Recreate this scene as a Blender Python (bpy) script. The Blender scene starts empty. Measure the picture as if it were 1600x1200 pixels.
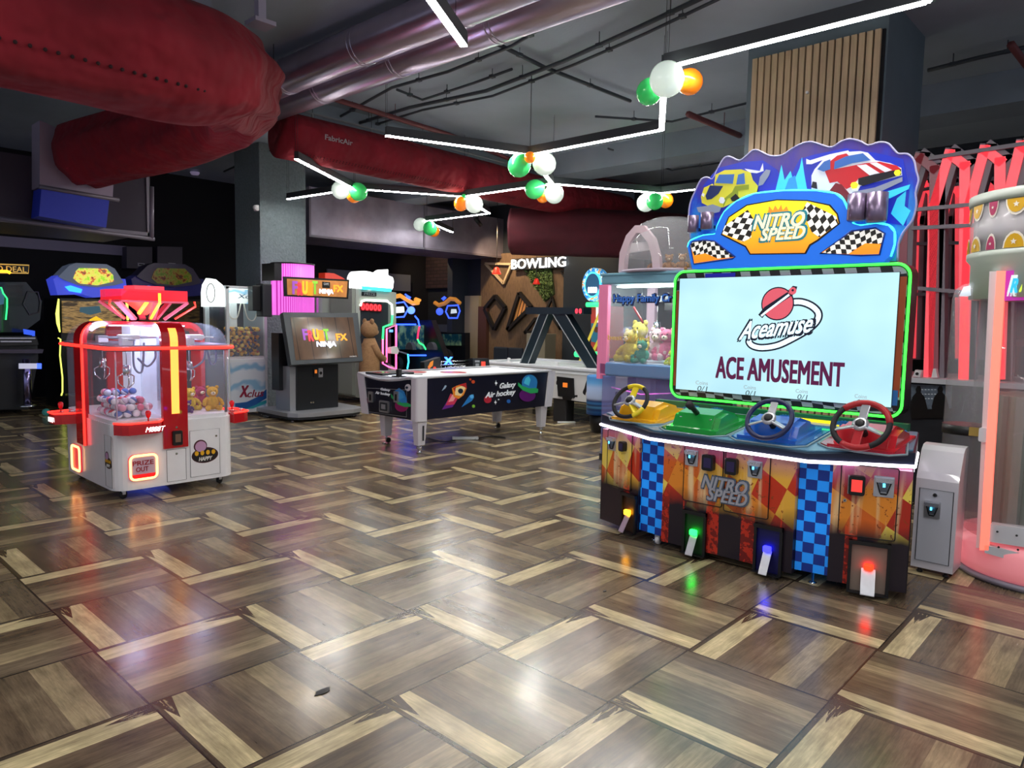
import bpy, bmesh, math, random
from mathutils import Vector, Matrix
S=bpy.context.scene
COL=S.collection
R=math.radians
V=Vector
# ------------------------------------------------------------ camera, world, exposure
CF,CP,CR,CY,CH=1117.92688,0.0879656794,0.017753050,0.744116046,1.42513
_c,_s=math.cos(CY),math.sin(CY)
FWD=V((_c*math.cos(CP),_s*math.cos(CP),-math.sin(CP))); _rt=V((_s,-_c,0)); _up=_rt.cross(FWD)
RGT=_rt*math.cos(CR)+_up*math.sin(CR); UPV=-_rt*math.sin(CR)+_up*math.cos(CR)
CAM=V((0,0,CH))
cd=bpy.data.cameras.new('camera'); cam=bpy.data.objects.new('camera',cd); COL.objects.link(cam)
cam.matrix_world=Matrix(((RGT.x,UPV.x,-FWD.x,0),(RGT.y,UPV.y,-FWD.y,0),(RGT.z,UPV.z,-FWD.z,CH),(0,0,0,1)))
cd.sensor_fit='HORIZONTAL'; cd.sensor_width=36; cd.lens=CF/1600*36; cd.clip_end=100
S.camera=cam
w=bpy.data.worlds.new('dim_hall_air'); S.world=w; w.use_nodes=True
w.node_tree.nodes['Background'].inputs[0].default_value=(.55,.62,.78,1)
w.node_tree.nodes['Background'].inputs[1].default_value=.55
S.view_settings.view_transform='Standard'; S.view_settings.look='None'; S.view_settings.gamma=1
S.view_settings.exposure=0.0; S.view_settings.use_curve_mapping=False
LED=78.0      # strength of the white linear lamps
# ------------------------------------------------------------ pixels of the photograph to points of the hall
def ray(x,y): return FWD*CF+RGT*(x-800)-UPV*(y-600)
def G(x,y,z=0):
    d=ray(x,y); return CAM+d*((z-CH)/d.z)
def AX(x,y,X):
    d=ray(x,y); return CAM+d*(X/d.x)
def AY(x,y,Y):
    d=ray(x,y); return CAM+d*(Y/d.y)
class Panel:
    """an upright plane from ground point a to b (a on the left seen from outside)"""
    def __init__(s,a,b):
        s.a=V((a[0],a[1],0)); s.u=(V((b[0],b[1],0))-s.a); s.L=s.u.length; s.u.normalize()
        s.n=V((s.u.y,-s.u.x,0))
    def l(s,x,y):
        d=ray(x,y); t=(s.a-CAM).dot(s.n)/d.dot(s.n); p=CAM+d*t
        return ((p-s.a).dot(s.u),p.z)
    def w(s,u,z,d=0): return s.a+s.u*u+V((0,0,z))+s.n*d
def PX(X,y0=0): return Panel((X,y0),(X,y0-1))      # faces -X, u runs along -Y
def PY(Y,x0=0): return Panel((x0,Y),(x0+1,Y))      # faces -Y, u runs along +X
# ------------------------------------------------------------ materials
def lin(c):
    if isinstance(c,str): c=tuple(int(c[i:i+2],16)/255 for i in (0,2,4))
    return tuple(v/12.92 if v<=.04045 else ((v+.055)/1.055)**2.4 for v in c)
MATS={}
def mat(name,col,rough=.5,metal=0,emit=0,alpha=1,ecol=None,bump=0,bscale=60,bdist=.02,var=0,vscale=8,coat=0,trans=0):
    if name in MATS: return MATS[name]
    m=bpy.data.materials.new(name); m.use_nodes=True; N=m.node_tree; b=N.nodes['Principled BSDF']
    c=lin(col); b.inputs['Base Color'].default_value=(*c,1); b.inputs['Roughness'].default_value=rough
    b.inputs['Metallic'].default_value=metal; b.inputs['Alpha'].default_value=alpha
    b.inputs['Coat Weight'].default_value=coat; b.inputs['Transmission Weight'].default_value=trans
    if emit:
        b.inputs['Emission Color'].default_value=(*lin(ecol or col),1); b.inputs['Emission Strength'].default_value=emit
    if var or bump:
        tc=N.nodes.new('ShaderNodeTexCoord'); n=N.nodes.new('ShaderNodeTexNoise'); n.inputs['Scale'].default_value=vscale if var else bscale
        n.inputs['Detail'].default_value=5; N.links.new(tc.outputs['Object'],n.inputs['Vector'])
        if var:
            r=N.nodes.new('ShaderNodeMapRange'); r.inputs[1].default_value=.3; r.inputs[2].default_value=.7; r.inputs[3].default_value=1-var; r.inputs[4].default_value=1+var
            N.links.new(n.outputs['Fac'],r.inputs[0]); x=N.nodes.new('ShaderNodeVectorMath'); x.operation='SCALE'; x.inputs[0].default_value=c
            N.links.new(r.outputs[0],x.inputs['Scale']); N.links.new(x.outputs[0],b.inputs['Base Color'])
        if bump:
            n2=N.nodes.new('ShaderNodeTexNoise'); n2.inputs['Scale'].default_value=bscale; N.links.new(tc.outputs['Object'],n2.inputs['Vector'])
            u=N.nodes.new('ShaderNodeBump'); u.inputs['Strength'].default_value=bump; u.inputs['Distance'].default_value=bdist
            N.links.new(n2.outputs['Fac'],u.inputs['Height']); N.links.new(u.outputs[0],b.inputs['Normal'])
    MATS[name]=m; return m
def glow(name,col,e,body=None): return mat(name,body or col,.4,emit=e,ecol=col)
WHITE=mat('white_lacquer','E6E6E8',.3,var=.03); BLACK=mat('black_plastic','101114',.4); DKGREY=mat('dark_grey_metal','2A2E33',.45)
GREY=mat('grey_paint','8C9094',.45); CHROME=mat('chrome','D8DADC',.15,1); STEEL=mat('brushed_steel','D0D2D8',.38,1,var=.08,vscale=20)
RUB=mat('rubber','15151A',.7); RED=mat('red_gloss','B3101C',.25,coat=.5); CREAM=mat('cream_board','8D8570',.6)
LEDM=glow('linear_lamp_white','FFFBF6',LED,'FFFFFF'); LAMPH=mat('lamp_housing','3C4044',.45,.3)
ACRYL=mat('clear_acrylic','DDE6F2',.04,alpha=.10); ACRYL2=mat('clear_acrylic_dome','D0D4D8',.06,alpha=.22)
GOLD=mat('yellow_print','F2B51C',.4); 
# ------------------------------------------------------------ mesh collector
class MB:
    def __init__(s): s.v=[]; s.f=[]; s.m=[]; s.sm=[]; s.mats=[]
    def mi(s,m):
        if m not in s.mats: s.mats.append(m)
        return s.mats.index(m)
    def add(s,vs,fs,m,smooth=False):
        o=len(s.v); s.v+=[V(v) for v in vs]; k=s.mi(m)
        for f in fs: s.f.append([i+o for i in f]); s.m.append(k); s.sm.append(smooth)
        return s
    def bm(s,b,m,smooth=False,M=None):
        b.verts.index_update()
        s.add([(M@v.co if M else v.co) for v in b.verts],[[v.index for v in f.verts] for f in b.faces],m,smooth); b.free(); return s
    def box(s,c,d,m,rz=0,bev=0,M=None,seg=2):
        b=bmesh.new(); bmesh.ops.create_cube(b,size=1); bmesh.ops.scale(b,vec=V(d),verts=b.verts)
        if bev: bmesh.ops.bevel(b,geom=list(b.edges),offset=min(bev,min(d)*.45),segments=seg,affect='EDGES',profile=.5)
        T=Matrix.Translation(V(c))@(M if M else Matrix.Rotation(rz,4,'Z')); return s.bm(b,m,False,T)
    def box2(s,a,b,m,bev=0):     # opposite corners
        a,b=V(a),V(b); return s.box((a+b)/2,[abs(x) or .001 for x in (b-a)],m,bev=bev)
    def beam(s,a,b,w,h,m,bev=0):
        a,b=V(a),V(b); d=b-a; M=d.to_track_quat('X','Z').to_matrix().to_4x4()
        return s.box((a+b)/2,(d.length,w,h),m,M=M,bev=bev)
    def prism(s,pts,off,m,smooth=False):   # pts: world ring, off: vector
        n=len(pts); off=V(off); a=[V(p) for p in pts]; b=[p+off for p in a]
        fs=[list(range(n))[::-1],list(range(n,2*n))]+[[i,(i+1)%n,n+(i+1)%n,n+i] for i in range(n)]
        return s.add(a+b,fs,m,smooth)
    def poly(s,P,pts,d0,d1,m): return s.prism([P.w(u,z,d0) for u,z in pts],P.n*(d1-d0),m)
    def px(s,P,pts,d0,d1,m,o=(0,0),k=1): return s.poly(P,[P.l(o[0]+x*k,o[1]+y*k) for x,y in pts],d0,d1,m)
    def rect(s,P,u0,z0,u1,z1,d0,d1,m,r=0,seg=4):
        if u0>u1: u0,u1=u1,u0
        if z0>z1: z0,z1=z1,z0
        if r<=0: return s.poly(P,[(u0,z0),(u1,z0),(u1,z1),(u0,z1)],d0,d1,m)
        return s.poly(P,rr(u0,z0,u1,z1,r,seg),d0,d1,m)
    def prect(s,P,x0,y0,x1,y1,d0,d1,m,r=0):
        a=P.l(x0,(y0+y1)/2)[0]; b=P.l(x1,(y0+y1)/2)[0]; xm=(x0+x1)/2; return s.rect(P,a,P.l(xm,y1)[1],b,P.l(xm,y0)[1],d0,d1,m,r)
    def disc(s,P,u,z,r,d0,d1,m,n=24,rz=None,rot=0):
        rz=rz or r; return s.poly(P,[(u+r*math.cos(t)*math.cos(rot)-rz*math.sin(t)*math.sin(rot),z+r*math.cos(t)*math.sin(rot)+rz*math.sin(t)*math.cos(rot)) for t in (2*math.pi*i/n for i in range(n))],d0,d1,m)
    def tube(s,pts,r,m,n=8,closed=False,flat=1,ref=None,rs=None):
        pts=[V(p) for p in pts]; N=len(pts); vs=[]; fs=[]; up=None
        for i,p in enumerate(pts):
            a=pts[(i-1)%N] if (closed or i>0) else p; b=pts[(i+1)%N] if (closed or i<N-1) else p
            t=(b-a).normalized()
            if up is None: up=V(ref) if ref else (V((0,0,1)) if abs(t.z)<.9 else V((1,0,0)))
            if ref: up=V(ref)
            x=t.cross(up); x.normalize(); up=x.cross(t).normalized(); ri=rs[i] if rs else r
            for k in range(n):
                q=2*math.pi*k/n; vs.append(p+x*math.cos(q)*ri+up*math.sin(q)*ri*flat)
        for i in range(N if closed else N-1):
            j=(i+1)%N
            for k in range(n): fs.append([i*n+k,i*n+(k+1)%n,j*n+(k+1)%n,j*n+k])
        if not closed: fs+= [list(range(n))[::-1],[(N-1)*n+k for k in range(n)]]
        return s.add(vs,fs,m,n>5)
    def ptube(s,P,pts,r,d,m,closed=False,n=8): return s.tube([P.w(u,z,d) for u,z in pts],r,m,n,closed)
    def lathe(s,prof,c,m,n=24,axis='Z',smooth=True,sy=1,M=None):
        vs=[];fs=[]; K=len(prof)
        for r,h in prof:
            for k in range(n):
                q=2*math.pi*k/n; p=V((r*math.cos(q),r*math.sin(q)*sy,h))
                vs.append(p)
        for i in range(K-1):
            for k in range(n): fs.append([i*n+k,i*n+(k+1)%n,(i+1)*n+(k+1)%n,(i+1)*n+k])
        if prof[0][0]>1e-4: fs.append(list(range(n))[::-1])
        if prof[-1][0]>1e-4: fs.append([(K-1)*n+k for k in range(n)])
        T=Matrix.Translation(V(c))@(M if M else Matrix())
        return s.add([T@v for v in vs],fs,m,smooth)
    def ball(s,c,r,m,sc=(1,1,1),n=12,M=None):
        b=bmesh.new(); bmesh.ops.create_uvsphere(b,u_segments=n,v_segments=max(6,n*2//3),radius=r)
        T=Matrix.Translation(V(c))@(M if M else Matrix())@Matrix.Diagonal((*sc,1)); return s.bm(b,m,True,T)
    def text(s,P,t,u0,z0,u1,z1,d0,d1,m,shear=0,bold=.0,rise=0):
        if bold>0:      # heavier strokes: the same glyphs laid again with small shifts
            b=bold*abs(z1-z0)*.9
            for i,(a,c) in enumerate(((-b,-b),(b,-b),(-b,b),(b,b))): s.text(P,t,u0+a,z0+c,u1+a,z1+c,d0+i*1e-5,d1+i*1e-5,m,shear,0,rise)
            return s
        cu=bpy.data.curves.new('t','FONT'); cu.body=t; cu.size=1; cu.offset=bold; cu.shear=0; cu.resolution_u=3
        ob=bpy.data.objects.new('t',cu); me=bpy.data.meshes.new_from_object(ob); bpy.data.objects.remove(ob)
        vs=[v.co.copy() for v in me.vertices]
        if not vs: return s
        x0=min(v.x for v in vs); x1=max(v.x for v in vs); y0=min(v.y for v in vs); y1=max(v.y for v in vs)
        b=bmesh.new(); b.from_mesh(me); bpy.data.meshes.remove(me)
        g=bmesh.ops.extrude_face_region(b,geom=list(b.faces)); top={e for e in g['geom'] if isinstance(e,bmesh.types.BMVert)}
        for v in b.verts:
            fx=(v.co.x-x0)/(x1-x0); fy=(v.co.y-y0)/(y1-y0)
            v.co=P.w(u0+(u1-u0)*fx+shear*fy*(z1-z0),z0+(z1-z0)*fy+rise*fx,d1 if v in top else d0)
        return s.bm(b,m)
    def ptext(s,P,t,x0,y0,x1,y1,d0,d1,m,shear=0,bold=0,rise=0):
        ym=(y0+y1)/2; xm=(x0+x1)/2
        return s.text(P,t,P.l(x0,ym)[0],P.l(xm,y1)[1],P.l(x1,ym)[0],P.l(xm,y0)[1],d0,d1,m,shear,bold,rise)
    def build(s,name,parent=None,loc=None,**props):
        me=bpy.data.meshes.new(name); o=bpy.data.objects.new(name,me); COL.objects.link(o)
        base=V((0,0,0))
        if parent is not None:
            o.parent=parent; q=parent
            while q is not None: base+=q.location; q=q.parent
        if loc is not None: o.location=V(loc); base=base+V(loc)
        me.from_pydata([v-base for v in s.v],[],s.f)
        for m in s.mats: me.materials.append(m)
        me.polygons.foreach_set('material_index',s.m); me.polygons.foreach_set('use_smooth',s.sm)
        b=bmesh.new(); b.from_mesh(me); bmesh.ops.recalc_face_normals(b,faces=b.faces); b.to_mesh(me); b.free(); me.update()
        for k,v in props.items(): o[k]=v
        return o
def rr(u0,z0,u1,z1,r,seg=4):
    out=[]
    for cx,cz,a in ((u1-r,z0+r,-90),(u1-r,z1-r,0),(u0+r,z1-r,90),(u0+r,z0+r,180)):
        for i in range(seg+1):
            t=R(a+90*i/seg); out.append((cx+r*math.cos(t),cz+r*math.sin(t)))
    return out
def thing(name,loc,label,cat,group=None):
    o=bpy.data.objects.new(name,None); o.empty_display_size=.1; COL.objects.link(o); o.location=V(loc)
    return tag(o,label,cat,group)
def tag(o,label,cat,group=None,kind=None):
    o['label']=label; o['category']=cat
    if group: o['group']=group
    if kind: o['kind']=kind
    return o
def struct(o): o['kind']='structure'; return o
def kids(o): return [c for c in bpy.data.objects if c.parent==o]
def dup(o,loc,rz=None,label=None,parent=None):
    def cp(x,par):
        c=x.copy(); COL.objects.link(c); c.parent=par
        for k in KID.get(x.name,()) : cp(k,c)
        return c
    KID={}
    for x in bpy.data.objects:
        if x.parent: KID.setdefault(x.parent.name,[]).append(x)
    c=cp(o,parent); c.location=V(loc)
    if rz is not None: c.rotation_euler[2]=rz
    if label: c['label']=label
    return c
def smooth_path(pts,k=6,closed=False):
    pts=[V(p) for p in pts]; n=len(pts); out=[]
    for i in range(n if closed else n-1):
        p0=pts[(i-1)%n] if (closed or i>0) else pts[i]; p1=pts[i]; p2=pts[(i+1)%n]; p3=pts[(i+2)%n] if (closed or i<n-2) else p2
        for j in range(k):
            t=j/k; out.append(.5*((2*p1)+(p2-p0)*t+(2*p0-5*p1+4*p2-p3)*t*t+(3*p1-p0-3*p2+p3)*t**3))
    if not closed: out.append(pts[-1])
    return out
random.seed(7)
# ------------------------------------------------------------ node graph helper
class NG:
    def __init__(s,name,rough=.5):
        s.m=bpy.data.materials.new(name); s.m.use_nodes=True; s.t=s.m.node_tree; s.b=s.t.nodes['Principled BSDF']; s.b.inputs['Roughness'].default_value=rough; MATS[name]=s.m
        s.tc=s.t.nodes.new('ShaderNodeTexCoord').outputs['Object']
    def n(s,k,**a):
        x=s.t.nodes.new(k)
        for q,v in a.items(): setattr(x,q,v)
        return x
    def set(s,sock,v):
        if hasattr(v,'links'): s.t.links.new(v,sock)
        elif v is not None: sock.default_value=v
    def math(s,op,a,b=None,c=None):
        x=s.n('ShaderNodeMath',operation=op)
        for i,v in enumerate((a,b,c)): s.set(x.inputs[i],v)
        return x.outputs[0]
    def xyz(s,v):
        x=s.n('ShaderNodeSeparateXYZ'); s.set(x.inputs[0],v); return x.outputs
    def comb(s,a,b,c=0):
        x=s.n('ShaderNodeCombineXYZ')
        for i,v in enumerate((a,b,c)): s.set(x.inputs[i],v)
        return x.outputs[0]
    def noise(s,vec,sc=5,det=3,rough=.5):
        x=s.n('ShaderNodeTexNoise'); s.set(x.inputs['Vector'],vec); x.inputs['Scale'].default_value=sc; x.inputs['Detail'].default_value=det; x.inputs['Roughness'].default_value=rough; return x.outputs['Fac']
    def white(s,vec):
        x=s.n('ShaderNodeTexWhiteNoise'); s.set(x.inputs['Vector'],vec); return x.outputs['Value']
    def mix(s,f,a,b):
        x=s.n('ShaderNodeMix',data_type='RGBA'); s.set(x.inputs[0],f)
        for i,v in ((6,a),(7,b)): s.set(x.inputs[i],(*lin(v),1) if isinstance(v,str) else v)
        return x.outputs[2]
    def ramp(s,f,stops,const=False):
        x=s.n('ShaderNodeValToRGB'); s.set(x.inputs[0],f); r=x.color_ramp; r.interpolation='CONSTANT' if const else 'LINEAR'
        while len(r.elements)<len(stops): r.elements.new(.5)
        for e,(p,c) in zip(r.elements,stops): e.position=p; e.color=(*lin(c),1) if isinstance(c,str) else c
        return x.outputs[0]
    def mr(s,v,a,b,c,d):
        x=s.n('ShaderNodeMapRange'); s.set(x.inputs[0],v)
        for i,q in enumerate((a,b,c,d)): x.inputs[i+1].default_value=q
        return x.outputs[0]
    def mul(s,col,f):
        x=s.n('ShaderNodeVectorMath',operation='SCALE'); s.set(x.inputs[0],col); s.set(x.inputs['Scale'],f); return x.outputs[0]
    def out(s,col=None,rough=None,emit=None,estr=None,height=None,bstr=.2,bdist=.01,metal=None):
        s.set(s.b.inputs['Base Color'],col); s.set(s.b.inputs['Roughness'],rough); s.set(s.b.inputs['Metallic'],metal)
        if emit is not None: s.set(s.b.inputs['Emission Color'],emit); s.set(s.b.inputs['Emission Strength'],estr)
        if height is not None:
            x=s.n('ShaderNodeBump'); x.inputs['Strength'].default_value=bstr; x.inputs['Distance'].default_value=bdist; s.set(x.inputs['Height'],height); s.t.links.new(x.outputs[0],s.b.inputs['Normal'])
        return s.m
# ------------------------------------------------------------ floor: basket weave of 0.6 m printed plank tiles
g=NG('plank_tile_floor')
x,y,_=g.xyz(g.tc); tx=g.math('DIVIDE',g.math('SUBTRACT',x,1.5616),.6); ty=g.math('DIVIDE',g.math('SUBTRACT',y,2.6654),.6)
ix=g.math('FLOOR',tx); iy=g.math('FLOOR',ty); fx=g.math('FRACT',tx); fy=g.math('FRACT',ty)
par=g.math('FLOORED_MODULO',g.math('ADD',ix,iy),2)          # 0: planks along Y
t=g.math('ADD',g.math('MULTIPLY',g.math('SUBTRACT',1,par),fx),g.math('MULTIPLY',par,g.math('SUBTRACT',1,fy)))
a=g.math('ADD',g.math('MULTIPLY',g.math('SUBTRACT',1,par),fy),g.math('MULTIPLY',par,fx))
rnd=g.white(g.comb(ix,iy,0)); kid=g.math('ADD',g.math('MULTIPLY',ix,3.7),g.math('MULTIPLY',iy,9.1))
plank=g.math('FLOOR',g.math('MULTIPLY',t,5))
gv=g.comb(g.math('MULTIPLY',t,9),g.math('MULTIPLY',a,1.1),g.math('ADD',plank,g.math('MULTIPLY',kid,.35)))
n1=g.noise(gv,1.6,6,.65); fine=g.noise(g.comb(g.math('MULTIPLY',t,60),g.math('MULTIPLY',a,4),kid),1.2,4,.7)
blot=g.noise(g.comb(g.math('MULTIPLY',t,3),g.math('MULTIPLY',a,2.2),kid),1.3,4,.6)
base=g.ramp(t,[(0,'56493A'),(.035,'CBBA90'),(.21,'6A5A47'),(.41,'7A6A54'),(.60,'9C8B6C'),(.785,'716350'),(.985,'54483A')],True)
base=g.mul(base,g.mr(n1,.3,.7,.66,1.30)); base=g.mul(base,g.mr(fine,.3,.7,.74,1.2)); base=g.mul(base,g.mr(blot,.35,.65,.78,1.18)); base=g.mul(base,g.mr(rnd,0,1,.9,1.08))
# dark knots at the far end of the light strip
endk=g.math('MULTIPLY',g.math('LESS_THAN',g.math('ABSOLUTE',g.math('SUBTRACT',t,.07)),g.math('MULTIPLY',.06,g.mr(a,.72,1,0,1))),g.math('GREATER_THAN',fine,.42))
base=g.mix(endk,base,'4A3B2D')
edge=g.math('MINIMUM',g.math('MINIMUM',fx,g.math('SUBTRACT',1,fx)),g.math('MINIMUM',fy,g.math('SUBTRACT',1,fy)))
base=g.mix(g.math('LESS_THAN',edge,.0045),base,'1C1713')
rg=g.math('ADD',g.mr(g.noise(g.tc,3.2,4),.3,.7,.15,.24),g.math('MULTIPLY',fine,.05))
FLOORM=g.out(base,rg,height=fine,bstr=.03,bdist=.002)
g.b.inputs['Specular IOR Level'].default_value=1.0
struct(MB().box2((-5,-6,-.1),(12.2,14.2,0),FLOORM).build('floor'))
# ------------------------------------------------------------ shell
CZ=4.05
g=NG('painted_ceiling',.85); sp=g.noise(g.tc,1.1,4); CEILM=g.out(g.mul(g.mix(0,'98A2AE','98A2AE'),g.mr(sp,.3,.7,.9,1.1)),height=g.noise(g.tc,40,3),bstr=.15)
struct(MB().box2((-5,-6,CZ),(12.2,14.2,CZ+.15),CEILM).build('ceiling'))
NAVY=mat('navy_wall','1E242E',.8,bump=.3); NIGHT=mat('black_wall','14141A',.85,bump=.2)
struct(MB().box2((-5,14,0),(12.2,14.2,CZ),NIGHT).build('wall_back'))
struct(MB().box2((12,-6,0),(12.2,14,CZ),NAVY).build('wall_far'))
# beams dropping from the ceiling
g=NG('beam_paint',.85); BEAMM=g.out(g.mul(g.mix(0,'848E9A','848E9A'),g.mr(g.noise(g.tc,1.5,3),.3,.7,.9,1.1)))
struct(MB().box2((8.9,-6,3.72),(9.5,14,CZ),BEAMM).build('ceiling_beam'))
struct(MB().box2((-5,7.9,3.74),(12,8.35,CZ),BEAMM).build('ceiling_beam'))
# white bands on the back wall
struct(MB().box2((1.5,13.96,2.47),(4.86,14,2.64),mat('lilac_band','8D86A0',.6)).build('trim_1'))
P=PY(13.9); m=MB().prect(P,510,425,640,452,0,.04,mat('grey_band','6B7078',.6)); struct(m.build('trim_2'))
# plastered column left
PLAST=mat('rough_grey_plaster','6E7C80',.85,bump=1.0,bscale=28,var=.10,vscale=30)
struct(MB().box2((5.51,10.35,0),(6.30,11.15,CZ),PLAST,bev=.01).build('column_left'))
# right column with wooden slats
PL2=mat('smooth_grey_plaster','66747C',.8,var=.06,vscale=3)
struct(MB().box2((6.37,1.85,0),(7.45,3.02,CZ),PL2).build('column_right'))
g=NG('pale_oak_slat',.5); gx,gy,gz=g.xyz(g.tc); OAK=g.out(g.mul(g.mix(0,'C2A886','C2A886'),g.mr(g.noise(g.comb(g.math('MULTIPLY',gy,40),gx,g.math('MULTIPLY',gz,2)),1,4),.3,.7,.86,1.12)))
m=MB(); a=2.955; n=18; P=PX(6.37)
for i in range(n):
    y1=a-i*(1.08/n); m.box2((6.315,y1-.047,.1),(6.345,y1,3.80),OAK,bev=.003)
m.box2((6.345,a-1.09,.1),(6.37,a+.01,3.80),mat('black_felt','17171A',.9)); struct(m.build('column_cladding'))
# far wall dressings: brick, brown feature wall, pillars
g=NG('dark_brick',.8); bx=g.n('ShaderNodeTexBrick'); bx.inputs['Color1'].default_value=(*lin('3B2A30'),1); bx.inputs['Color2'].default_value=(*lin('2C2028'),1); bx.inputs['Mortar'].default_value=(*lin('17141A'),1)
bx.inputs['Scale'].default_value=1; bx.inputs['Brick Width'].default_value=.24; bx.inputs['Row Height'].default_value=.085; bx.inputs['Mortar Size'].default_value=.009
_,gy,gz=g.xyz(g.tc); g.t.links.new(g.comb(gy,gz),bx.inputs['Vector']); BRICK=g.out(bx.outputs['Color'],height=bx.outputs['Fac'],bstr=-.3)
struct(MB().box2((11.9,12.62,2.2),(12,13.98,3.6),BRICK).build('brick_wall'))
struct(MB().box2((11.5,12.55,0),(12,12.72,3.3),mat('blue_grey_pillar','27313D',.6)).build('wall_pillar'))
g=NG('brown_bark_board',.75); _,gy,gz=g.xyz(g.tc); BARK=g.out(g.mul(g.mix(0,'6B5743','6B5743'),g.mr(g.noise(g.comb(g.math('MULTIPLY',gy,30),g.math('MULTIPLY',gz,6)),1,5,.7),.3,.7,.7,1.3)))
FP=PX(11.94)
struct(MB().box2((11.94,9.45,0),(12,12.05,2.95),BARK).build('feature_wall'))
struct(MB().box2((11.8,7.5,0),(12,9.45,3.1),mat('slate_blue_wall','26303A',.7)).build('wall_slate'))
BLK=mat('matt_black_frame','0E0D0E',.7)
def tri(name,pts,label,inner=None,wd=.05,fill=None,o=(700,380),k=.18336):
    m=MB(); q=[FP.l(o[0]+x*k,o[1]+y*k) for x,y in pts]
    n=len(q)
    for i in range(n):
        a,b=q[i],q[(i+1)%n]; m.beam(FP.w(*a,.062),FP.w(*b,.062),wd,wd,inner or BLK)
    ob=None
    if fill: m.poly(FP,q,0.012,.03,fill)
    ob=m.build(name); tag(ob,label,'wall decor'); return ob
g=NG('orange_slat_panel',.5); _,gy,gz=g.xyz(g.tc); w_=g.math('GREATER_THAN',g.math('FRACT',g.math('MULTIPLY',g.math('ADD',gy,g.math('MULTIPLY',gz,.35)),11)),.3); OSL=g.out(g.mix(w_,'3A2414','D89A58'))
tri('triangle_frame',[(335,175),(560,180),(490,345)],'pale wooden downward triangle frame behind the red lamp',mat('pale_wood','C9B490',.6))
tri('diamond_frame',[(420,450),(505,550),(410,735),(330,560)],'black diamond frame hung low on the brown wall',wd=.08)
tri('slatted_triangle',[(625,425),(725,545),(525,740)],'black triangle filled with orange wooden slats on the brown wall',fill=OSL,wd=.08)
tri('small_triangle_frame',[(765,640),(860,735),(670,765)],'small black triangle frame beneath the greenery',wd=.06)
tri('tall_triangle_frame',[(905,460),(975,735),(860,560)],'tall narrow black triangle frame right of the greenery',wd=.05)
tri('striped_corner_panel',[(980,240),(1030,240),(1030,330)],'striped triangle panel at the right end of the brown wall',fill=OSL,wd=.03)
# green leaf triangle
LEAF=mat('moss_leaf','5F7A42',.7,var=.4,vscale=30)
m=MB(); q=[FP.l(700+x*.18336,380+y*.18336) for x,y in ((650,215),(890,205),(915,430),(835,500))]
def inside(p,q):
    c=False; j=len(q)-1
    for i in range(len(q)):
        if (q[i][1]>p[1])!=(q[j][1]>p[1]) and p[0]<(q[j][0]-q[i][0])*(p[1]-q[i][1])/(q[j][1]-q[i][1])+q[i][0]: c=not c
        j=i
    return c
m.poly(FP,q,0.005,.03,mat('moss_backing','2C3A20',.9)); us=[a[0] for a in q]; zs=[a[1] for a in q]; k=0
while k<900:
    p=(random.uniform(min(us),max(us)),random.uniform(min(zs),max(zs)))
    if not inside(p,q): continue
    k+=1; c=FP.w(*p,random.uniform(.05,.09)); r=.03; e=V((random.uniform(-1,1),random.uniform(-1,1),random.uniform(-1,1)))*r; f=V((random.uniform(-1,1),random.uniform(-1,1),random.uniform(-1,1)))*r
    m.add([c-e,c+f*.5,c+e,c-f*.5],[[0,1,2,3]],LEAF)
tag(m.build('moss_wall',kind='stuff'),'green leafy triangle of artificial moss on the brown feature wall','plant',kind='stuff')
m=MB(); m.ptext(PX(11.8),'BOWLING',801,403.5,885,418.5,.02,.045,glow('sign_white','FFFFFF',1.8),bold=.01,rise=.0)
o=thing('bowling_sign',AX(843,411,11.8),'glowing white BOWLING letters above the brown feature wall','sign'); m.build('letters',o)
MB().prect(PX(11.8),800,402,886,420,-.05,.0,BLK).build('backing_rail',o)
# doors and posts under the brown wall
struct(MB().box2((11.86,12.02,0),(11.94,12.5,2.0),CREAM).build('door_1')); struct(MB().box2((11.84,11.75,0),(11.94,12.02,1.75),mat('brown_board','4A2E26',.6)).build('door_2'))
m=MB().box2((11.0,9.25,0),(11.35,9.75,1.18),CREAM,bev=.01); tag(m.build('cream_cabinet'),'plain cream cabinet standing before the bowling wall','cabinet')
# ------------------------------------------------------------ four player racing cabinet
g=NG('fire_checker_print',.35); gx,gy,gz=g.xyz(g.tc)
cx_=g.math('ADD',g.math('MULTIPLY',gy,5.6),g.math('MULTIPLY',gz,2.2)); cy_=g.math('SUBTRACT',g.math('MULTIPLY',gz,5.2),g.math('MULTIPLY',gy,3.4))
ch=g.math('FLOORED_MODULO',g.math('ADD',g.math('FLOOR',cx_),g.math('FLOOR',cy_)),2); cell=g.white(g.comb(g.math('FLOOR',cx_),g.math('FLOOR',cy_)))
c1=g.ramp(cell,[(0,'D03A1C'),(.35,'E06A22'),(.7,'B82C1A')],True); c2=g.ramp(cell,[(0,'F6BC44'),(.4,'FCE060'),(.75,'F09430')],True)
pc=g.mix(ch,c1,c2); st=g.noise(g.comb(g.math('MULTIPLY',gy,16),0,g.math('MULTIPLY',gz,1.2)),1,3); pc=g.mix(g.mr(st,.54,.68,0,.8),pc,'FFE6B0')
spl=g.noise(g.comb(g.math('MULTIPLY',gy,1),3,gz),34,4,.7); reg=g.noise(g.tc,5,2)
pc=g.mix(g.math('MULTIPLY',g.math('GREATER_THAN',spl,.60),g.math('GREATER_THAN',reg,.52)),pc,'9A4418')
pc=g.mix(g.mr(gz,.57,.70,0,.75),pc,'C07AB0')
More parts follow.
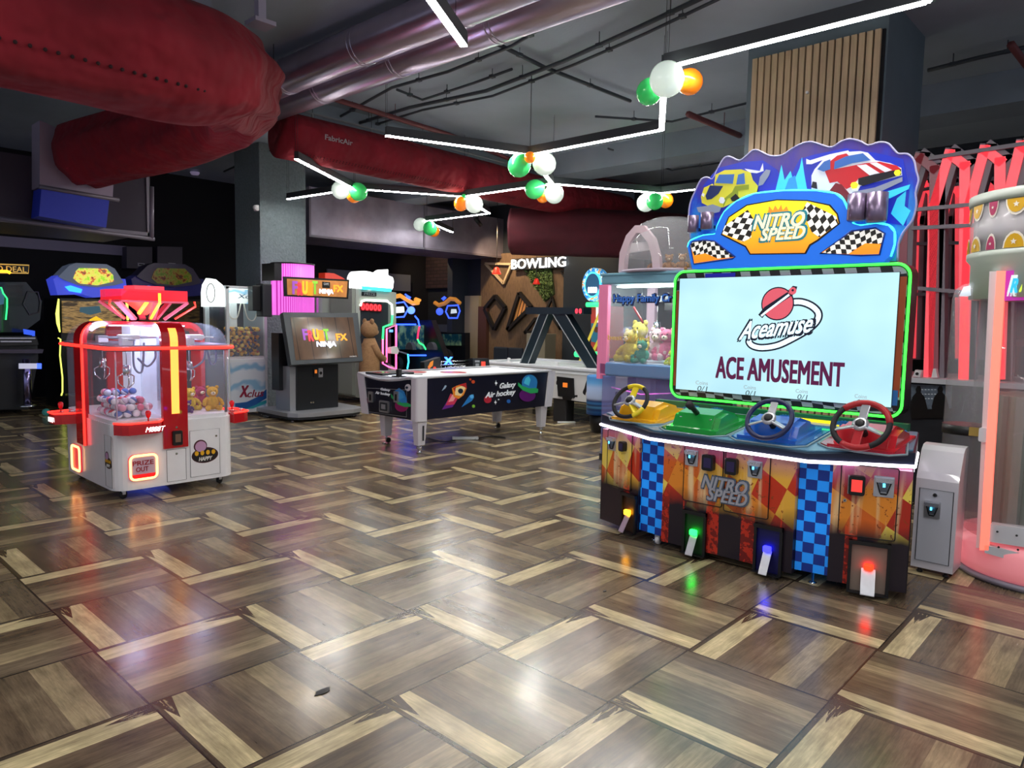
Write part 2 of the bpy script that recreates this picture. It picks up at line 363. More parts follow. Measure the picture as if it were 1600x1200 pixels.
tyr=g.math('MULTIPLY',g.math('GREATER_THAN',g.noise(g.comb(g.math('MULTIPLY',gy,9),8,0),1,0),.57),g.math('LESS_THAN',gz,.40)); tr2=g.math('GREATER_THAN',g.noise(g.tc,38,2),.5)
low=g.mix(g.math('MULTIPLY',tyr,1),'1D1220',g.mix(tr2,'7A1612','C8301C'))
FIRE=g.out(g.mix(g.mr(g.math('ADD',gz,g.math('MULTIPLY',reg,.12)),.36,.47,0,1),low,pc)); 
DARKV=mat('cabinet_edge_black','0F0D14',.35)
g=NG('blue_checker_light',.3); gx,gy,gz=g.xyz(g.tc); ch=g.math('FLOORED_MODULO',g.math('ADD',g.math('FLOOR',g.math('MULTIPLY',gy,17)),g.math('FLOOR',g.math('MULTIPLY',gz,17))),2)
bc=g.mix(ch,'0A2A78','1C8CF0'); lv=g.mr(g.math('ABSOLUTE',g.math('SUBTRACT',gz,.36)),0,.34,1.0,.35); BLUEC=g.out(bc,emit=bc,estr=g.math('MULTIPLY',lv,.5))
g=NG('bw_checker',.35); gx,gy,gz=g.xyz(g.tc); wv=g.math('MULTIPLY',g.math('SINE',g.math('MULTIPLY',gy,9)),.012)
ch=g.math('FLOORED_MODULO',g.math('ADD',g.math('FLOOR',g.math('MULTIPLY',g.math('ADD',gy,g.math('MULTIPLY',gz,-.3)),15)),g.math('FLOOR',g.math('MULTIPLY',g.math('ADD',gz,wv),15))),2)
BWC=g.out(g.mix(ch,'1A1620','A9A4BE'))
def flagmat(name,ang,sc,a='F4F2EA',b='1A1712',em=0):
    g=NG(name,.35); gx,gy,gz=g.xyz(g.tc); ca,sa=math.cos(ang),math.sin(ang)
    p=g.math('ADD',g.math('MULTIPLY',gy,-ca*sc),g.math('MULTIPLY',gz,sa*sc)); q=g.math('ADD',g.math('MULTIPLY',gy,sa*sc),g.math('MULTIPLY',gz,ca*sc))
    q=g.math('ADD',q,g.math('MULTIPLY',g.math('SINE',g.math('MULTIPLY',p,.7)),.5))
    ch=g.math('FLOORED_MODULO',g.math('ADD',g.math('FLOOR',p),g.math('FLOOR',q)),2); c=g.mix(ch,a,b)
    return g.out(c,emit=c,estr=em)
NC=(4.3,1.9,0)
nitro=thing('racing_arcade_cabinet',NC,'wide four player racing cabinet with flame checker front, white LED counter edge and big screen','arcade machine')
BK=4.58
PL_=Panel((4.06,2.87),(3.955,2.50)); PB1=Panel((3.975,2.50),(3.95,2.30)); PC=Panel((3.92,2.30),(3.92,1.47)); PB2=Panel((3.95,1.47),(3.975,1.29)); PR_=Panel((3.955,1.29),(4.06,.93))
m=MB(); Z0=.05; Z1=.69
m.prism([(4.06,2.87,Z0),(3.955,2.50,Z0),(BK,2.50,Z0),(BK,2.75,Z0)],(0,0,Z1-Z0),FIRE)
m.prism([(3.92,2.30,Z0),(3.92,1.47,Z0),(BK,1.47,Z0),(BK,2.30,Z0)],(0,0,Z1-Z0),FIRE)
m.prism([(3.955,1.29,Z0),(4.06,.93,Z0),(BK,1.05,Z0),(BK,1.29,Z0)],(0,0,Z1-Z0),FIRE)
m.prism([(4.061,.925,Z0),(BK,1.045,Z0),(BK,1.055,Z0),(4.061,.935,Z0)],(0,0,Z1-Z0),DARKV); m.prism([(4.061,2.865,Z0),(BK,2.745,Z0),(BK,2.755,Z0),(4.061,2.875,Z0)],(0,0,Z1-Z0),DARKV); m.box2((4.4,1.06,Z0),(BK-.01,2.74,Z1-.01),DARKV)
m.build('cabinet_body',nitro)
for P in (PB1,PB2): MB().rect(P,.005,.07,P.L-.005,.68,-.1,.0,BLUEC).build('lit_checker_pillar',nitro,label='glowing blue chequered strip')
# counter
def ring(o,x1=BK+.02): return [(4.14-o,2.94+o*.6),(3.855-o,2.37+o*.2),(3.855-o,1.39-o*.2),(4.14-o,.945-o*.6),(x1,1.04),(x1,2.79)]
CTOP=mat('counter_slate_blue','5F8CA6',.25,coat=.3); CEDGE=mat('counter_dark_rim','1A2136',.3)
def sz(x,b=.745): return b+max(0,(x-3.84))*.105
a=ring(0); n=len(a); m=MB(); m.add([(x,y,.70) for x,y in a]+[(x,y,sz(x)) for x,y in a],[list(range(n))[::-1],list(range(n,2*n))]+[[i,(i+1)%n,n+(i+1)%n,n+i] for i in range(n)],CEDGE)
m.prism([(x,y,sz(x)+.0005) for x,y in ring(-.03,BK)],(0,0,.008),CTOP); m.build('counter',nitro)
rp=[V((x,y,.705)) for x,y in ring(.006)]; m=MB(); m.tube([rp[5],rp[0],rp[1],rp[2],rp[3],rp[4]],.0095,glow('neon_white_violet','FBEFFF',4.5),8); m.build('light_strip',nitro,label='white glowing strip around the counter edge')
# player stations
def rim(P0,axis,r,t,mats,name,par,spokes,hubm,dark=RUB):
    ax=V(axis).normalized(); x=ax.cross(V((0,0,1))).normalized(); y=x.cross(ax)*1; 
    if y.z<0: y=-y
    m=MB(); n=40; W=lambda a,rr_: P0+x*math.cos(a)*rr_+y*math.sin(a)*rr_
    root=None
    m.tube([W(2*math.pi*i/n,r) for i in range(n)],t,dark,8,True)
    for a0,a1,mm in mats: m.tube([W(R(a0+(a1-a0)*i/10),r) for i in range(11)],t*1.12,mm,8)
    for a,mm in spokes:
        m.beam(W(R(a),.02),W(R(a),r*.93),.045,.012,mm,.004)
    m.lathe([(0,0),(.038,0),(.042,.012),(.03,.022),(0,.022)],P0,hubm,20,M=ax.to_track_quat('Z','Y').to_matrix().to_4x4())
    m.lathe([(0,.022),(.025,.022),(.02,.03),(0,.03)],P0,BLACK,20,M=ax.to_track_quat('Z','Y').to_matrix().to_4x4())
    o=m.build(name,par); b=P0-ax*.012; m=MB(); m.tube([b,P0-ax*.17],.018,BLACK,10); m.build('steering_column',o); return o
def station(yc,col,name,body,cols=None,trans=.85):
    tr=mat(name+'_tray',col,.15,alpha=.9,coat=.6); sh=mat(name+'_shell',body,.22,coat=.5,bump=.0)
    hw=.215; x0=3.90 if abs(yc-1.9)<.4 else 3.985; x1=4.50
    pts=[(x0+.06,yc+hw),(x0,yc+hw-.07),(x0,yc-hw+.07),(x0+.06,yc-hw),(x1-.06,yc-hw),(x1,yc-hw+.06),(x1,yc+hw-.06),(x1-.06,yc+hw)]
    pts=[(x,min(max(y,.235*x+.02),3.10-.075*x-.27*max(0,x-4.14))) for x,y in pts]
    m=MB(); m.prism([(x,y,sz(x,.754)) for x,y in pts],(0,0,.010),tr)
    q=[((x-4.2)*1.05+4.2,(y-yc)*1.05+yc) for x,y in pts]; m.tube([(x,y,sz(x,.758)) for x,y in q],.006,mat('tray_edge_clear','9FB6C0',.1,alpha=.7),6,True)
    t=m.build('station_tray',nitro,label=name.replace('_',' ')+' control tray')
    m=MB(); a=x0+.05
    prof=[(a,.77),(a+.05,.875),(a+.17,.90),(a+.33,.865),(a+.37,.80)]
    prof2=[(a+.02,.77),(a+.07,.858),(a+.17,.88),(a+.30,.85),(a+.33,.80)]
    m.prism([(x,yc+.12,z) for x,z in prof],(0,-.24,0),sh); m.prism([(x,yc+.155,z) for x,z in prof2],(0,-.31,0),sh)
    m.prism([(x,yc+.17,z) for x,z in ((a-.02,.768),(a+.38,.812),(a+.38,.83),(a-.02,.79))],(0,-.34,0),sh); m.build('wheel_housing',t); return t,a
axis=(-.80,0,.60)
for yc,nm,col,bod in ((2.60,'yellow','D9A41C','F0B41E'),(2.13,'green','178A2E','149A3C'),(1.66,'blue','1C6CB8','1560C8'),(1.18,'red','B01A3A','C01826')):
    t,a=station(yc,col,nm,bod); H=V((a+.0,yc,.905))
    if nm=='green':
        m=MB(); m.tube([H+V((.06,0,-.03)),H+V((-.02,0,.02))],.017,BLACK,10); m.tube([H+V((-.02,0,.02)),H+V((-.05,0,.035))],.024,RUB,10)
        for dy in (-.1,.1): m.lathe([(0,0),(.008,0),(.008,.006),(0,.006)],(a+.04,yc+dy,.845),CHROME,8)
        m.build('bare_wheel_shaft',t)
        continue
    x0w={'yellow':4.02,'blue':3.93,'red':4.0}[nm]; H=AX(*{'yellow':(985,627),'blue':(1202,655),'red':(1345,664)}[nm],x0w); YE=mat('wheel_yellow','E8D020',.3); SI=mat('wheel_silver','C9CCD2',.25,.6)
    if nm=='yellow': rim(H,axis,.122,.014,[(60,120,YE),(200,240,YE)],'steering_wheel',t,[(90,YE),(200,SI),(-20,SI),(228,YE)],SI)
    if nm=='blue': rim(H,axis,.124,.0145,[],'steering_wheel',t,[(90,SI),(205,SI),(-25,SI)],SI,mat('wheel_navy','141E4E',.35))
    if nm=='red': rim(H,axis,.138,.0155,[(40,170,mat('wheel_red','B0222A',.3)),(-120,-60,mat('wheel_red','B0222A',.3))],'steering_wheel',t,[(90,SI),(200,SI),(-20,SI),(-90,mat('wheel_red','B0222A',.3))],SI)
BT=mat('blue_tyre_print','2E7FC8',.4); 
m=MB(); m.box2((4.52,1.08,.80),(BK-.005,2.74,.875),mat('back_ledge_green','1E6A4A',.3)); P=PX(4.515)
for y in (2.43,2.25,1.78,1.42,1.30,1.16):
    for i in range(9): m.disc(P,-(y-.07+.0175*i),.83+.02*math.sin(math.pi*i/8),.012,.0,.012,BT,8)
    m.disc(P,-y,.79,.055,.0,.008,BT,20); m.disc(P,-y,.79,.03,.008,.011,RUB,16)
m.rect(P,-1.80,.77,-1.45,.85,.0,.01,glow('yellow_backlit','FFE61A',.9)); m.build('rear_ledge',nitro)
# screen
SC=PX(4.60)
m=MB(); m.rect(SC,-2.66,.895,-1.13,1.80,-.14,.0,DARKV,.07,6); m.build('screen_housing',nitro)
m=MB(); m.rect(SC,-2.64,.915,-1.15,1.78,.0,.008,BWC,.06,6)
OR_=mat('orange_brown_print','A2481E',.35,var=.1); PU=mat('purple_print','4A2A9A',.35)
m.rect(SC,-1.19,1.02,-1.152,1.72,.008,.011,OR_); m.rect(SC,-2.638,.98,-2.60,1.66,.008,.011,OR_); m.rect(SC,-1.24,.97,-1.16,1.06,.0085,.012,mat('blue_green_print','2A6AB0',.35)); m.rect(SC,-2.42,1.745,-2.2,1.775,.008,.012,mat('royal_blue_print','2020D0',.35))
m.build('screen_border',nitro)
q=rr(-2.655,.90,-1.135,1.795,.075,6); m=MB(); m.ptube(SC,q,.008,.012,glow('neon_green','35FF3A',3.2),True); m.build('light_strip',nitro,label='green neon strip around the screen')
g=NG('lit_screen_pale_blue',.25); gx,gy,gz=g.xyz(g.tc); nn=g.noise(g.comb(0,g.math('MULTIPLY',gy,1.2),g.math('MULTIPLY',gz,1.6)),1.4,2)
sc=g.mix(g.mr(nn,.35,.65,0,1),'B4E4F2','C8F6FB'); SCR=g.out('x' and None,emit=sc,estr=1.08); g.b.inputs['Base Color'].default_value=(.02,.02,.03,1)
m=MB(); A=(-2.60,.945,-1.235,1.742)
m.rect(SC,-2.615,.955,-1.188,1.748,.008,.016,BLACK); scr=m.build('display',nitro)
m=MB(); m.rect(SC,-2.612,.958,-1.191,1.745,.016,.018,SCR)
MAR=glow('maroon_on_screen','6A1A4E',.55,'401030'); INK=glow('ink_on_screen','141A3A',.4,'0A0A18'); PNK=glow('pink_on_screen','E0606E',.8,'B04050'); WS=glow('white_on_screen','D8F4FF',1.0)
m.build('picture',scr)
m=MB(); m.ptext(SC,'ACE AMUSEMENT',1121,562,1320,597,.018,.020,MAR,bold=.03)
def zp(l): return [SC.l(1130+x*.15,430+y*.15) for x,y in l]
def stroke(m,pts,wid,d0,d1,mm,closed=False):
    pts=[V((a,b)) for a,b in pts]; n=len(pts); L=[];Rr=[]
    for i,p in enumerate(pts):
        a=pts[i-1] if (i>0 or closed) else p; b=pts[(i+1)%n] if (i<n-1 or closed) else p; t=(b-a).normalized(); nn=V((-t.y,t.x)); L.append(p+nn*wid/2); Rr.append(p-nn*wid/2)
    for i in range(n if closed else n-1):
        j=(i+1)%n; m.poly(SCP,[tuple(L[i]),tuple(L[j]),tuple(Rr[j]),tuple(Rr[i])],d0,d1,mm)
SCP=SC
ringp=smooth_path([V((a,b,0)) for a,b in zp([(700,285),(820,280),(930,320),(1000,390),(990,470),(900,560),(750,650),(580,730),(420,755),(320,735),(280,690),(300,665)])],5); ringp=[(p.x,p.y) for p in ringp]
stroke(m,ringp,.052,.0182,.0190,INK); stroke(m,ringp,.030,.0190,.0197,WS)
c=zp([(578,298)])[0]; m.disc(SC,c[0],c[1],.108,.0198,.0204,INK,32,.108); m.disc(SC,c[0],c[1],.100,.0204,.0209,PNK,32,.100)
stroke(m,zp([(400,430),(460,355),(700,200)]),.036,.0197,.0212,INK); stroke(m,zp([(410,425),(465,380),(700,205)]),.014,.0212,.0216,WS)
rk=zp([(690,160),(740,112),(785,120),(775,160),(735,215),(715,222)]); m.poly(SC,rk,.0212,.0218,INK); c=zp([(738,165)])[0]; m.disc(SC,c[0],c[1],.024,.0218,.0222,PNK,12); m.disc(SC,c[0],c[1]+.004,.008,.0222,.0225,INK,8)
for d,mm,bo in ((.0225,INK,.10),(.0230,WS,.0)):
    e=0 if bo==0 else .01
    z0=SC.l(1157,531); z1=SC.l(1275,520)
    m.text(SC,'Aceamuse',z0[0]-e,SC.l(1160,531)[1]-e,SC.l(1275,500)[0]-.03+e,SC.l(1160,503)[1]+e,d,d+.0005,mm,shear=.35,bold=.055 if e else .02,rise=.062)
for x,y in ((1098,604),(1173,611),(1254,617),(1346,625)):
    m.ptext(SC,'Coins',x-9,y-9,x+10,y-3,.018,.019,glow('grey_on_screen','9AA8B0',.6)); m.ptext(SC,'0/1',x-7,y-1,x+8,y+7,.018,.019,glow('slate_on_screen','50606A',.4),shear=.2)
m.build('screen_graphics',scr)
# front doors, coin slots, readers, ticket mouths
LN=mat('thin_black_seam','0C0910',.5)
def seam(P,x0,y0,x1,y1,par,name='access_door'):
    a=P.l(x0,(y0+y1)/2)[0]; b=P.l(x1,(y0+y1)/2)[0]; xm=(x0+x1)/2; z0=P.l(xm,y1)[1]; z1=P.l(xm,y0)[1]
    m=MB(); m.rect(P,a,z0,b,z1,.0,.006,FIRE,.012); m.ptube(P,rr(a,z0,b,z1,.012),.0028,.006,LN,True,6); return m.build(name,par),(a,z0,b,z1)
BLED=glow('blue_led','5AD0FF',3)
def coin(P,x,y,w,par,sc=1):
    u,z=P.l(x,y); w_=w/2; h=w_*1.15; m=MB(); m.rect(P,u-w_,z-h,u+w_,z+h,.006,.012,STEEL,.004)
    m.poly(P,[(u-w_*.95,z+h*.9),(u+w_*.95,z+h*.9),(u+w_*.8,z+h*.45),(u-w_*.8,z+h*.45)],.012,.035,mat('silver_visor','D9DCE8',.2,.8))
    for s_ in (-1,1): m.poly(P,[(u+s_*w_*.62,z+h*.45),(u+s_*w_*.78,z+h*.45),(u+s_*w_*.42,z-h*.62),(u+s_*w_*.28,z-h*.55)],.012,.018,BLACK)
    m.poly(P,[(u-w_*.42,z-h*.62),(u+w_*.42,z-h*.62),(u+w_*.3,z-h*.78),(u-w_*.3,z-h*.78)],.012,.018,BLACK)
    m.poly(P,[(u-w_*.55,z+h*.42),(u+w_*.55,z+h*.42),(u+w_*.28,z-h*.5),(u-w_*.28,z-h*.5)],.012,.015,mat('slot_grey','6A6E78',.3,.6))
    o=m.build('coin_slot',par); m=MB(); m.rect(P,u-w_*.12,z+h*.05,u+w_*.12,z+h*.4,.036,.040,BLED); m.build('slot_light',o); return o
def reader(P,x,y,w,par,scrm):
    u,z=P.l(x,y); h=w*.66; m=MB(); m.rect(P,u-w/2,z-h,u+w/2,z+h,.006,.04,BLACK,.014); m.rect(P,u-w/2-.004,z-h*.93,u-w/2+.002,z+h*.93,.006,.034,GREY)
    o=m.build('card_reader',par); m=MB(); m.rect(P,u-w*.33,z-h*.62,u+w*.33,z+h*.62,.04,.042,scrm); m.build('reader_screen',o)
RSC=glow('reader_red_screen','F0403A',1.2,'501010'); RDK=glow('reader_violet_screen','2A2050',.35,'140F24')
def mouth(P,x,y,w,h,par,col,ledc):
    u,z=P.l(x,y); m=MB(); fr=BLACK
    m.rect(P,u-w/2,z-h/2,u-w/2+.016,z+h/2,.002,.02,fr); m.rect(P,u+w/2-.016,z-h/2,u+w/2,z+h/2,.002,.02,fr); m.rect(P,u-w/2,z+h/2-.02,u+w/2,z+h/2,.002,.03,fr); m.rect(P,u-w/2,z-h/2,u+w/2,z-h/2+.006,.002,.04,fr)
    m.rect(P,u-w/2+.014,z-h/2,u+w/2-.014,z+h/2-.018,.001,.004,mat('mouth_'+ledc,col,.4))
    o=m.build('ticket_mouth',par)
    m=MB(); k_=.024 if w<.18 else .034
    a=P.w(u-k_,z-h*.02,.012); b=P.w(u+k_,z-h*.02,.012); c=P.w(u+k_,z-h/2+.012,.075); d=P.w(u-k_,z-h/2+.012,.075)
    m.prism([a,b,c,d],(0,0,-.004),STEEL); m.build('ticket_chute',o)
    m=MB(); m.box(P.w(u,z+h*.02,.022),(.03,.045,.035),glow('led_'+ledc,ledc,9),bev=.008); m.build('mouth_light',o)
d1,_=seam(PL_,950,674,988,762,nitro); coin(PL_,958,693,.08,d1); reader(PL_,977,697,.05,d1,RDK)
d2,b2=seam(PC,1069,700,1130,787,nitro); coin(PC,1082,715,.085,d2); reader(PC,1110,722,.072,d2,RDK)
d3,b3=seam(PC,1133,706,1203,805,nitro); reader(PC,1146,728,.072,d3,RDK); coin(PC,1181,733,.085,d3)
m=MB(); SIL=mat('logo_silver','BFC2CE',.3,.5); LO=mat('logo_outline','5A6A80',.4)
for t_,x0,y0,x1,y1 in (('NITRO',1098,746,1168,768),('SPEED',1106,765,1168,786)):
    m.ptext(PC,t_,x0,y0,x1,y1,.012,.016,LO,shear=.25,bold=.09); m.ptext(PC,t_,x0+1,y0+1,x1-1,y1-1,.016,.021,SIL,shear=.25,bold=.03)
m.build('logo_lettering',nitro,label='silver NITRO SPEED lettering on the centre panel')
d4,_=seam(PR_,1312,728,1402,840,nitro); reader(PR_,1339,757,.078,d4,RSC); coin(PR_,1381,760,.095,d4)
u,z=PR_.l(1320,781); m=MB(); m.disc(PR_,u,z,.009,.006,.012,CHROME,14); m.disc(PR_,u,z,.004,.012,.014,BLACK,8); m.build('lock',d4)
mouth(PL_,984,801,.15,.26,nitro,'3A2410','FFA818'); mouth(PC,1086,832,.155,.27,nitro,'0C3A16','18FF40'); mouth(PC,1201,858,.165,.28,nitro,'0C0C50','2020FF'); mouth(PR_,1357,886,.20,.28,nitro,'8A7A6E','FF1A08')
for x,y in ((4.05,2.42),(4.0,1.38),(4.0,2.1),(4.05,1.1)):
    m=MB(); m.lathe([(.0,0),(.024,0),(.024,.006),(.01,.012),(.007,.012),(.007,.06),(0,.06)],(x,y,0),CHROME,12); m.build('levelling_foot',nitro)
for x,y in ((3.99,2.36),(3.99,1.60)):
    m=MB(); m.lathe([(0,-.011),(.026,-.011),(.028,0),(.026,.011),(0,.011)],(x,y,.028),WHITE,16,M=Matrix.Rotation(R(90),4,'X')); m.box((x,y,.045),(.03,.036,.03),STEEL); m.build('caster',nitro)
# ------------------------------------------------------------ topper
TP=PX(4.66); Zp=lambda l: [(1060+x*.2375,220+y*.2375) for x,y in l]
out=[(80,650),(68,520),(75,420),(110,330),(150,255),(190,240),(225,250),(260,180),(300,115),(340,105),(400,130),(450,95),(490,62),(530,65),(600,98),(680,95),(750,50),(820,15),(880,8),(950,30),(1010,42),(1070,5),(1130,-12),(1200,5),(1250,30),(1320,10),(1380,18),(1420,60),(1450,85),(1510,88),(1550,130),(1565,200),(1580,260),(1560,340),(1565,420),(1540,520),(1480,600),(1445,680),(1440,790),(90,830)]
g=NG('topper_night_print',.3); gx,gy,gz=g.xyz(g.tc); nf=g.noise(g.comb(0,g.math('MULTIPLY',gy,5),g.math('MULTIPLY',gz,1.6)),1.6,4,.6)
tc_=g.ramp(g.math('ADD',g.mr(gz,1.8,2.6,0,1),g.mr(nf,.3,.7,-.22,.22)),[(0,'1E9A7A'),(.28,'2A86D8'),(.5,'1E3FB8'),(.72,'3A2A96'),(1,'4A3A80')]); TOPM=g.out(tc_,emit=tc_,estr=.32)
m=MB(); m.px(TP,Zp(out),-.03,.0,TOPM); tb=m.build('topper_board',nitro,label='wavy edged blue and purple topper board')
pp=smooth_path([TP.w(*TP.l(*p),.0) for p in Zp(out)[:-1]],3); m=MB(); m.tube(pp,.006,mat('pale_edge','B8B4E0',.4),6); m.build('edge_trim',tb); PIPEM=mat('tinted_chrome','8A7A96',.3,.7)
def art(name,par,items,label=None):
    m=MB()
    for mm,d,pts in items: m.px(TP,Zp(pts),d-.003,d,mm)
    return m.build(name,par,**({'label':label} if label else {}))
C=lambda n,c,e=.25: mat('print_'+n,c,.3,emit=e,ecol=c)
YL=C('yellow','D8D03A'); YD=C('olive','8E9A2A'); BG=C('glass','3A6AB8'); NV=C('navy','16285E'); CY_=C('cyan','3AC8E8',.45); GR=C('grey','8A92A8'); BK_=C('black','14141E',0); WH=C('white','E4E6F0'); RD=C('red','C8202C'); MR=C('maroon','7A1424')
art('flame_artwork',tb,[(C('deepblue','1A2EB0',.4),.004,[(160,300),(260,180),(420,140),(560,130),(650,190),(700,300),(800,120),(900,90),(1100,50),(1300,80),(1480,120),(1520,330),(1500,560),(1100,500),(1000,330),(300,330)]),(CY_,.006,[(640,330),(660,250),(680,160),(700,260),(740,200),(760,270),(800,180),(815,110),(830,220),(850,330)]),(C('cyan2','2A90E0',.4),.008,[(700,330),(730,250),(770,230),(790,330)]),(CY_,.006,[(1400,480),(1440,380),(1500,330),(1490,430),(1530,460),(1480,560)])])
art('yellow_car_artwork',tb,[(GR,.010,[(540,240),(580,190),(610,195),(600,230),(560,290),(530,300)]),(WH,.012,[(440,185),(540,200),(560,150),(565,200),(520,215),(470,210)]),(YL,.014,[(240,300),(250,225),(310,195),(420,190),(480,210),(495,260),(530,300),(520,345),(470,370),(400,385),(380,400),(300,440),(220,440),(160,410),(155,370),(175,310),(230,285)]),(BG,.017,[(250,280),(275,225),(375,222),(365,285)]),(BG,.017,[(388,290),(400,225),(440,215),(445,285)]),(NV,.017,[(185,365),(215,295),(300,300),(270,350),(225,385),(195,390)]),(YD,.016,[(300,440),(330,380),(400,370),(400,330),(470,320),(470,290),(380,300),(360,340),(310,380)]),(BK_,.018,[(350,380),(385,350),(410,380),(400,400),(360,400)]),(WH,.020,[(275,395),(285,372),(305,375),(315,395),(303,415),(283,412)]),(WH,.020,[(160,360),(168,345),(180,352),(176,372)]),(GR,.022,[(130,440),(200,430),(235,420),(290,440),(280,470),(200,490),(140,470)]),(BK_,.012,[(455,300),(500,290),(530,320),(520,350),(470,360)]) ])
art('red_car_artwork',tb,[(WH,.010,[(845,120),(870,130),(1000,90),(1120,65),(1130,80),(1010,105),(880,155),(845,155)]),(WH,.012,[(880,230),(900,190),(960,120),(1030,95),(1120,75),(1200,70),(1250,80),(1300,130),(1400,150),(1470,180),(1475,230),(1200,300),(1150,400),(1040,300),(1000,330),(880,320)]),(RD,.014,[(960,180),(1000,140),(1050,100),(1110,85),(1130,105),(1060,130),(1030,190),(1230,150),(1330,140),(1440,165),(1470,190),(1300,220),(1190,250),(1150,300),(1110,320),(1050,270),(1000,280)]),(WH,.017,[(1180,165),(1240,158),(1330,215),(1270,235)]),(WH,.017,[(1265,150),(1310,145),(1410,195),(1365,210)]),(BG,.018,[(1030,190),(1035,140),(1110,105),(1220,85),(1270,130),(1150,150)]),(BG,.018,[(920,190),(965,140),(1005,125),(1005,190),(960,205)]),(BK_,.019,[(1190,250),(1300,222),(1470,190),(1470,225),(1220,300),(1190,290)]),(C('lampyellow','F0F020',1.2),.022,[(1140,295),(1150,278),(1175,275),(1190,290),(1180,315),(1150,318)]),(C('lampyellow','F0F020',1.2),.022,[(1425,215),(1435,198),(1460,195),(1470,212),(1458,232),(1435,232)]),(GR,.020,[(1150,340),(1300,310),(1480,240),(1480,270),(1330,340),(1200,370),(1160,370)]),(MR,.016,[(1000,330),(1040,280),(1080,290),(1130,350),(1140,420),(1090,420),(1060,350)]),(CY_,.018,[(1180,400),(1400,380),(1520,320),(1530,290),(1400,330),(1250,375)]),(BK_,.018,[(880,310),(890,270),(915,275),(920,320)])])
for px_,py_,w_,h_ in ((1210,455,50,75),(1340,455,55,80),(143,560,36,55),(235,540,42,55)):
    u,z=TP.l(1060+px_*.2375,220+py_*.2375); r=w_*.2375/1118*5.0; h=h_*.2375/1118*5
    c=TP.w(u,z,.10); m=MB(); m.lathe([(r*.85,-h),(r,-h*.9),(r,h),(r*.86,h),(r*.8,-h*.8),(0,-h*.8)],c,PIPEM,24); m.beam(TP.w(u,z-h*.5,0),TP.w(u,z-h*.5,.1-r*.8),.02,.02,BLACK); m.build('exhaust_pipe',tb)
# blue light box
LB=PX(4.58); Bf=[(60,700),(75,660),(160,625),(240,615),(255,560),(300,470),(380,400),(500,350),(700,330),(900,330),(1030,350),(1080,390),(1120,480),(1145,545),(1200,560),(1300,545),(1380,560),(1415,600),(1415,680),(1390,760),(1350,795),(420,835),(90,842)]
BLP=glow('blue_light_box','1E78F0',.55,'1464D8'); m=MB(); m.px(LB,Zp(Bf),-.10,.0,BLP); lb=m.build('marquee_frame',nitro,label='thick glowing blue marquee frame')
AQ=glow('aqua_edge','45E8E0',1.6); m=MB(); m.tube(smooth_path([LB.w(*LB.l(*p),-.01) for p in Zp(Bf)[:-3]],3),.010,AQ,6); m.build('marquee_edge_light',lb)
g=NG('marquee_yellow',.3); gx,gy,gz=g.xyz(g.tc); yc_=g.ramp(g.mr(gz,1.88,2.22,0,1),[(0,'F08A1A'),(.5,'FFB81E'),(1,'FFE21E')]); MY=g.out(yc_,emit=yc_,estr=.85)
F1=flagmat('flag_left',R(-28),26,em=.7); F2=flagmat('flag_right',R(28),26,em=.7); F3=flagmat('flag_small',R(12),34,em=.6)
m=MB(); m.px(LB,Zp([(280,620),(330,500),(450,420),(650,385),(850,390),(1000,420),(1050,480),(1065,545),(920,660),(870,690),(840,745),(470,750),(440,700)]),.0,.004,BLACK)
m.px(LB,Zp([(292,615),(338,505),(455,428),(650,393),(848,398),(992,428),(1042,484),(1055,542),(912,652),(862,682),(832,737),(478,742),(448,692)]),.004,.007,MY)
m.px(LB,Zp([(290,610),(310,560),(460,455),(500,520),(480,640),(430,665)]),.007,.010,F1); m.px(LB,Zp([(820,460),(850,405),(930,445),(1040,500),(1055,545),(930,635),(880,600)]),.007,.010,F2)
CR_=C('crown','E8962A',.6); m.px(LB,Zp([(590,490),(600,430),(625,460),(640,425),(660,455),(680,420),(690,460),(715,430),(740,490)]),.007,.009,CR_)
for t_,x0,y0,x1,y1 in (('NITRO',500,497,850,583),('SPEED',545,582,855,660)):
    m.text(LB,t_,*LB.l(1060+(x0-8)*.2375,220+(y1+7)*.2375),LB.l(1060+(x1-25)*.2375,220+y1*.2375)[0],LB.l(1060+x0*.2375,220+(y0-5)*.2375)[1],.010,.014,C('outline_teal','1E8A9A',.3),shear=.25,bold=.10)
    m.text(LB,t_,*LB.l(1060+x0*.2375,220+y1*.2375),LB.l(1060+(x1-30)*.2375,220+y1*.2375)[0],LB.l(1060+x0*.2375,220+y0*.2375)[1],.014,.018,C('cream_letter','F6E6C8',.7),shear=.25,bold=.03)
m.text(LB,'AMUSEMENT',*LB.l(1060+590*.2375,220+722*.2375),LB.l(1060+740*.2375,220+722*.2375)[0],LB.l(1060+590*.2375,220+708*.2375)[1],.007,.009,C('pale_orange','FFD9A0',.5)) if False else None
m.build('marquee_panel',lb)
for pts in ([(80,690),(95,665),(170,655),(240,660),(375,765),(360,775),(105,812)],[(935,740),(1080,640),(1140,595),(1300,575),(1360,610),(1325,750),(1200,755)]):
    m=MB(); m.px(LB,Zp(pts),.0,.005,MY); k=len(pts)
    f=[(80,690),(95,665),(170,655),(240,660),(375,765),(260,775),(180,740),(110,755)] if pts[0][0]<100 else [(950,740),(1080,640),(1140,595),(1300,575),(1358,610),(1345,680),(1230,675),(1120,745)]
    m.px(LB,Zp(f),.005,.008,F3); m.build('side_marquee_panel',lb)
    m=MB(); m.tube([LB.w(*LB.l(*p),.006) for p in Zp(pts)],.006,mat('deep_blue_rim','0E3AA0',.3),6,True); m.build('panel_rim',lb)
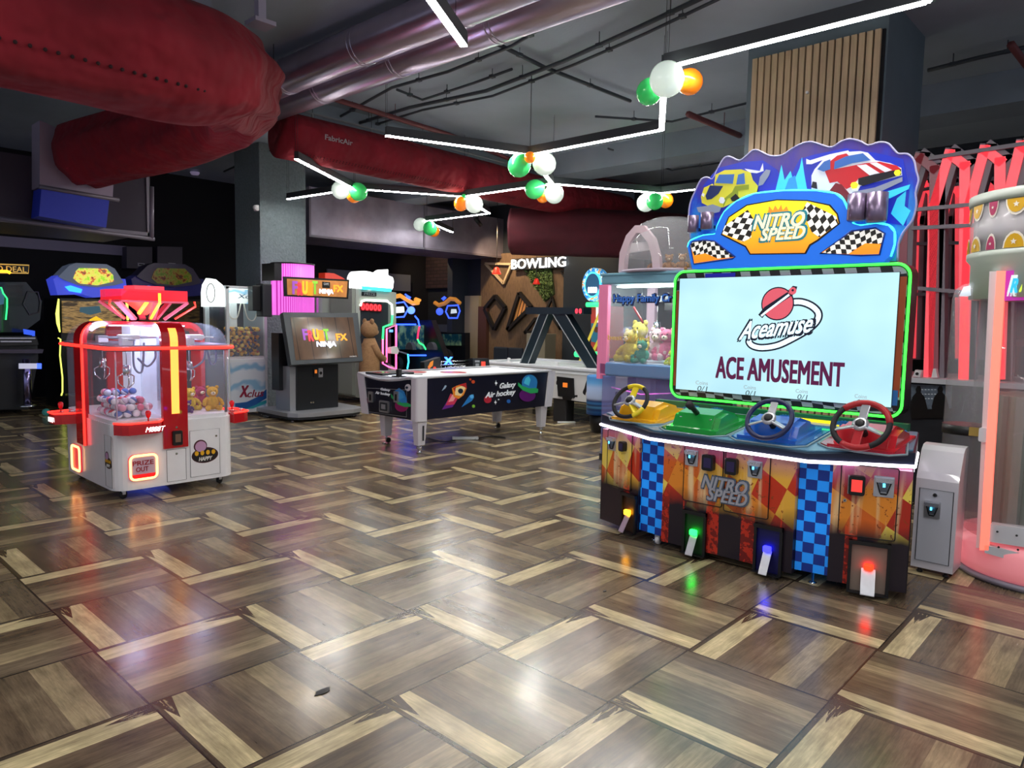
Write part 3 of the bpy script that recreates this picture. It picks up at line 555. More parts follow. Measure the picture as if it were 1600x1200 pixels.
m=MB(); m.beam((4.66,2.3,1.78),(4.66,2.3,1.95),.04,.04,BLACK); m.build('topper_bracket',nitro); m=MB(); m.beam((4.66,1.5,1.78),(4.66,1.5,1.95),.04,.04,BLACK); m.build('topper_bracket',nitro)
# ------------------------------------------------------------ honeycomb of linear lamps (hexagon side about 1.62 m)
ND=dict(n0=(3.10,.30),n1=(4.51,1.13),n2=(4.49,2.74),n3=(5.88,3.60),n4=(5.88,5.22),n5=(4.44,5.98),n6=(7.27,6.05),n7=(7.24,7.68),n8=(5.90,8.46),n9=(4.46,7.62),n10=(5.78,10.0),n11=(8.70,5.30),n15=(8.76,3.70),n12=(8.62,8.53),n13=(8.62,10.12),n14=(10.02,10.95),n16=(10.2,6.1))
# the measured lengths of the free arms
ND['n9']=(4.40,7.42); ND['n5']=(4.40,5.78)
LZ=3.2
net=thing('hexagonal_lamp_network',(5.88,5.22,LZ),'hexagonal network of thin white linear lamps hung on wires below the grey ceiling','ceiling light')
def lampbar(a,b,par,name='lamp_bar',ext=.0):
    a=V((*a,LZ)); b=V((*b,LZ)); d=(b-a).normalized(); a2=a-d*ext; b2=b+d*ext
    m=MB(); m.beam(a2+V((0,0,.045)),b2+V((0,0,.045)),.05,.085,LAMPH); o=m.build(name,par)
    m=MB(); m.beam(a2+V((0,0,.0)),b2+V((0,0,.0)),.046,.010,LEDM); m.build('diffuser',o); return o
for a,b in (('n0','n1'),('n1','n2'),('n2','n3'),('n3','n4'),('n4','n5'),('n4','n6'),('n6','n7'),('n7','n8'),('n8','n9'),('n8','n10'),('n6','n11'),('n7','n12'),('n12','n13'),('n13','n14'),('n11','n15')): lampbar(ND[a],ND[b],net)
m=MB()
for k in ND:
    if k in('n16',): continue
    x,y=ND[k]
    for dx,dy in ((.03,.02),(-.04,-.05)) : m.tube([(x+dx,y+dy,LZ+.08),(x+dx,y+dy,CZ)],.0025,BLACK,4)
m.build('suspension_wires',net)
def single(a,b,label):
    o=thing('linear_lamp',((a[0]+b[0])/2,(a[1]+b[1])/2,LZ),label,'ceiling light'); lampbar(a,b,o,'lamp_housing')
    m=MB()
    for t in (.12,.88): x=a[0]+(b[0]-a[0])*t; y=a[1]+(b[1]-a[1])*t; m.tube([(x,y,LZ+.08),(x,y,CZ)],.0025,BLACK,4)
    m.build('suspension_wires',o); return o
single((3.314,3.529),(1.92,2.70),'single white linear lamp crossing the silver ducts at the top edge')
# the same lamp grid goes on over and behind the viewer
for a,b in (((1.92,-.6),(1.92,1.0)),((.5,1.9),(-.9,1.1)),((-.9,2.9),(.5,3.7)),((-2.3,-.5),(-.9,.3)),((1.9,-2.4),(3.3,-1.6)),((-.9,-2.2),(-.9,-.6))):
    single(a,b,'white linear lamp over and behind the viewer').__setitem__('group','lamps behind the viewer')
# ------------------------------------------------------------ balloons
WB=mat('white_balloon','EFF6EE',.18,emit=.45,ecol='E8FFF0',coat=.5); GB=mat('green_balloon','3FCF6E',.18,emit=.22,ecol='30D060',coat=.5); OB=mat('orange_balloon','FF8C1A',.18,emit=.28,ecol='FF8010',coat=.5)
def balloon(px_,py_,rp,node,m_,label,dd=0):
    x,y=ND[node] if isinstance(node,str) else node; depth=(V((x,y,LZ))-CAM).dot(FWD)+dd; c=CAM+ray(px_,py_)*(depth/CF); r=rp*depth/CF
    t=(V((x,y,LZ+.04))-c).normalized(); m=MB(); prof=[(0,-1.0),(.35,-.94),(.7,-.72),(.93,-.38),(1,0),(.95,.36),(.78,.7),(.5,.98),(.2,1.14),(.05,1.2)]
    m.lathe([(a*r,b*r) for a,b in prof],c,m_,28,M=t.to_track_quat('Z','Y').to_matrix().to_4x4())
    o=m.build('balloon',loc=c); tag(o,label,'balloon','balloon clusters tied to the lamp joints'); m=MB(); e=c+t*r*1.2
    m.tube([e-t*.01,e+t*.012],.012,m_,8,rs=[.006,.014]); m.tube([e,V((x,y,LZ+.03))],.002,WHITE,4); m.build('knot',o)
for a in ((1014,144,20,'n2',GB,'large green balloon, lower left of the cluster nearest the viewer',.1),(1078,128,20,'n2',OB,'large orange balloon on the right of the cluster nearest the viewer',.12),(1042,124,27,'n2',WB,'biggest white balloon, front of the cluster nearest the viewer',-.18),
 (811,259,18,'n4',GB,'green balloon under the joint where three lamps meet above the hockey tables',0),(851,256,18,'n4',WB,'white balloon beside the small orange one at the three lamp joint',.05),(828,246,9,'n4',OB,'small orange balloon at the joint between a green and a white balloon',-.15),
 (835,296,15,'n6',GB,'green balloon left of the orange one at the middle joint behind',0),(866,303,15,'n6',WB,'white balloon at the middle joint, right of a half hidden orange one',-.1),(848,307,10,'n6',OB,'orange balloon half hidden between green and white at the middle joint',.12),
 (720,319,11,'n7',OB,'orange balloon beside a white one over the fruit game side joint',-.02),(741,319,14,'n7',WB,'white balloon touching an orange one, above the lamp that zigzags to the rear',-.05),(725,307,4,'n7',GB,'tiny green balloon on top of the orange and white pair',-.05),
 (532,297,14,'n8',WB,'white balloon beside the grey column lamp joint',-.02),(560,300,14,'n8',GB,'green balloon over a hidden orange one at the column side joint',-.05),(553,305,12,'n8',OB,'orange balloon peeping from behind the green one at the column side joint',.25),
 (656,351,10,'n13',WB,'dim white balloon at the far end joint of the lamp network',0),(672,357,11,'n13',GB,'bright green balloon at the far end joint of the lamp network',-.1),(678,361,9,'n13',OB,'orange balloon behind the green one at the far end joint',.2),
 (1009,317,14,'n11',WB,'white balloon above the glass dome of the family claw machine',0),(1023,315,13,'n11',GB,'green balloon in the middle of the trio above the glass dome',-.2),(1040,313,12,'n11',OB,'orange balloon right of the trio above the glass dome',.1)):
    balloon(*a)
# ------------------------------------------------------------ silver ducts (run along Y)
DUCT=mat('galvanised_duct','B9AFC2',.28,.85,var=.12,vscale=3)
def duct(p,r,label,y0=-4,y1=13.9):
    x,z=p; o=thing('air_duct',(x,y0,z),label,'duct'); m=MB()
    m.tube([(x,y0,z),(x,y1,z)],r,DUCT,32,ref=(0,0,1)); m.build('duct_tube',o); m=MB()
    y=y0+.6
    while y<y1: m.tube([(x,y,z),(x,y+.012,z)],r*1.03,DUCT,32,ref=(0,0,1)); m.tube([(x,y+.05,z),(x,y+.062,z)],r*1.03,DUCT,32,ref=(0,0,1)); y+=1.25
    m.build('joint_rings',o,kind='stuff'); m=MB(); y=y0+1
    while y<y1: m.tube([(x-r-.01,y,z),(x-r-.01,y,CZ)],.004,BLACK,4); y+=2.4
    m.build('hanger_rods',o)
def yline(px_,py_,z):   # X of a Y-running line at height z seen through a pixel
    return G(px_,py_,z)
a=yline(622,48,3.80); duct((a.x,3.80),.165,'nearer of two round silver air ducts under the ceiling')
a=yline(622,92,3.80); duct((a.x,3.80),.165,'farther of two round silver air ducts under the ceiling')
# ------------------------------------------------------------ red textile ducts
FAB=mat('red_duct_fabric','7C0F20',.92,bump=1.0,bscale=3.5,bdist=.12,var=.22,vscale=2.2); FABD=mat('vent_hole_dark','2A0810',.9)
def fabric(path,rad,label,name,FAB=FAB,lay=64,wr=.05,holes=None,n=40,frq=3):
    pts=smooth_path(path,8); N=len(pts); rs=[rad(i/(N-1)) if callable(rad) else rad for i in range(N)]
    vs=[];fs=[];up=V((0,0,1)); 
    for i,p in enumerate(pts):
        a=pts[max(0,i-1)]; b=pts[min(N-1,i+1)]; t=(b-a).normalized(); x=t.cross(V((0,0,1))).normalized(); u=x.cross(t)
        bf=math.exp(-((i/N-.55)/.13)**2)*(.11 if wr>.04 and len(path)>8 else 0)
        for k in range(n):
            q=2*math.pi*k/n; f=1+bf*1.4*math.sin(q*8+.6*math.sin(i*.25))*(.7+.3*math.sin(i*.4))+(.035*math.sin(q*9+.8*math.sin(i*.17)) if len(path)>8 and i>N*.6 else 0)+wr*math.sin(q*frq+i*.13)*math.sin(i*.31+q)+wr*.6*math.sin(q*7-i*.22)*(1 if wr>.03 else .3)
            vs.append(p+(x*math.cos(q)+u*math.sin(q))*rs[i]*f)
    for i in range(N-1):
        for k in range(n): fs.append([i*n+k,i*n+(k+1)%n,(i+1)*n+(k+1)%n,(i+1)*n+k])
    fs+=[list(range(n))[::-1],[(N-1)*n+k for k in range(n)]]
    o=thing(name,pts[0],label,'duct'); m=MB(); m.add(vs,fs,FAB,True); m.build('fabric_tube',o); return o,pts,rs
n_=AY(285,98,4.75)
o,pts,rs=fabric([V((n_.x-4.2,4.75,n_.z+.02)),V((n_.x-2.2,4.75,n_.z+.02)),V((n_.x-.9,4.75,n_.z+.01)),n_,AY(345,112,5.05),AY(368,135,5.6),AY(362,160,6.3),AY(315,190,7.1),AY(230,216,8.0),AY(130,243,8.95)],lambda t:.36+.02*math.sin(t*9) if t<.6 else .36-.02*(t-.6),'big red fabric air duct that bends back to the blue ended unit','textile_duct',wr=.045)
m=MB()
for i in range(6,34):
    for s_ in (0,1):
        j=i+s_*.5; k=int(j); p=pts[k].lerp(pts[k+1],j-k); t=(pts[k+1]-pts[k]).normalized(); x=t.cross(V((0,0,1))).normalized(); q=R(-38); d=x*math.cos(q)+V((0,0,1))*math.sin(q)
        m.ball(p+d*rs[k]*1.0,.011,FABD,n=6)
m.build('vent_holes',o,kind='stuff')
pa=G(437,210,3.52); Yd=pa.y
o,pts,rs=fabric([(pa.x,Yd,3.52),(pa.x+2,Yd,3.52),(pa.x+4.5,Yd,3.50),(pa.x+7,Yd-.05,3.50)],.27,'long straight red fabric duct with vent holes and white lettering over the arcade','textile_duct',wr=.015)
m=MB()
for i in range(1,150):
    x=pa.x+.2+i*.045; 
    for q in (-52,-47): d=V((0,-math.cos(R(q)),math.sin(R(q)))); m.ball(V((x,Yd,3.51))+d*.272,.006,FABD,n=5)
m.build('vent_holes',o,kind='stuff')
P=Panel((pa.x,Yd-.285),(pa.x+1,Yd-.285)); m=MB(); m.text(P,'FabricAir',.42,3.50,.80,3.56,.0,.003,mat('faded_white_ink','A89AA0',.7),bold=.02); m.build('printed_lettering',o)
m=MB(); m.tube([(pa.x,Yd-.05,3.83),(pa.x+6.8,Yd-.05,3.83)],.012,GREY,6)
for i in range(8): m.tube([(pa.x+.4+i*.85,Yd-.05,3.83),(pa.x+.4+i*.85,Yd-.05,CZ)],.004,BLACK,4); m.tube([(pa.x+.4+i*.85,Yd-.05,3.70),(pa.x+.4+i*.85,Yd-.05,3.83)],.012,GREY,6)
m.build('hanging_rail',o)
b=AX(960,365,9.6); c=AX(800,355,11.2)
o,_,_=fabric([G(800,362,2.95),G(860,362,2.95),G(960,366,2.95),G(1080,372,2.95)],.40,'dark red fabric duct sagging in folds above the bowling sign','textile_duct',mat('dark_red_fabric','50101E',.8,bump=.6,bscale=4,var=.25,vscale=3),wr=.05)
# ------------------------------------------------------------ hanging sheet metal boxes
SHEET=mat('duct_sheet_metal','9A94A4',.4,.6,var=.25,vscale=2.5); SH2=mat('duct_frame_rail','7A7480',.5,.4)
def box8(name,label,Yf,x0,x1,ytop,ybot,dep,cat='air duct',frame=True,mm=SHEET):
    a=AY(x0,ybot,Yf); b=AY(x1,(ybot),Yf); zt=AY((x0+x1)/2,ytop,Yf).z; zb=AY((x0+x1)/2,ybot,Yf).z
    o=thing(name,((a.x+b.x)/2,Yf+dep/2,zb),label,cat); m=MB(); m.box2((a.x,Yf,zb),(b.x,Yf+dep,zt),mm); m.build('duct_body',o)
    if frame:
        m=MB()
        for xx in (a.x,(a.x+b.x)/2,b.x): m.box2((xx-.02,Yf-.02,zb-.02),(xx+.02,Yf,zt),SH2)
        m.box2((a.x,Yf-.02,zb-.02),(b.x,Yf,zb+.02),SH2); m.build('flange_frame',o)
    return o,a.x,b.x,zb,zt
o,xa,xb,zb,zt=box8('sheet_metal_duct','long rectangular sheet metal duct hung behind the lamp zigzag and grey column',11.4,484,800,318,386,1.4)
AHU=mat('dark_unit_casing','3A3340',.6,.3)
o,xa,xb,zb,zt=box8('air_handling_unit','dark air handling unit on rails with a blue end at the upper left',9.3,-60,232,250,352,1.6,'air handler',True,AHU)
P=PY(9.0)
m=MB(); m.px(P,[(62,188),(62,292),(176,312),(180,240)],-.3,.0,mat('lilac_sheet','A294A8',.5,.2)); m.px(P,[(64,294),(60,338),(165,356),(170,312)],-.28,.02,mat('blue_flexible_end','2A3CC0',.5)); m.build('connector_collar',o,label='lilac metal collar with a blue flexible end')
m=MB()
for (x0,y0),(x1,y1) in (((0,342),(240,374)),((60,292),(185,313)),((236,292),(236,374))): m.tube([P.w(*P.l(x0,y0),.02),P.w(*P.l(x1,y1),.02)],.025,SH2,6)
m.build('support_rails',o)
# ------------------------------------------------------------ pipes and conduits on the ceiling
PIPE=mat('dark_conduit','353C44',.6); RPIPE=mat('rusty_red_pipe','6A3436',.6)
def pipe(name,pts,r,z,mm,label,dr=1):
    w_=[G(x,y,z) for x,y in pts]; m=MB(); m.tube(w_,r,mm,6)
    o=m.build(name,loc=w_[0]); tag(o,label,'pipe'); m=MB(); L=0
    for a,b in zip(w_,w_[1:]):
        k=max(1,int((b-a).length/1.2))
        for i in range(k): p=a.lerp(b,(i+.5)/k); m.tube([p,(p.x,p.y,CZ)],.005,mm,4); m.box(p,(.05,.05,.03),mm)
    m.build('hangers',o)
pipe('cable_conduit',[(350,268),(500,200),(612,137),(700,112),(800,72),(860,35),(960,-10)],.016,3.95,PIPE,'thin dark conduit rising from the red duct toward the slatted column')
pipe('cable_conduit',[(520,205),(640,168),(760,142),(880,96),(1000,42),(1100,-5)],.02,3.93,PIPE,'dark cable run crossing the middle of the ceiling, nearer of two')
pipe('cable_conduit',[(530,212),(660,172),(770,150),(900,100),(1010,52),(1130,-5)],.014,3.97,PIPE,'dark cable run crossing the middle of the ceiling, farther of two')
pipe('ceiling_conduit',[(770,65),(850,105),(985,158)],.02,3.98,PIPE,'short straight dark conduit ending before the nearest balloons')
pipe('ceiling_conduit',[(620,140),(660,156),(740,130),(800,108)],.014,3.97,PIPE,'bent conduit with a junction box between the ducts and balloons')
pipe('sprinkler_pipe',[(520,154),(700,210),(830,262),(1000,290)],.03,3.88,RPIPE,'long rusty red sprinkler pipe behind the linear lamps')
pipe('sprinkler_pipe',[(1075,178),(1180,222)],.035,3.85,RPIPE,'short rusty red sprinkler pipe left of the slatted column')
pipe('cable_conduit',[(930,182),(1050,190),(1180,158)],.014,3.95,PIPE,'thin conduit running behind the slatted column')
pipe('cable_conduit',[(1450,110),(1530,90),(1620,70)],.02,3.95,PIPE,'dark conduit right of the slatted column')
pipe('ceiling_conduit',[(950,232),(1050,266),(1140,252)],.014,3.95,PIPE,'thin conduit bending behind the second balloon cluster')
pipe('sprinkler_pipe',[(1580,70),(1640,150)],.035,3.85,RPIPE,'rusty red sprinkler pipe at the upper right corner')
m=MB(); q=AX(410,0,2.2); q=G(407,36,3.55); m.box2((q.x-.03,q.y-.03,3.55),(q.x+.03,q.y+.03,CZ),mat('lilac_post','9C94A6',.5)); m.box2((q.x-.08,q.y-.08,3.53),(q.x+.08,q.y+.08,3.56),mat('lilac_post','9C94A6',.5)); tag(m.build('ceiling_bracket'),'lilac grey hanging post at the ceiling between red duct and silver ducts','bracket')
# flood light hanging below the red duct
q=AY(330,175,5.2); fl=thing('hanging_floodlight',q,'slim white floodlight hung on two wires in front of the red duct','lamp')
m=MB(); m.beam(AY(303,172,5.2),AY(357,178,5.15),.06,.05,mat('white_lamp_case','C9C4DC',.4,emit=.3,ecol='D8D0FF'),.01); m.build('lamp_body',fl); m=MB(); m.box(AY(335,160,5.2),(.15,.10,.02),GREY); m.build('driver_plate',fl)
m=MB(); a=AY(305,172,5.2); m.tube(smooth_path([a,AY(288,135,5.2),AY(304,80,5.2),(a.x,a.y,CZ)],5),.003,GREY,5); b=AY(333,158,5.2); m.tube([b,(b.x,b.y,CZ)],.003,GREY,5); m.build('suspension_wires',fl)
# small dome camera and sockets
m=MB(); p=P_=PX(5.51); u,z=p.l(404,325); m.ball(p.w(u,z,.05),.04,WHITE,n=14); m.box(p.w(u-.03,z,.02),(.05,.09,.09),WHITE,bev=.01); tag(m.build('security_camera'),'small white security camera on the grey column','camera')
m=MB(); c=AY(305,295,13.3); m.lathe([(0,-.03),(.06,-.03),(.08,.0),(.08,.02),(0,.02)],(c.x,c.y,CZ-.05),mat('pale_lilac_plastic','B0A0C8',.4,emit=.2),18); tag(m.build('ceiling_sensor'),'small round lilac ceiling sensor at the dark back','sensor')
m=MB(); p=PX(6.315); u,z=p.l(1262,145); m.disc(p,u,z,.012,0,.02,WHITE,10); tag(m.build('wall_hook'),'tiny white hook on the oak slats','hook')
# ------------------------------------------------------------ soft toys, capsules and claws
def plush(loc,h,col,label,rz=0,muz='F2E3C0',name='teddy_bear',group=None,sit=True,rough=.95):
    mm=mat('plush_'+col,col,rough,bump=.9,bscale=140,var=.15,vscale=40); mz=mat('plush_muzzle_'+muz,muz,.9); o=thing(name,loc,label,'soft toy',group); o.rotation_euler[2]=0
    M=Matrix.Rotation(rz,4,'Z'); L=V(loc); s=h
    def B(c,r,m_,sc=(1,1,1),rt=None): return (c,r,m_,sc,rt)
    m=MB(); w=lambda x,y,z: L+M@V((x*s,y*s,z*s))
    m.ball(w(0,0,.30),.25*s,mm,(1,.85,1.15),16,M)
    for a in (-1,1):
        m.tube([w(a*.18,0,.46),w(a*.30,-.08,.38),w(a*.33,-.17,.28)],.085*s,mm,10,rs=[.09*s,.08*s,.075*s]); m.ball(w(a*.33,-.18,.26),.08*s,mm,n=10)
        m.tube([w(a*.13,-.05,.13),w(a*.2,-.22,.10),w(a*.23,-.32,.10)],.1*s,mm,10,rs=[.11*s,.10*s,.09*s]); m.ball(w(a*.23,-.34,.12),.10*s,mm,(1,.7,1.1),10,M)
    m.build('body',o)
    m=MB(); m.ball(w(0,-.01,.74),.22*s,mm,(1,.92,.95),16,M)
    for a in (-1,1): m.ball(w(a*.17,0,.92),.075*s,mm,(1,.6,1),10,M)
    hd=m.build('head',o); m=MB(); m.ball(w(0,-.19,.69),.09*s,mz,(1.1,.8,.8),10,M); m.build('muzzle',hd); m=MB(); m.ball(w(0,-.265,.715),.025*s,BLACK,(1.2,1,.8),8); m.build('nose',hd)
    for a in (-1,1): m=MB(); m.ball(w(a*.08,-.195,.79),.022*s,BLACK,n=8); m.build('eye',hd)
    return o
def claw(loc,ztop,par,s=1):
    x,y,z=loc; m=MB(); m.box((x,y,ztop-.03),(.09*s,.09*s,.06),WHITE,bev=.008); o=m.build('claw_carriage',par)
    m=MB(); m.tube([(x,y,ztop-.06),(x,y,z+.05*s)],.004,STEEL,6); m.build('claw_cable',o)
    m=MB(); m.lathe([(0,-.04*s),(.03*s,-.04*s),(.035*s,0),(.03*s,.05*s),(0,.05*s)],(x,y,z),CHROME,14)
    for k in range(3):
        q=2*math.pi*k/3+.4; c,s_=math.cos(q),math.sin(q)
        m.tube([(x+c*.02*s,y+s_*.02*s,z-.02*s),(x+c*.075*s,y+s_*.075*s,z-.05*s),(x+c*.07*s,y+s_*.07*s,z-.11*s),(x+c*.02*s,y+s_*.02*s,z-.15*s)],.006*s,CHROME,6)
    m.build('claw',o)
NR=glow('neon_red','FF2A22',3.0,'FF4030'); NO=glow('neon_orange','FF8A3A',2.2,'FFB060'); NW=glow('neon_cool_white','DDE8FF',3)
# ------------------------------------------------------------ red and white four bay claw machine
X0,X1,Y0,Y1=1.89,2.84,5.80,7.02; XC,YC=2.34,6.50
ca=thing('claw_machine',((X0+X1)/2,(Y0+Y1)/2,0),'white and red claw machine with neon bands and a red crown sign on top','arcade machine')
def hull(x0,x1,y0,y1,r,z0,z1,mm,m,seg=6):
    m.prism([(u,v,z0) for u,v in rr(x0,y0,x1,y1,r,seg)],(0,0,z1-z0),mm); return m
WC=mat('claw_white_body','F4F3F6',.3,var=.03,coat=.3); RC=mat('claw_red_trim','A80E18',.22,coat=.6,emit=.12,ecol='C01018')
m=MB(); hull(X0,X1,Y0,Y1,.12,.075,.585,WC,m); hull(X0+.012,X1-.012,Y0+.012,Y1-.012,.11,.585,.615,mat('white_deck','F0F0F4',.35),m); m.build('cabinet_body',ca)
# glass shell: walls and rounded roof
m=MB(); A=rr(X0+.015,Y0+.015,X1-.015,Y1-.015,.11,6); lv=[(0,.615),(0,1.20),(.012,1.26),(.04,1.31),(.09,1.345),(.16,1.36)]
n=len(A); cx,cy=(X0+X1)/2,(Y0+Y1)/2; vs=[]
for ins,z in lv:
    for x,y in A:
        sx=((X1-X0)/2-.015-ins)/((X1-X0)/2-.015); sy=((Y1-Y0)/2-.015-ins)/((Y1-Y0)/2-.015); vs.append((cx+(x-cx)*sx,cy+(y-cy)*sy,z))
fs=[[i*n+k,i*n+(k+1)%n,(i+1)*n+(k+1)%n,(i+1)*n+k] for i in range(len(lv)-1) for k in range(n)]+[[(len(lv)-1)*n+k for k in range(n)]]
m.add(vs,fs,ACRYL,True); m.build('glass_shell',ca,label='clear rounded acrylic shell')
def belt(z,off,r,mm,name,lab):
    m=MB(); m.tube([(x,y,z) for x,y in rr(X0-off,Y0-off,X1+off,Y1+off,.12,6)],r,mm,8,True); return m.build(name,ca,label=lab)
belt(1.165,.022,.013,NR,'neon_belt','glowing red belt around the glass'); m=MB()
m.tube([(x,y,1.165) for x,y in rr(X0+.008,Y0+.008,X1-.008,Y1-.008,.115,6)],.022,mat('grey_lilac_trim','9A8E9E',.4),6,True,flat=1.2); m.build('belt_trim',ca)
# arches
def arch(axis,c,hw,z0,z1,name):
    # ribbon of width 2*hw going up both sides and over the top
    prof=[]; a,b=(Y0,Y1) if axis=='Y' else (X0,X1); r=.15; o=.02
    prof=[(a-o,z0)]; 
    for i in range(7): t=R(180-90*i/6); prof.append((a-o+r+r*math.cos(t),z1-r+r*math.sin(t)))
    for i in range(7): t=R(90-90*i/6); prof.append((b+o-r+r*math.cos(t),z1-r+r*math.sin(t)))
    prof.append((b+o,z0)); vs=[];fs=[]
    inn=[]; 
    for i,(p,z) in enumerate(prof):
        q=((a+b)/2+(p-(a+b)/2)*((b-a)/2-.02)/((b-a)/2+.02), z-.04 if z>z1-r*.3 else z); inn.append(q)
    for (p,z),(p2,z2) in zip(prof,inn):
        for s_,pp,zz in ((-1,p,z),(1,p,z),(1,p2,z2),(-1,p2,z2)):
            vs.append((c+s_*hw,pp,zz) if axis=='Y' else (pp,c+s_*hw,zz))
    N=len(prof)
    for i in range(N-1):
        for k in range(4): fs.append([i*4+k,i*4+(k+1)%4,(i+1)*4+(k+1)%4,(i+1)*4+k])
    fs+=[[0,1,2,3],[(N-1)*4+k for k in (3,2,1,0)]]
    m=MB(); m.add(vs,fs,RC); return m.build(name,ca),prof
o,prof=arch('Y',XC,.095,.37,1.365,'red_arch')
m=MB(); pp=[p for p in prof[1:8]]; 
pts=[(Y0-.022,.645)]+[(p-.004,z) for p,z in pp[:4]]
vs=[];N=len(pts)
for y,z in pts: vs+=[(XC-.03,y,z),(XC+.03,y,z),(XC+.03,y+.006,z-.004),(XC-.03,y+.006,z-.004)]
fs=[[i*4+k,i*4+(k+1)%4,(i+1)*4+(k+1)%4,(i+1)*4+k] for i in range(N-1) for k in range(4)]+[[0,1,2,3],[(N-1)*4+k for k in (3,2,1,0)]]
m.add(vs,fs,glow('warm_orange_panel','FF9A3C',1.9,'FFB060')); m.build('light_panel',o,label='glowing orange light strip down the middle')
o2,prof=arch('X',YC,.10,.36,1.365,'red_arch')
m=MB(); m.tube([(p-.0,YC-.10,z) for p,z in prof[:6]],.010,NR,6); m.build('neon_edge',o2)
# corner chrome glints: clear posts
PF=PY(Y0); PL2_=PX(X0)
m=MB()
for (x,y) in ((X0+.04,Y0+.04),(X1-.04,Y0+.04)): m.tube([(x,y,.62),(x,y,1.15)],.006,mat('clear_edge','DCE6F6',.1,.3,alpha=.6),6)
m.tube([(X1-.07,Y0+.02,.62),(X1-.07,Y0+.02,1.15)],.012,GREY,6); m.build('glass_posts',ca)
# white central pillar, roof gear, inner lamps
m=MB(); m.box2((XC-.10,YC-.10,.615),(XC+.10,YC+.10,1.33),glow('lit_white_pillar','DCE6FF',.30,'D0D4DC')); m.box2((XC-.03,Y0+.1,.615),(XC-.02,YC-.1,1.3),mat('divider','DDE4F4',.1,alpha=.35)); m.build('centre_pillar',ca)
m=MB(); m.box2((X0+.18,YC-.16,1.325),(X1-.18,YC+.16,1.335),glow('claw_roof_lamp','DDE8FF',1.2)); m.build('ceiling_lamp',ca)
ld=bpy.data.lights.new('claw_machine_lamp','POINT'); ld.energy=13; ld.color=lin('C8D4FF'); ld.shadow_soft_size=.08
for x,y in ((2.10,6.1),(2.62,6.1)):
    lo=bpy.data.objects.new('inner_point_light',ld); COL.objects.link(lo); lo.parent=ca; lo.location=V((x,y,1.29))-ca.location
ld2=bpy.data.lights.new('under_glow','POINT'); ld2.energy=1.0; ld2.color=(.1,.15,1); ld2.shadow_soft_size=.2; lo=bpy.data.objects.new('under_glow_lamp',ld2); COL.objects.link(lo); lo.parent=ca; lo.location=V((2.3,6.3,.06))-ca.location
m=MB()
for y in (6.05,6.25): m.tube([(X0+.06,y,1.24),(X1-.06,y,1.24)],.008,STEEL,6)
for x in (2.08,2.6): m.tube([(x,Y0+.06,1.225),(x,YC-.12,1.225)],.007,STEEL,6)
m.box((2.10,6.05,1.245),(.14,.1,.035),WHITE,bev=.005); m.box((2.62,6.05,1.245),(.12,.1,.035),WHITE,bev=.005); m.build('gantry',ca)
claw((2.07,6.02,.98),1.24,ca,.9); claw((2.57,6.05,1.0),1.24,ca,.8); claw((2.13,6.75,1.0),1.24,ca,.9)
for pts in ([(2.12,6.0,1.22),(2.10,5.95,1.02),(2.15,5.93,.98),(2.19,5.98,1.2)],[(2.14,5.98,1.08),(2.18,5.9,1.02),(2.24,5.9,1.08),(2.26,5.95,1.16)],[(2.48,5.95,1.2),(2.50,5.9,1.0),(2.62,5.9,1.05),(2.66,5.93,1.16),(2.70,5.93,1.02),(2.74,5.92,1.05),(2.74,5.93,1.18)]):
    m=MB(); m.tube(smooth_path(pts,6),.0085,mat('grey_hose','8A93B4',.35),8); m.build('coiled_hose',ca)
# shelf consoles
def shelf(P,u0,u1,z,dep,nm):
    m=MB(); W=[P.w(u0,z,0)];K=10
    for i in range(K+1):
        t=i/K; u=u0+(u1-u0)*t; d=dep*min(1,math.sin(math.pi*min(1,max(0,t)))*1.8)**.6 if 0<t<1 else 0; W.append(P.w(u,z,d))
    W.append(P.w(u1,z,0)); m.prism(W,(0,0,-.085),RC); o=m.build('control_shelf',ca)
    m=MB(); m.tube([w+P.n*.004+V((0,0,.004)) for w in W[1:-1]],.008,NR,6); m.build('neon_edge',o)
    return o
s1=shelf(PF,X0-.0+.0,XC-.095,.60,.10,'a'); s2=shelf(PL2_,-YC-.36,-YC-.11,.60,.16,'b'); s3=shelf(Panel((X1-.0,Y0),(X1,Y0+1)),.02,.40,.60,.16,'c')
m=MB(); m.text(PF,'M888T',2.08,.530,2.215,.568,.101,.104,glow('lit_letters','FFFFFF',1.3),shear=.3,bold=.01); m.build('lit_lettering',s1)
m=MB(); P=PX(X0-.165); m.text(P,'M8T',-YC-.30,.53,-YC-.17,.565,.0,.004,glow('lit_letters','FFFFFF',1.3),bold=.03); m.build('lit_lettering',s2)
for (x,y),par in (((2.12,5.745),s1),((X0-.09,YC+.24),s2),((X1+.07,6.0),s3)):
    m=MB(); m.lathe([(0,0),(.022,0),(.024,.006),(0,.008)],(x,y,.602),CHROME,14); m.tube([(x,y,.605),(x,y,.645)],.006,RED,8); m.lathe([(.006,.03),(.012,.035),(.019,.055),(.021,.075),(.012,.088),(0,.09)],(x,y,.602),mat('joystick_red','D81420',.2,coat=.6,emit=.15),14); m.build('joystick',par)
    m=MB(); m.lathe([(0,0),(.018,0),(.018,.008),(.012,.012),(0,.012)],(x+.09,y+.01,.602),WHITE,14); m.build('push_button',par)
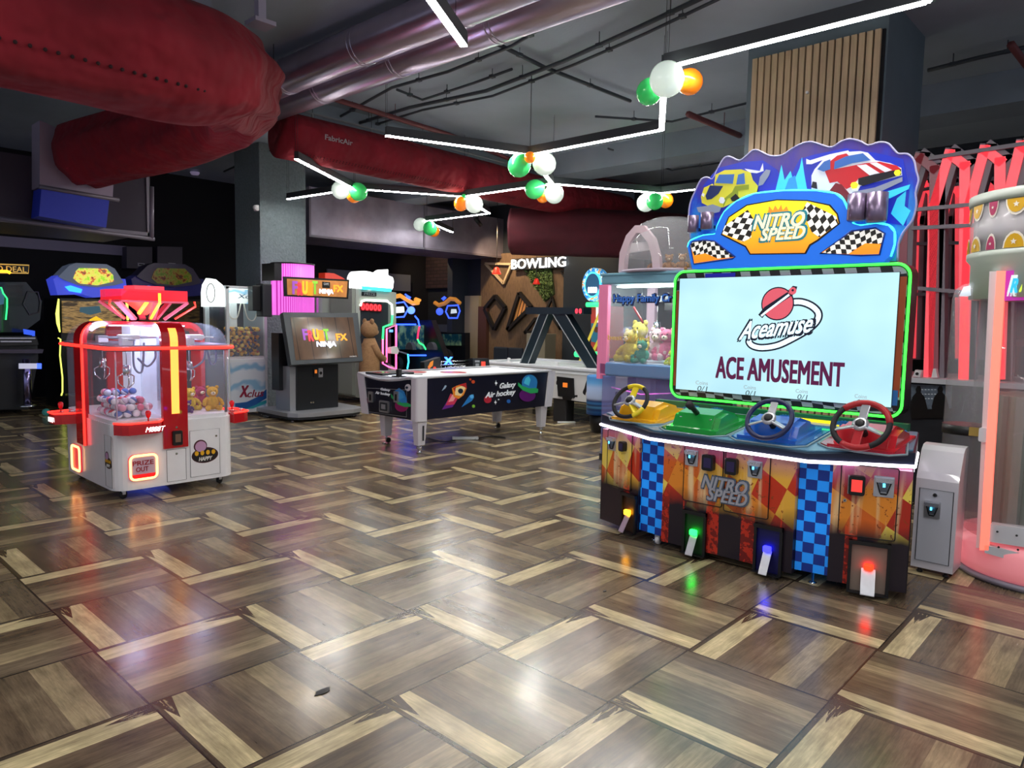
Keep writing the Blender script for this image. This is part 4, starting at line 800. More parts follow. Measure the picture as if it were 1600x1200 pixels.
# prize chute, doors, reader
def neonrect(P,u0,z0,u1,z1,r,d,par,mm,rad=.009): m=MB(); m.ptube(P,rr(u0,z0,u1,z1,r),rad,d,mm,True); return m.build('neon_frame',par)
m=MB(); m.rect(PF,1.985,.145,2.20,.35,.0,.012,mat('chute_red_surround','E04058',.3,emit=.5,ecol='FF3040'),.04); dr=m.build('prize_door',ca)
m=MB(); m.rect(PF,2.005,.165,2.18,.33,.012,.016,mat('chute_pinkgrey','D8B8C8',.4)); m.rect(PF,2.007,.165,2.178,.195,.016,.018,glow('chute_red','E01A1A',.8)); m.text(PF,'PRIZE',2.012,.265,2.165,.30,.016,.019,mat('prize_red','B0101C',.4),bold=.012); m.text(PF,'OUT',2.035,.215,2.125,.252,.016,.019,mat('prize_red','B0101C',.4),bold=.012); m.build('flap',dr)
neonrect(PF,1.995,.155,2.19,.34,.035,.016,dr,glow('neon_peach','FFB468',4,'FFC080'))
m=MB(); m.rect(PL2_,-YC-.27,.11,-YC-.08+.03,.33,.0,.012,mat('chute_red_surround','E04058',.3,emit=.5,ecol='FF3040'),.03); dr2=m.build('prize_door',ca); neonrect(PL2_,-YC-.26,.12,-YC-.06,.32,.03,.016,dr2,glow('neon_peach','FFB468',4,'FFC080'))
def plate(P,u0,z0,u1,z1,par,nm='service_door',lock=True):
    m=MB(); m.rect(P,u0,z0,u1,z1,0,.004,WC); m.ptube(P,[(u0,z0),(u1,z0),(u1,z1),(u0,z1)],.0018,.004,LN,True,4); o=m.build(nm,par)
    if lock: u=(u0+u1)/2 if u1-u0<.2 else u1-.03; m=MB(); m.disc(P,u,z1-.035 if u1-u0<.2 else z1-.06,.009,.004,.01,CHROME,12); m.build('lock',o)
    return o
plate(PF,2.27,.10,2.42,.355,ca); db=plate(PF,2.455,.11,2.70,.49,ca); dl=plate(PL2_,-5.99,.10,-5.85,.50,ca,lock=False)
m=MB(); u,z=PF.l(274,683); m.rect(PF,u-.035,z-.06,u+.04,z+.055,.021,.045,BLACK,.01); m.rect(PF,u-.018,z-.035,u+.025,z+.03,.045,.047,glow('reader_brown_screen','6A4A3A',.6,'201810')); m.build('card_reader',o)
m=MB(); u,z=PF.l(274,667); m.disc(PF,u,z,.008,.021,.027,CHROME,12); m.build('lock',o)
# HAPPY oval sticker (generic lettering, no character)
def sticker(P,u,z,s,par):
    m=MB(); m.disc(P,u,z-.02*s,.105*s,.004,.0055,mat('sticker_maroon','4A1420',.4),28,.062*s); m.disc(P,u,z-.02*s,.098*s,.0055,.0065,mat('sticker_black','1A1416',.4),28,.055*s)
    m.disc(P,u-.035*s,z+.055*s,.052*s,.004,.0062,mat('sticker_maroon','4A1420',.4),20,.05*s); m.disc(P,u-.033*s,z+.052*s,.044*s,.0062,.007,mat('sticker_lilac','C89AC0',.4),20,.042*s)
    for k in range(4): m.disc(P,u+(-.066+.044*k)*s,z+.0*s,.016*s,.0065,.0085,GOLD,7,.02*s)
    m.text(P,'HAPPY',u-.05*s,z-.062*s,u+.05*s,z-.032*s,.0065,.0085,mat('sticker_white','F2EEE6',.4),shear=.2,bold=.03); m.build('happy_sticker',par,label='dark oval sticker reading HAPPY')
sticker(PF,2.575,.30,1.05,db); sticker(PL2_,-5.92,.30,.7,dl)
for x,y in ((X0+.08,Y0+.08),(X1-.1,Y0+.1),(X0+.1,Y1-.1),(X1-.1,Y1-.1)):
    m=MB(); m.lathe([(0,-.012),(.03,-.012),(.034,0),(.03,.012),(0,.012)],(x,y,.034),RUB,18,M=Matrix.Rotation(R(90),4,'X')@Matrix.Rotation(R(30),4,'Y')); m.box((x,y,.055),(.03,.04,.04),STEEL,bev=.004); m.build('caster',ca)
# crown sign
CR1=mat('crown_red_acrylic','E02A38',.15,alpha=.65,emit=.7,ecol='FF2838'); CR2=mat('crown_pink_frame','C0606E',.3,emit=.2,ecol='FF3040'); Q=PY(6.36)
m=MB(); c0=V((2.355,6.4,0)); hx=[(-.30,0),(-.26,-.24),(.26,-.24),(.31,0),(.26,.24),(-.26,.24)]
m.prism([(c0.x+x,c0.y+y,1.535) for x,y in hx],(0,0,.09),CR1); cr=m.build('crown_sign',ca,label='glowing red hexagonal crown sign')
m=MB(); m.prism([(c0.x+x*1.02,c0.y+y*1.02,1.525) for x,y in hx],(0,0,.012),CR2); m.prism([(c0.x+x*.45,c0.y+y*.5,1.625) for x,y in hx],(0,0,.035),glow('crown_top','FF3A48',1.3,'FF5060')); m.lathe([(0.02,1.42),(.16,1.53),(.16,1.535),(0,1.535)],c0,glow('crown_core','FF4A40',1.5,'FF5040'),6,smooth=False)
m.build('crown_tray',cr)
for x0,y0,x1,y1 in ((-.28,-.2,-.12,-.1),(.28,-.2,.12,-.1),(-.28,.2,-.12,.1),(.28,.2,.12,.1),(0.02,-.22,.02,-.1),(0.02,.22,.02,.1)):
    m=MB(); a=c0+V((x0,y0,1.53)); b=c0+V((x1,y1,1.385)); m.beam(a,b,.05,.022,CR2); m.build('crown_strut',cr)
for x0,x1 in ((-.33,-.20),(.33,.20)):
    m=MB(); m.tube([c0+V((x0,-.21,1.54)),c0+V((x0*1.03,-.21,1.50)),c0+V((x1,-.12,1.39))],.008,NR,6); m.build('crown_neon',cr)
m=MB(); m.tube([c0+V((.03,-.245,1.60)),c0+V((.03,-.245,1.52)),c0+V((-.0,-.13,1.39))],.011,glow('neon_amber','FFA030',3),6); m.tube([c0+V((-.05,-.20,1.53)),c0+V((-.09,-.12,1.43))],.015,glow('neon_amber','FFA030',3),6); m.build('amber_neon',cr)
# prizes: capsule balls of the left bay
cols=[('F2ECF2','D02838'),('F4E4EE','E8A0B8'),('F4F0F4','E07090'),('E8ECF8','4A6AB0'),('F6F2F6','D8C8E0'),('F0E8F4','F0F0F4')]
protos=[]
for i,(a,b) in enumerate(cols):
    m=MB(); r=.029; o=thing('prize_capsule',(2.1,6.1,.65),'small two tone prize capsule in the pile behind the front glass','toy','prize capsules in the red claw machine')
    m.lathe([(r*math.cos(t),r*math.sin(t)) for t in [R(-90+15*k) for k in range(0,7)]],(2.1,6.1,.65),mat('caps_'+a,a,.2,coat=.5),12); m.lathe([(r*1.02*math.cos(t),r*1.02*math.sin(t)) for t in [R(15*k) for k in range(0,7)]],(2.1,6.1,.65),mat('caps_'+b,b,.2,coat=.5),12); m.build('shell',o); protos.append(o)
def pile(protos,x0,x1,y0,y1,zf,r,nlay,hz=lambda x,y:1,lab=None,first=True):
    k=0; used=[False]*len(protos)
    for L in range(nlay):
        y=y0+r
        while y<y1-r*.9:
            x=x0+r+(L%2)*r
            while x<x1-r*.9:
                if zf+r+L*r*1.55<zf+hz(x,y):
                    j=random.randrange(len(protos)); p=(x+random.uniform(-.06,.06)*r,y+random.uniform(-.06,.06)*r,zf+r+L*r*1.6)
                    if not used[j]: o=protos[j]; o.location=V(p); used[j]=True
                    else: o=dup(protos[j],p)
                    o.rotation_euler=(random.uniform(-1.5,1.5),random.uniform(-1.5,1.5),random.uniform(0,6)); k+=1
                x+=r*2.16
            y+=r*2.16
    return k
k=pile(protos,X0+.06,XC-.08,Y0+.13,YC-.12,.617,.030,4,lambda x,y:.09+.18*(y-Y0))
for px_,yy,h,col,lb,nm,rz in ((297,6.13,.20,'F0C838','yellow teddy bear next to the orange strip in the right bay','teddy_bear',10),(313,6.22,.20,'B82A5A','magenta teddy bear between two yellow ones','teddy_bear',5),(332,6.02,.215,'EFB830','yellow teddy bear nearest the right glass corner','teddy_bear',-15),(294,5.96,.11,'6A3A8A','purple soft toy slumped low at the left of the right bay','soft_toy',-20)):
    c=AY(px_,625,yy); plush((c.x,c.y,.617),h,col,lb,R(rz),name=nm)
# ------------------------------------------------------------ white claw cube with small yellow toys
A0,A1,B0,B1=4.60,5.20,9.60,10.25
xc=thing('claw_machine',((A0+A1)/2,(B0+B1)/2,0),'white framed claw machine full of small yellow toys beside the grey column','arcade machine')
FRW=mat('white_metal_frame','DCE2E6',.35); m=MB(); m.box2((A0,B0,.06),(A1,B1,.82),FRW,bev=.008); m.build('cabinet_body',xc)
for x,y in ((A0,B0),(A1-.04,B0),(A0,B1-.04),(A1-.04,B1-.04)): m=MB(); m.box2((x,y,.8),(x+.04,y+.04,1.83),FRW); m.build('corner_post',xc)
m=MB(); m.box2((A0,B0,1.80),(A1,B1,1.84),FRW); m.build('roof',xc)
P=PY(B0); g=NG('swirl_print',.4); gx,gy,gz=g.xyz(g.tc); wv=g.math('SINE',g.math('ADD',g.math('MULTIPLY',gz,22),g.math('MULTIPLY',g.noise(g.comb(gx,0,gz),3,2),9))); SW=g.out(g.mix(g.mr(wv,.2,.9,0,1),'D6DEE8','8AB8D8'))
g=NG('swirl_print_lit',.4); gx,gy,gz=g.xyz(g.tc); wv=g.math('SINE',g.math('ADD',g.math('MULTIPLY',gz,30),g.math('MULTIPLY',g.noise(g.comb(gx,0,gz),4,2),10))); c_=g.mix(g.mr(wv,.2,1,0,1),'E4F4EE','8EC8E4'); SWL=g.out(c_,emit=c_,estr=.9)
m=MB(); m.rect(P,A0+.04,.10,A1-.04,.78,.0,.006,SW); m.px(P,[(367,630),(385,628),(402,620),(416,608),(416,622),(400,632),(385,638),(367,638)],.006,.009,mat('print_blue_swoosh','1E5AA0',.4)); m.px(P,[(367,634),(390,633),(416,625),(416,630),(395,638),(367,641)],.006,.0085,mat('print_teal_swoosh','2A9AA8',.4))
m.build('lower_panel',xc); m=MB(); m.ptext(P,'X',374,603,385,620,.009,.014,mat('logo_crimson','8A1A3A',.4),shear=.2,bold=.04); m.ptext(P,'clus',385,609,410,620,.009,.014,mat('logo_crimson','8A1A3A',.4),shear=.3,bold=.02); m.build('logo_lettering',xc)
m=MB(); m.rect(P,A0+.04,1.60,A1-.04,1.79,.0,.01,SWL); h=m.build('header_panel',xc); m=MB(); m.text(P,'Xclus',A0+.16,1.67,A1-.12,1.73,.010,.013,mat('print_blue_swoosh','1E5AA0',.4),shear=.3); m.build('lettering',h)
m=MB(); m.rect(P,A0+.04,.84,A1-.04,1.60,.0,.006,ACRYL); m.build('front_glass',xc); m=MB(); m.rect(PX(A0),-B1+.04,.84,-B0-.04,1.80,.0,.006,ACRYL); m.build('side_glass',xc)
m=MB(); m.box2((A0+.02,B1-.03,.84),(A1-.02,B1-.02,1.8),mat('dark_mirror','202830',.1,.6)); m.build('back_panel',xc); m=MB(); m.box2((A1-.04,B0+.04,.82),(A1-.03,B1-.04,1.8),mat('grey_inner','9AA4A8',.4)); m.build('side_panel',xc)
m=MB(); m.box2((A0+.2,B0+.3,1.25),(A0+.3,B0+.4,1.79),WHITE); m.box2((A0+.05,B0+.25,1.70),(A1-.05,B0+.29,1.73),STEEL); m.build('gantry',xc)
for pts in ([(A0+.06,B0+.1,1.62),(A0+.1,B0+.1,1.42),(A0+.2,B0+.1,1.40),(A0+.26,B0+.1,1.6)],[(A0+.3,B0+.1,1.62),(A0+.36,B0+.1,1.40),(A0+.46,B0+.1,1.38),(A0+.54,B0+.1,1.6)]): m=MB(); m.tube(smooth_path(pts,6),.008,mat('cream_hose','E0D8C8',.4),8); m.build('hose',xc)
m=MB(); m.box2((A0+.04,B0+.02,1.775),(A1-.04,B0+.06,1.79),glow('claw_cube_lamp','F0FFF4',8)); m.build('top_lamp',xc)
# glowing rounded head on the left side
HG=glow('cube_head_glow','F4FFFA',1.5,'FFFFFF'); P=PX(A0); m=MB(); m.poly(P,[(-B1-.02,1.55),(-B0-.03,1.55),(-B0-.03,1.78),(-B0-.10,1.85),(-B0-.3,1.93),(-B1+.15,1.95),(-B1+.02,1.86),(-B1-.02,1.75)],.0,.05,HG); hd=m.build('glowing_head',xc); m=MB(); u=-B1+.30; m.ptube(P,[(u+.13*math.cos(t),1.74+.13*math.sin(t)) for t in [2*math.pi*k/24 for k in range(24)]],.006,.052,GREY,True,6); m.build('round_seam',hd)
m=MB(); m.box2((A0-.03,B1-.05,.06),(A0,B1,1.56),FRW); m.box2((A0-.03,B0+.05,.06),(A0,B1,.8),FRW); m.build('side_cabinet',xc)
for x,y in ((A0+.05,B0+.06),(A1-.06,B0+.06),(A1-.06,B1-.06),(A0+.06,B1-.06)): m=MB(); m.lathe([(0,0),(.022,0),(.022,.008),(.008,.014),(.008,.062),(0,.062)],(x,y,0),CHROME,10); m.build('levelling_foot',xc)
protos=[]
for col,cc in (('E8B030','3A2A18'),('F0C850','7A3A1A'),('D89028','1A3A6A'),('F2D060','B03A20'),('4A4A5A','E8C040')):
    m=MB(); L=V((4.9,9.8,.9)); o=thing('small_plush_toy',L,'small yellow and dark toy packed in the tall white claw machine','toy','small toys in the white claw machine')
    m.ball(L,.034,mat('toy_'+col,col,.6),(1,1,.9),8); m.ball(L+V((0,-.02,.012)),.022,mat('toy_'+cc,cc,.6),n=6); m.ball(L+V((0,0,-.03)),.02,mat('toy_'+cc,cc,.6),n=6); m.build('body',o); protos.append(o)
k=pile(protos,A0+.05,A1-.06,B0+.015,B0+.25,.86,.036,7,lambda x,y:.40+.05*math.sin(x*20))
m=MB(); m.box2((A0+.04,B0+.02,.82),(A1-.04,B1-.04,.858),WHITE); m.build('prize_floor',xc)
# ------------------------------------------------------------ fruit slicing touch screen cabinet
FN=thing('touch_screen_arcade',(5.65,9.2,0),'tilted touch screen cabinet with a fruit slicing game and a magenta lit back post','arcade machine')
PB=mat('platform_silver','AEB2B8',.35,.5); Pf=PY(8.9)
m=MB(); q=[(5.02,9.5),(5.02,8.75),(5.1,8.62),(5.3,8.55),(5.95,8.55),(6.13,8.62),(6.22,8.78),(6.25,9.6),(5.02,9.6)]; m.prism([(x,y,.07) for x,y in q],(0,0,.055),PB); m.prism([(x*.97+.168,y*.97+.275,.035) for x,y in q],(0,0,.035),DKGREY); m.build('platform',FN)
for x,y in ((5.12,8.78),(6.1,8.75),(6.12,9.45),(5.12,9.45)): m=MB(); m.lathe([(0,0),(.03,0),(.03,.012),(.01,.02),(.01,.04),(0,.04)],(x,y,0),CHROME,10); m.build('levelling_foot',FN)
MD=mat('charcoal_panel','1B1E22',.35); MG=mat('slate_bezel','3B4248',.4)
m=MB(); m.box2((5.25,8.9,.125),(5.93,9.35,.76),MD,bev=.01); m.build('coin_cabinet',FN); m=MB(); m.box2((5.16,8.92,.125),(5.25,9.3,.74),PB); m.build('silver_upright',FN)
m=MB(); u,z=Pf.l(495,583); m.rect(Pf,u-.06,z-.05,u+.0,z+.06,0,.02,BLACK); m.rect(Pf,u-.045,z+.0,u-.01,z+.05,.02,.022,glow('orange_tile','E0782A',.8)); m.rect(Pf,u+.02,z-.06,u+.09,z+.07,0,.015,STEEL,.008); m.disc(Pf,u+.055,z,.022,.015,.02,BLACK,12); m.build('coin_slot',FN)
m=MB(); u,z=Pf.l(486,629); m.disc(Pf,u,z,.012,0,.01,CHROME); m.disc(Pf,u+.03,z,.012,0,.01,CHROME); m.build('lock',FN)
# tilted screen: plane leaning back
T0=V((5.06,8.93,1.50)); class_=None
class Tilt:
    def __init__(s,o,u,v): s.o=V(o); s.u=V(u).normalized(); s.v=V(v).normalized(); s.n=s.u.cross(s.v).normalized()*1
    def w(s,a,b,d=0): return s.o+s.u*a+s.v*b+s.n*d
    def l(s,x,y):
        d=ray(x,y); t=(s.o-CAM).dot(s.n)/d.dot(s.n); p=CAM+d*t; return ((p-s.o).dot(s.u),(p-s.o).dot(s.v))
TS=Tilt((5.06,8.72,.77),(1,0,0),(0,.30,1))
m=MB(); m.px(TS,[(442,488),(559,489),(567,564),(455,570)],-.09,.0,MG); sc_=m.build('screen_housing',FN)
g=NG('wooden_screen',.25); gx,gy,gz=g.xyz(g.tc); pl=g.math('LESS_THAN',g.math('FRACT',g.math('MULTIPLY',gx,4.5)),.05); c_=g.mul(g.mix(pl,'6A4E3A','2A1C14'),g.mr(g.noise(g.comb(g.math('MULTIPLY',gx,3),gy,g.math('MULTIPLY',gz,1.5)),2,3),.3,.7,.6,1.2)); WSC=g.out(None,emit=c_,estr=.75); g.b.inputs['Base Color'].default_value=(.02,.02,.02,1); g.b.inputs['Roughness'].default_value=.12
m=MB(); m.px(TS,[(454,496),(551,496),(559,558),(462,563)],.0,.006,WSC); m.build('display',sc_)
FC=['8A4AA8','C83A4A','E8B030','E88A20','7AB83A']
def fruit(T,x0,y0,x1,y1,d,par,e=.9):
    m=MB(); n=5; w=(x1-x0)/n
    for i,ch in enumerate('FRUIT'): m.ptext(T,ch,x0+w*i,y0+(i%2)*2,x0+w*(i+.85),y1+(i%2)*2,d,d+.008,glow('fruit_'+FC[i],FC[i],e),bold=.05)
    return m
m=fruit(TS,473,515,514,531,.008,sc_); m.ptext(TS,'NINJA',494,534,524,544,.008,.016,glow('ninja_white','E8F0FF',.9),bold=.04,shear=.1); m.ptext(TS,'FX',525,522,541,532,.008,.016,glow('fx_orange','F0A030',.9),bold=.05); m.ptext(TS,'HALFBRICK',546,556,557,558,.006,.008,glow('tiny_white','B0B0B0',.5)); m.build('screen_graphics',sc_)
m=MB(); m.box2((5.10,9.1,.4),(6.0,9.3,1.2),MD); m.build('screen_mount',FN)
# magenta lit post
g=NG('magenta_light_post',.4); gx,gy,gz=g.xyz(g.tc); st=g.math('GREATER_THAN',g.math('FRACT',g.math('MULTIPLY',gx,45)),.35); c_=g.mix(st,'B02A9A','F070E0'); MAG=g.out(c_,emit=c_,estr=1.1)
m=MB(); m.lathe([(.30,1.45),(.30,2.17)],(5.50,9.40,0),MAG,32); m.build('lit_post',FN,label='glowing magenta ribbed post'); m=MB(); m.box2((5.13,9.25,1.93),(5.25,9.6,2.17),MD); m.lathe([(0,2.17),(.31,2.17),(.31,2.19),(0,2.19)],(5.50,9.40,0),MD,32); m.box2((5.86,9.3,1.2),(5.92,9.36,1.9),PB); m.build('post_cap',FN)
m=MB(); m.px(Pf,[(445,432),(546,437),(544,467),(447,463)],-.06,.0,BLACK); sg=m.build('header_sign',FN)
g=NG('brown_header',.3); gx,gy,gz=g.xyz(g.tc); c_=g.mul(g.mix(0,'A06A3A','A06A3A'),g.mr(g.noise(g.tc,5,3),.3,.7,.7,1.4)); HB=g.out(c_,emit=c_,estr=.8)
m=MB(); m.px(Pf,[(448,435.5),(543,439.5),(541,464.5),(449,460.5)],.0,.005,HB); m.build('sign_face',sg); m=fruit(Pf,457,440,496,459,.006,sg,1.0); m.ptext(Pf,'NINJA',499,452,520,461,.006,.014,glow('ninja_white','E8F0FF',.9),bold=.04); m.ptext(Pf,'FX',521,446,535,456,.006,.014,glow('fx_orange','F0A030',.9),bold=.05); m.prect(Pf,503,440.5,515,450,.006,.012,BLACK); m.ptext(Pf,'GAME',505,442,513,445.5,.012,.014,WHITE); m.build('sign_lettering',sg)
m=MB(); m.box2((4.86,9.35,1.50),(4.98,9.5,1.85),BLACK,bev=.01); m.box2((4.98,9.3,1.42),(5.12,9.5,1.88),DKGREY,bev=.015); m.build('loudspeaker',FN)
# ------------------------------------------------------------ galaxy air hockey table
HK=thing('air_hockey_table',(5.9,6.3,0),'white air hockey table with navy galaxy rocket panels on four white legs','game table')
HX0,HX1,HY0,HY1=4.79,7.02,5.76,6.82; HW=mat('table_white','D9D6DE',.35,coat=.2); GAL=mat('galaxy_navy','141628',.3,coat=.3,var=.15,vscale=4)
def dip(y): # end rail dips in the middle
    return .808-.05*math.sin(math.pi*max(0,min(1,(y-HY0-.15)/(HY1-HY0-.15))))
m=MB()
# long near side and far side
S_=PY(HY0); m.poly(S_,[(HX0+.16,.36),(HX1-.12,.36),(HX1-.05,.80),(HX0+.16,.805)],-.05,-.02,GAL); lg=m.build('side_panel',HK,label='navy side panel printed with rocket and planets')
m=MB(); m.box2((HX0+.15,HY1-.05,.36),(HX1-.1,HY1-.02,.80),GAL); m.build('side_panel',HK)
E_=PX(HX0); ys=[HY1-.06-(HY1-HY0-.16)*i/12 for i in range(13)]
m=MB(); pts=[(-y,dip(y)-.02) for y in ys]; m.poly(E_,[(-(HY0+.10),.36),]+pts[::-1]+[(-(HY1-.14),.36)],-.05,-.015,GAL); eg=m.build('end_panel',HK,label='navy end panel printed with planet')
m=MB(); m.box2((HX1-.14,HY0+.05,.36),(HX1-.1,HY1-.05,.78),GAL); m.build('end_panel',HK)
# corner posts
for x,y,fl in ((HX0,HY0,0),(HX1-.13,HY0,.06),(HX0,HY1-.12,.0),(HX1-.13,HY1-.12,.06)):
    m=MB(); 
    if y==HY0 and x==HX0: m.prism([(a,b,.35) for a,b in rr(x,y,x+.16,y+.11,.03,4)],(0,0,.455),HW)
    else:
        tx=.0 if x>HX0 else 0; ty=.09 if y>HY0 else 0
        b=[(x,y),(x+.12,y),(x+.12,y+.12),(x,y+.12)]; dx=fl; vs=[(a-(0 if x==HX0 else .0),b_-(ty),.35) for a,b_ in b]+[(a+dx,b_,.80) for a,b_ in b]
        m.add(vs,[[3,2,1,0],[4,5,6,7],[0,1,5,4],[1,2,6,5],[2,3,7,6],[3,0,4,7]],HW)
    m.build('corner_post',HK)
# rails around the top
RL=mat('rail_pale','C9CCD2',.3); m=MB(); m.tube([V((HX0+.01,y,dip(y))) for y in [HY1-.02-(HY1-HY0-.04)*i/16 for i in range(17)]],.014,RL,8)
m.tube([V((HX0+.01,HY0+.02,.81)),V((HX0+.3,HY0+.015,.812)),V((HX1-.02,HY0+.015,.80)),V((HX1,HY1-.02,.80)),V((HX0+.01,HY1-.01,.80))],.014,RL,8); m.build('top_rail',HK)
m=MB(); m.box2((HX0+.05,HY0+.04,.70),(HX1-.04,HY1-.05,.795),mat('ice_white_surface','F0F6F8',.5)); pf=m.build('play_surface',HK)
m=MB(); m.lathe([(.10,0),(.16,0),(.16,.002),(.10,.002)],(5.85,6.35,.7955),mat('line_red','C84A50',.3),28); m.box2((5.83,HY0+.08,.7955),(5.86,HY1-.1,.797),mat('line_grey','9AA0A8',.3)); m.lathe([(0,.001),(.16,.001),(.16,.003),(0,.003)],(5.45,6.62,.799),mat('line_red','C84A50',.3),28); m.build('line_markings',pf)
m=MB(); m.box2((HX0+.04,HY1-.42,.795),(HX0+.5,HY1-.1,.82),BLACK,bev=.01); m.build('goal_tray',HK); m=MB(); m.box2((HX0+.05,HY1-.35,.8205),(HX0+.2,HY1-.22,.823),RED); m.box2((HX0+.1,HY1-.6,.796),(HX0+.35,HY1-.45,.799),NW); m.build('goal_light',HK)
m=MB(); m.box((HX0+.10,HY0+.42,.84),(.05,.05,.08),BLACK,bev=.008); m.box((HX0+.10,HY0+.42,.801),(.1,.14,.012),BLACK); m.tube(smooth_path([(HX0+.12,HY0+.45,.80),(HX0+.35,HY0+.62,.80),(HX0+.5,HY0+.5,.80)],5),.004,BLACK,5); o=m.build('black_puck_holder'); tag(o,'small black holder with a cord at the near end of the air hockey table','holder')
# legs
for i,(x,y) in enumerate(((HX0+.10,HY0+.07),(HX1-.12,HY0+.08),(HX0+.22,HY1-.26),(HX1-.2,HY1-.28))):
    m=MB(); a=.062; b=.045; vs=[(x-a,y-a*.8,.36),(x+a,y-a*.8,.36),(x+a,y+a*.8,.36),(x-a,y+a*.8,.36)]+[(x-b,y-b*.8,.09),(x+b,y-b*.8,.09),(x+b,y+b*.8,.09),(x-b,y+b*.8,.09)]
    m.add(vs,[[0,1,2,3],[7,6,5,4],[0,4,5,1],[1,5,6,2],[2,6,7,3],[3,7,4,0]],HW)
    if i==0: m.box((x+.01,y-.052,.22),(.018,.006,.16),DKGREY)
    l=m.build('leg',HK); m=MB()
    if i in (0,1): m.lathe([(0,0),(.026,0),(.028,.012),(.012,.022),(.01,.035),(.03,.05),(.03,.07),(.01,.075),(.01,.092),(0,.092)],(x,y,0),CHROME,12); m.build('levelling_foot',l)
    else: m.lathe([(0,-.012),(.03,-.012),(.033,0),(.03,.012),(0,.012)],(x+.03,y,.033),RUB,14,M=Matrix.Rotation(R(90),4,'X')); m.lathe([(0,0),(.012,0),(.012,.055),(0,.055)],(x,y,.04),CHROME,8); m.lathe([(0,0),(.022,0),(.02,.014),(0,.014)],(x-.03,y,0),CHROME,10); m.build('caster',l)
def D(P,items,par,name,d=0.0):
    m=MB(); k=0
    for mm,pts in items: k+=1; m.px(P,pts,d+.0005*k,d+.0005*k+.002,mm)
    return m.build(name,par)
P=PY(HY0+.02)
p=lambda n,c,e=.08: mat('galaxy_'+n,c,.3,emit=e,ecol=c)
Zq=lambda l: [(540+x*.26667,380+y*.26667) for x,y in l]
circ=lambda x,y,r,n=20,ry=None: [(x+r*math.cos(2*math.pi*i/n),y+(ry or r)*math.sin(2*math.pi*i/n)) for i in range(n)]
D(P,[(p('flame_purple','6A2A8A'),Zq([(565,975),(610,900),(650,920),(625,960)])),(p('flame_red','D03A5A'),Zq([(585,950),(615,880),(655,912),(635,945)])),(p('flame_pink','F0A0A0'),Zq([(600,930),(625,885),(645,900),(630,925)])),
 (p('rocket_orange','E88A2A'),Zq([(632,900),(622,850),(650,835),(700,822),(708,850),(690,890),(660,912)])),(p('rocket_cream','F6DCA0'),Zq([(640,890),(640,850),(700,828),(700,850),(675,895)])),(p('rocket_red','B8282A'),Zq([(660,830),(705,818),(708,850),(690,840)])),(p('rocket_red','B8282A'),Zq([(628,850),(645,838),(640,870)])),(p('rocket_window','1A2A3A'),Zq(circ(672,866,15))),
 (p('comet_blue','2A7AC0'),Zq([(678,960),(725,890),(748,885),(750,905),(735,925)])),(p('comet_head','5AB0E8'),Zq(circ(737,898,11))),(p('comet_pale','A0B8D0'),Zq([(562,865),(580,832),(590,835),(582,850)])),(p('small_green','7AB83A'),Zq(circ(747,955,9))),(p('small_orange','D0502A'),Zq(circ(745,812,10))),(p('small_orange','D0502A'),Zq(circ(728,798,6))),
 (p('planet_red','B0283A'),Zq(circ(830,915,22))),(p('planet_blue','2A62B0'),Zq(circ(952,926,11))),(p('saucer_purple','5A1A6A'),Zq(circ(1062,890,48,20,38))),(p('dome_blue','2A7ABC'),Zq([(1030,845)]+[(1075+45*math.cos(t),815-45*math.sin(t)) for t in [math.pi-math.pi*i/10 for i in range(11)]]+[(1115,850),(1075,860)])),(p('dome_cyan','4AC0E0'),Zq([(1040,820),(1050,790),(1070,778),(1080,800),(1070,835)])),(p('saucer_green','2AA05A'),Zq([(1008,815),(1030,835),(1075,850),(1110,848),(1125,855),(1122,875),(1080,880),(1035,862),(1006,835)])),
 (p('star_white','E8EEF4'),Zq([(870,820),(875,812),(877,802),(879,812),(886,820),(879,826),(877,836),(875,826)])),(p('star_white','E8EEF4'),Zq([(866,932),(872,927),(874,918),(876,927),(882,932),(876,937),(874,946),(872,937)])),(p('star_white','E8EEF4'),Zq(circ(892,915,4)))],lg,'rocket_artwork')
m=MB(); w_=p('star_white','E8EEF4'); m.ptext(P,'Galaxy',540+893*.26667,380+818*.26667,540+985*.26667,380+858*.26667,.012,.015,w_,shear=.35,bold=.035,rise=.008); m.ptext(P,'Air hockey',540+812*.26667,380+868*.26667,540+983*.26667,380+908*.26667,.012,.015,w_,shear=.35,bold=.035,rise=.012); m.build('lettering',lg)
P=PX(HX0+.015)
D(P,[(p('small_orange','D0502A'),Zq(circ(102,838,9))),(p('small_orange','D0502A'),Zq(circ(85,818,5))),(p('moon','C8C4C8'),Zq(circ(366,846,17,20,21))),(p('rocket_window','1A2A3A'),Zq(circ(360,846,8))),(p('saucer_purple2','8A1A5A'),Zq(circ(330,950,40,20,38))),(p('dome_blue','2A6AAC'),Zq([(285,900),(290,865),(315,848),(345,870),(360,915),(362,950),(320,935)])),(p('dome_cyan2','3A90C8'),Zq([(292,895),(310,865),(335,880),(345,905),(320,915)])),(p('saucer_green','2A8A4A'),Zq([(268,880),(285,905),(330,935),(362,935),(384,945),(383,958),(350,960),(310,945),(270,905)])),(p('comet_brown','6A4A5A'),Zq([(100,950),(130,905),(165,900),(150,930)]))],eg,'planet_artwork')
m=MB(); m.ptext(P,'Galaxy',540+208*.26667,380+850*.26667,540+262*.26667,380+868*.26667,.008,.011,w_,shear=.25,bold=.035); m.ptext(P,'Air hockey',540+178*.26667,380+872*.26667,540+262*.26667,380+892*.26667,.008,.011,w_,shear=.25,bold=.035); m.build('lettering',eg)
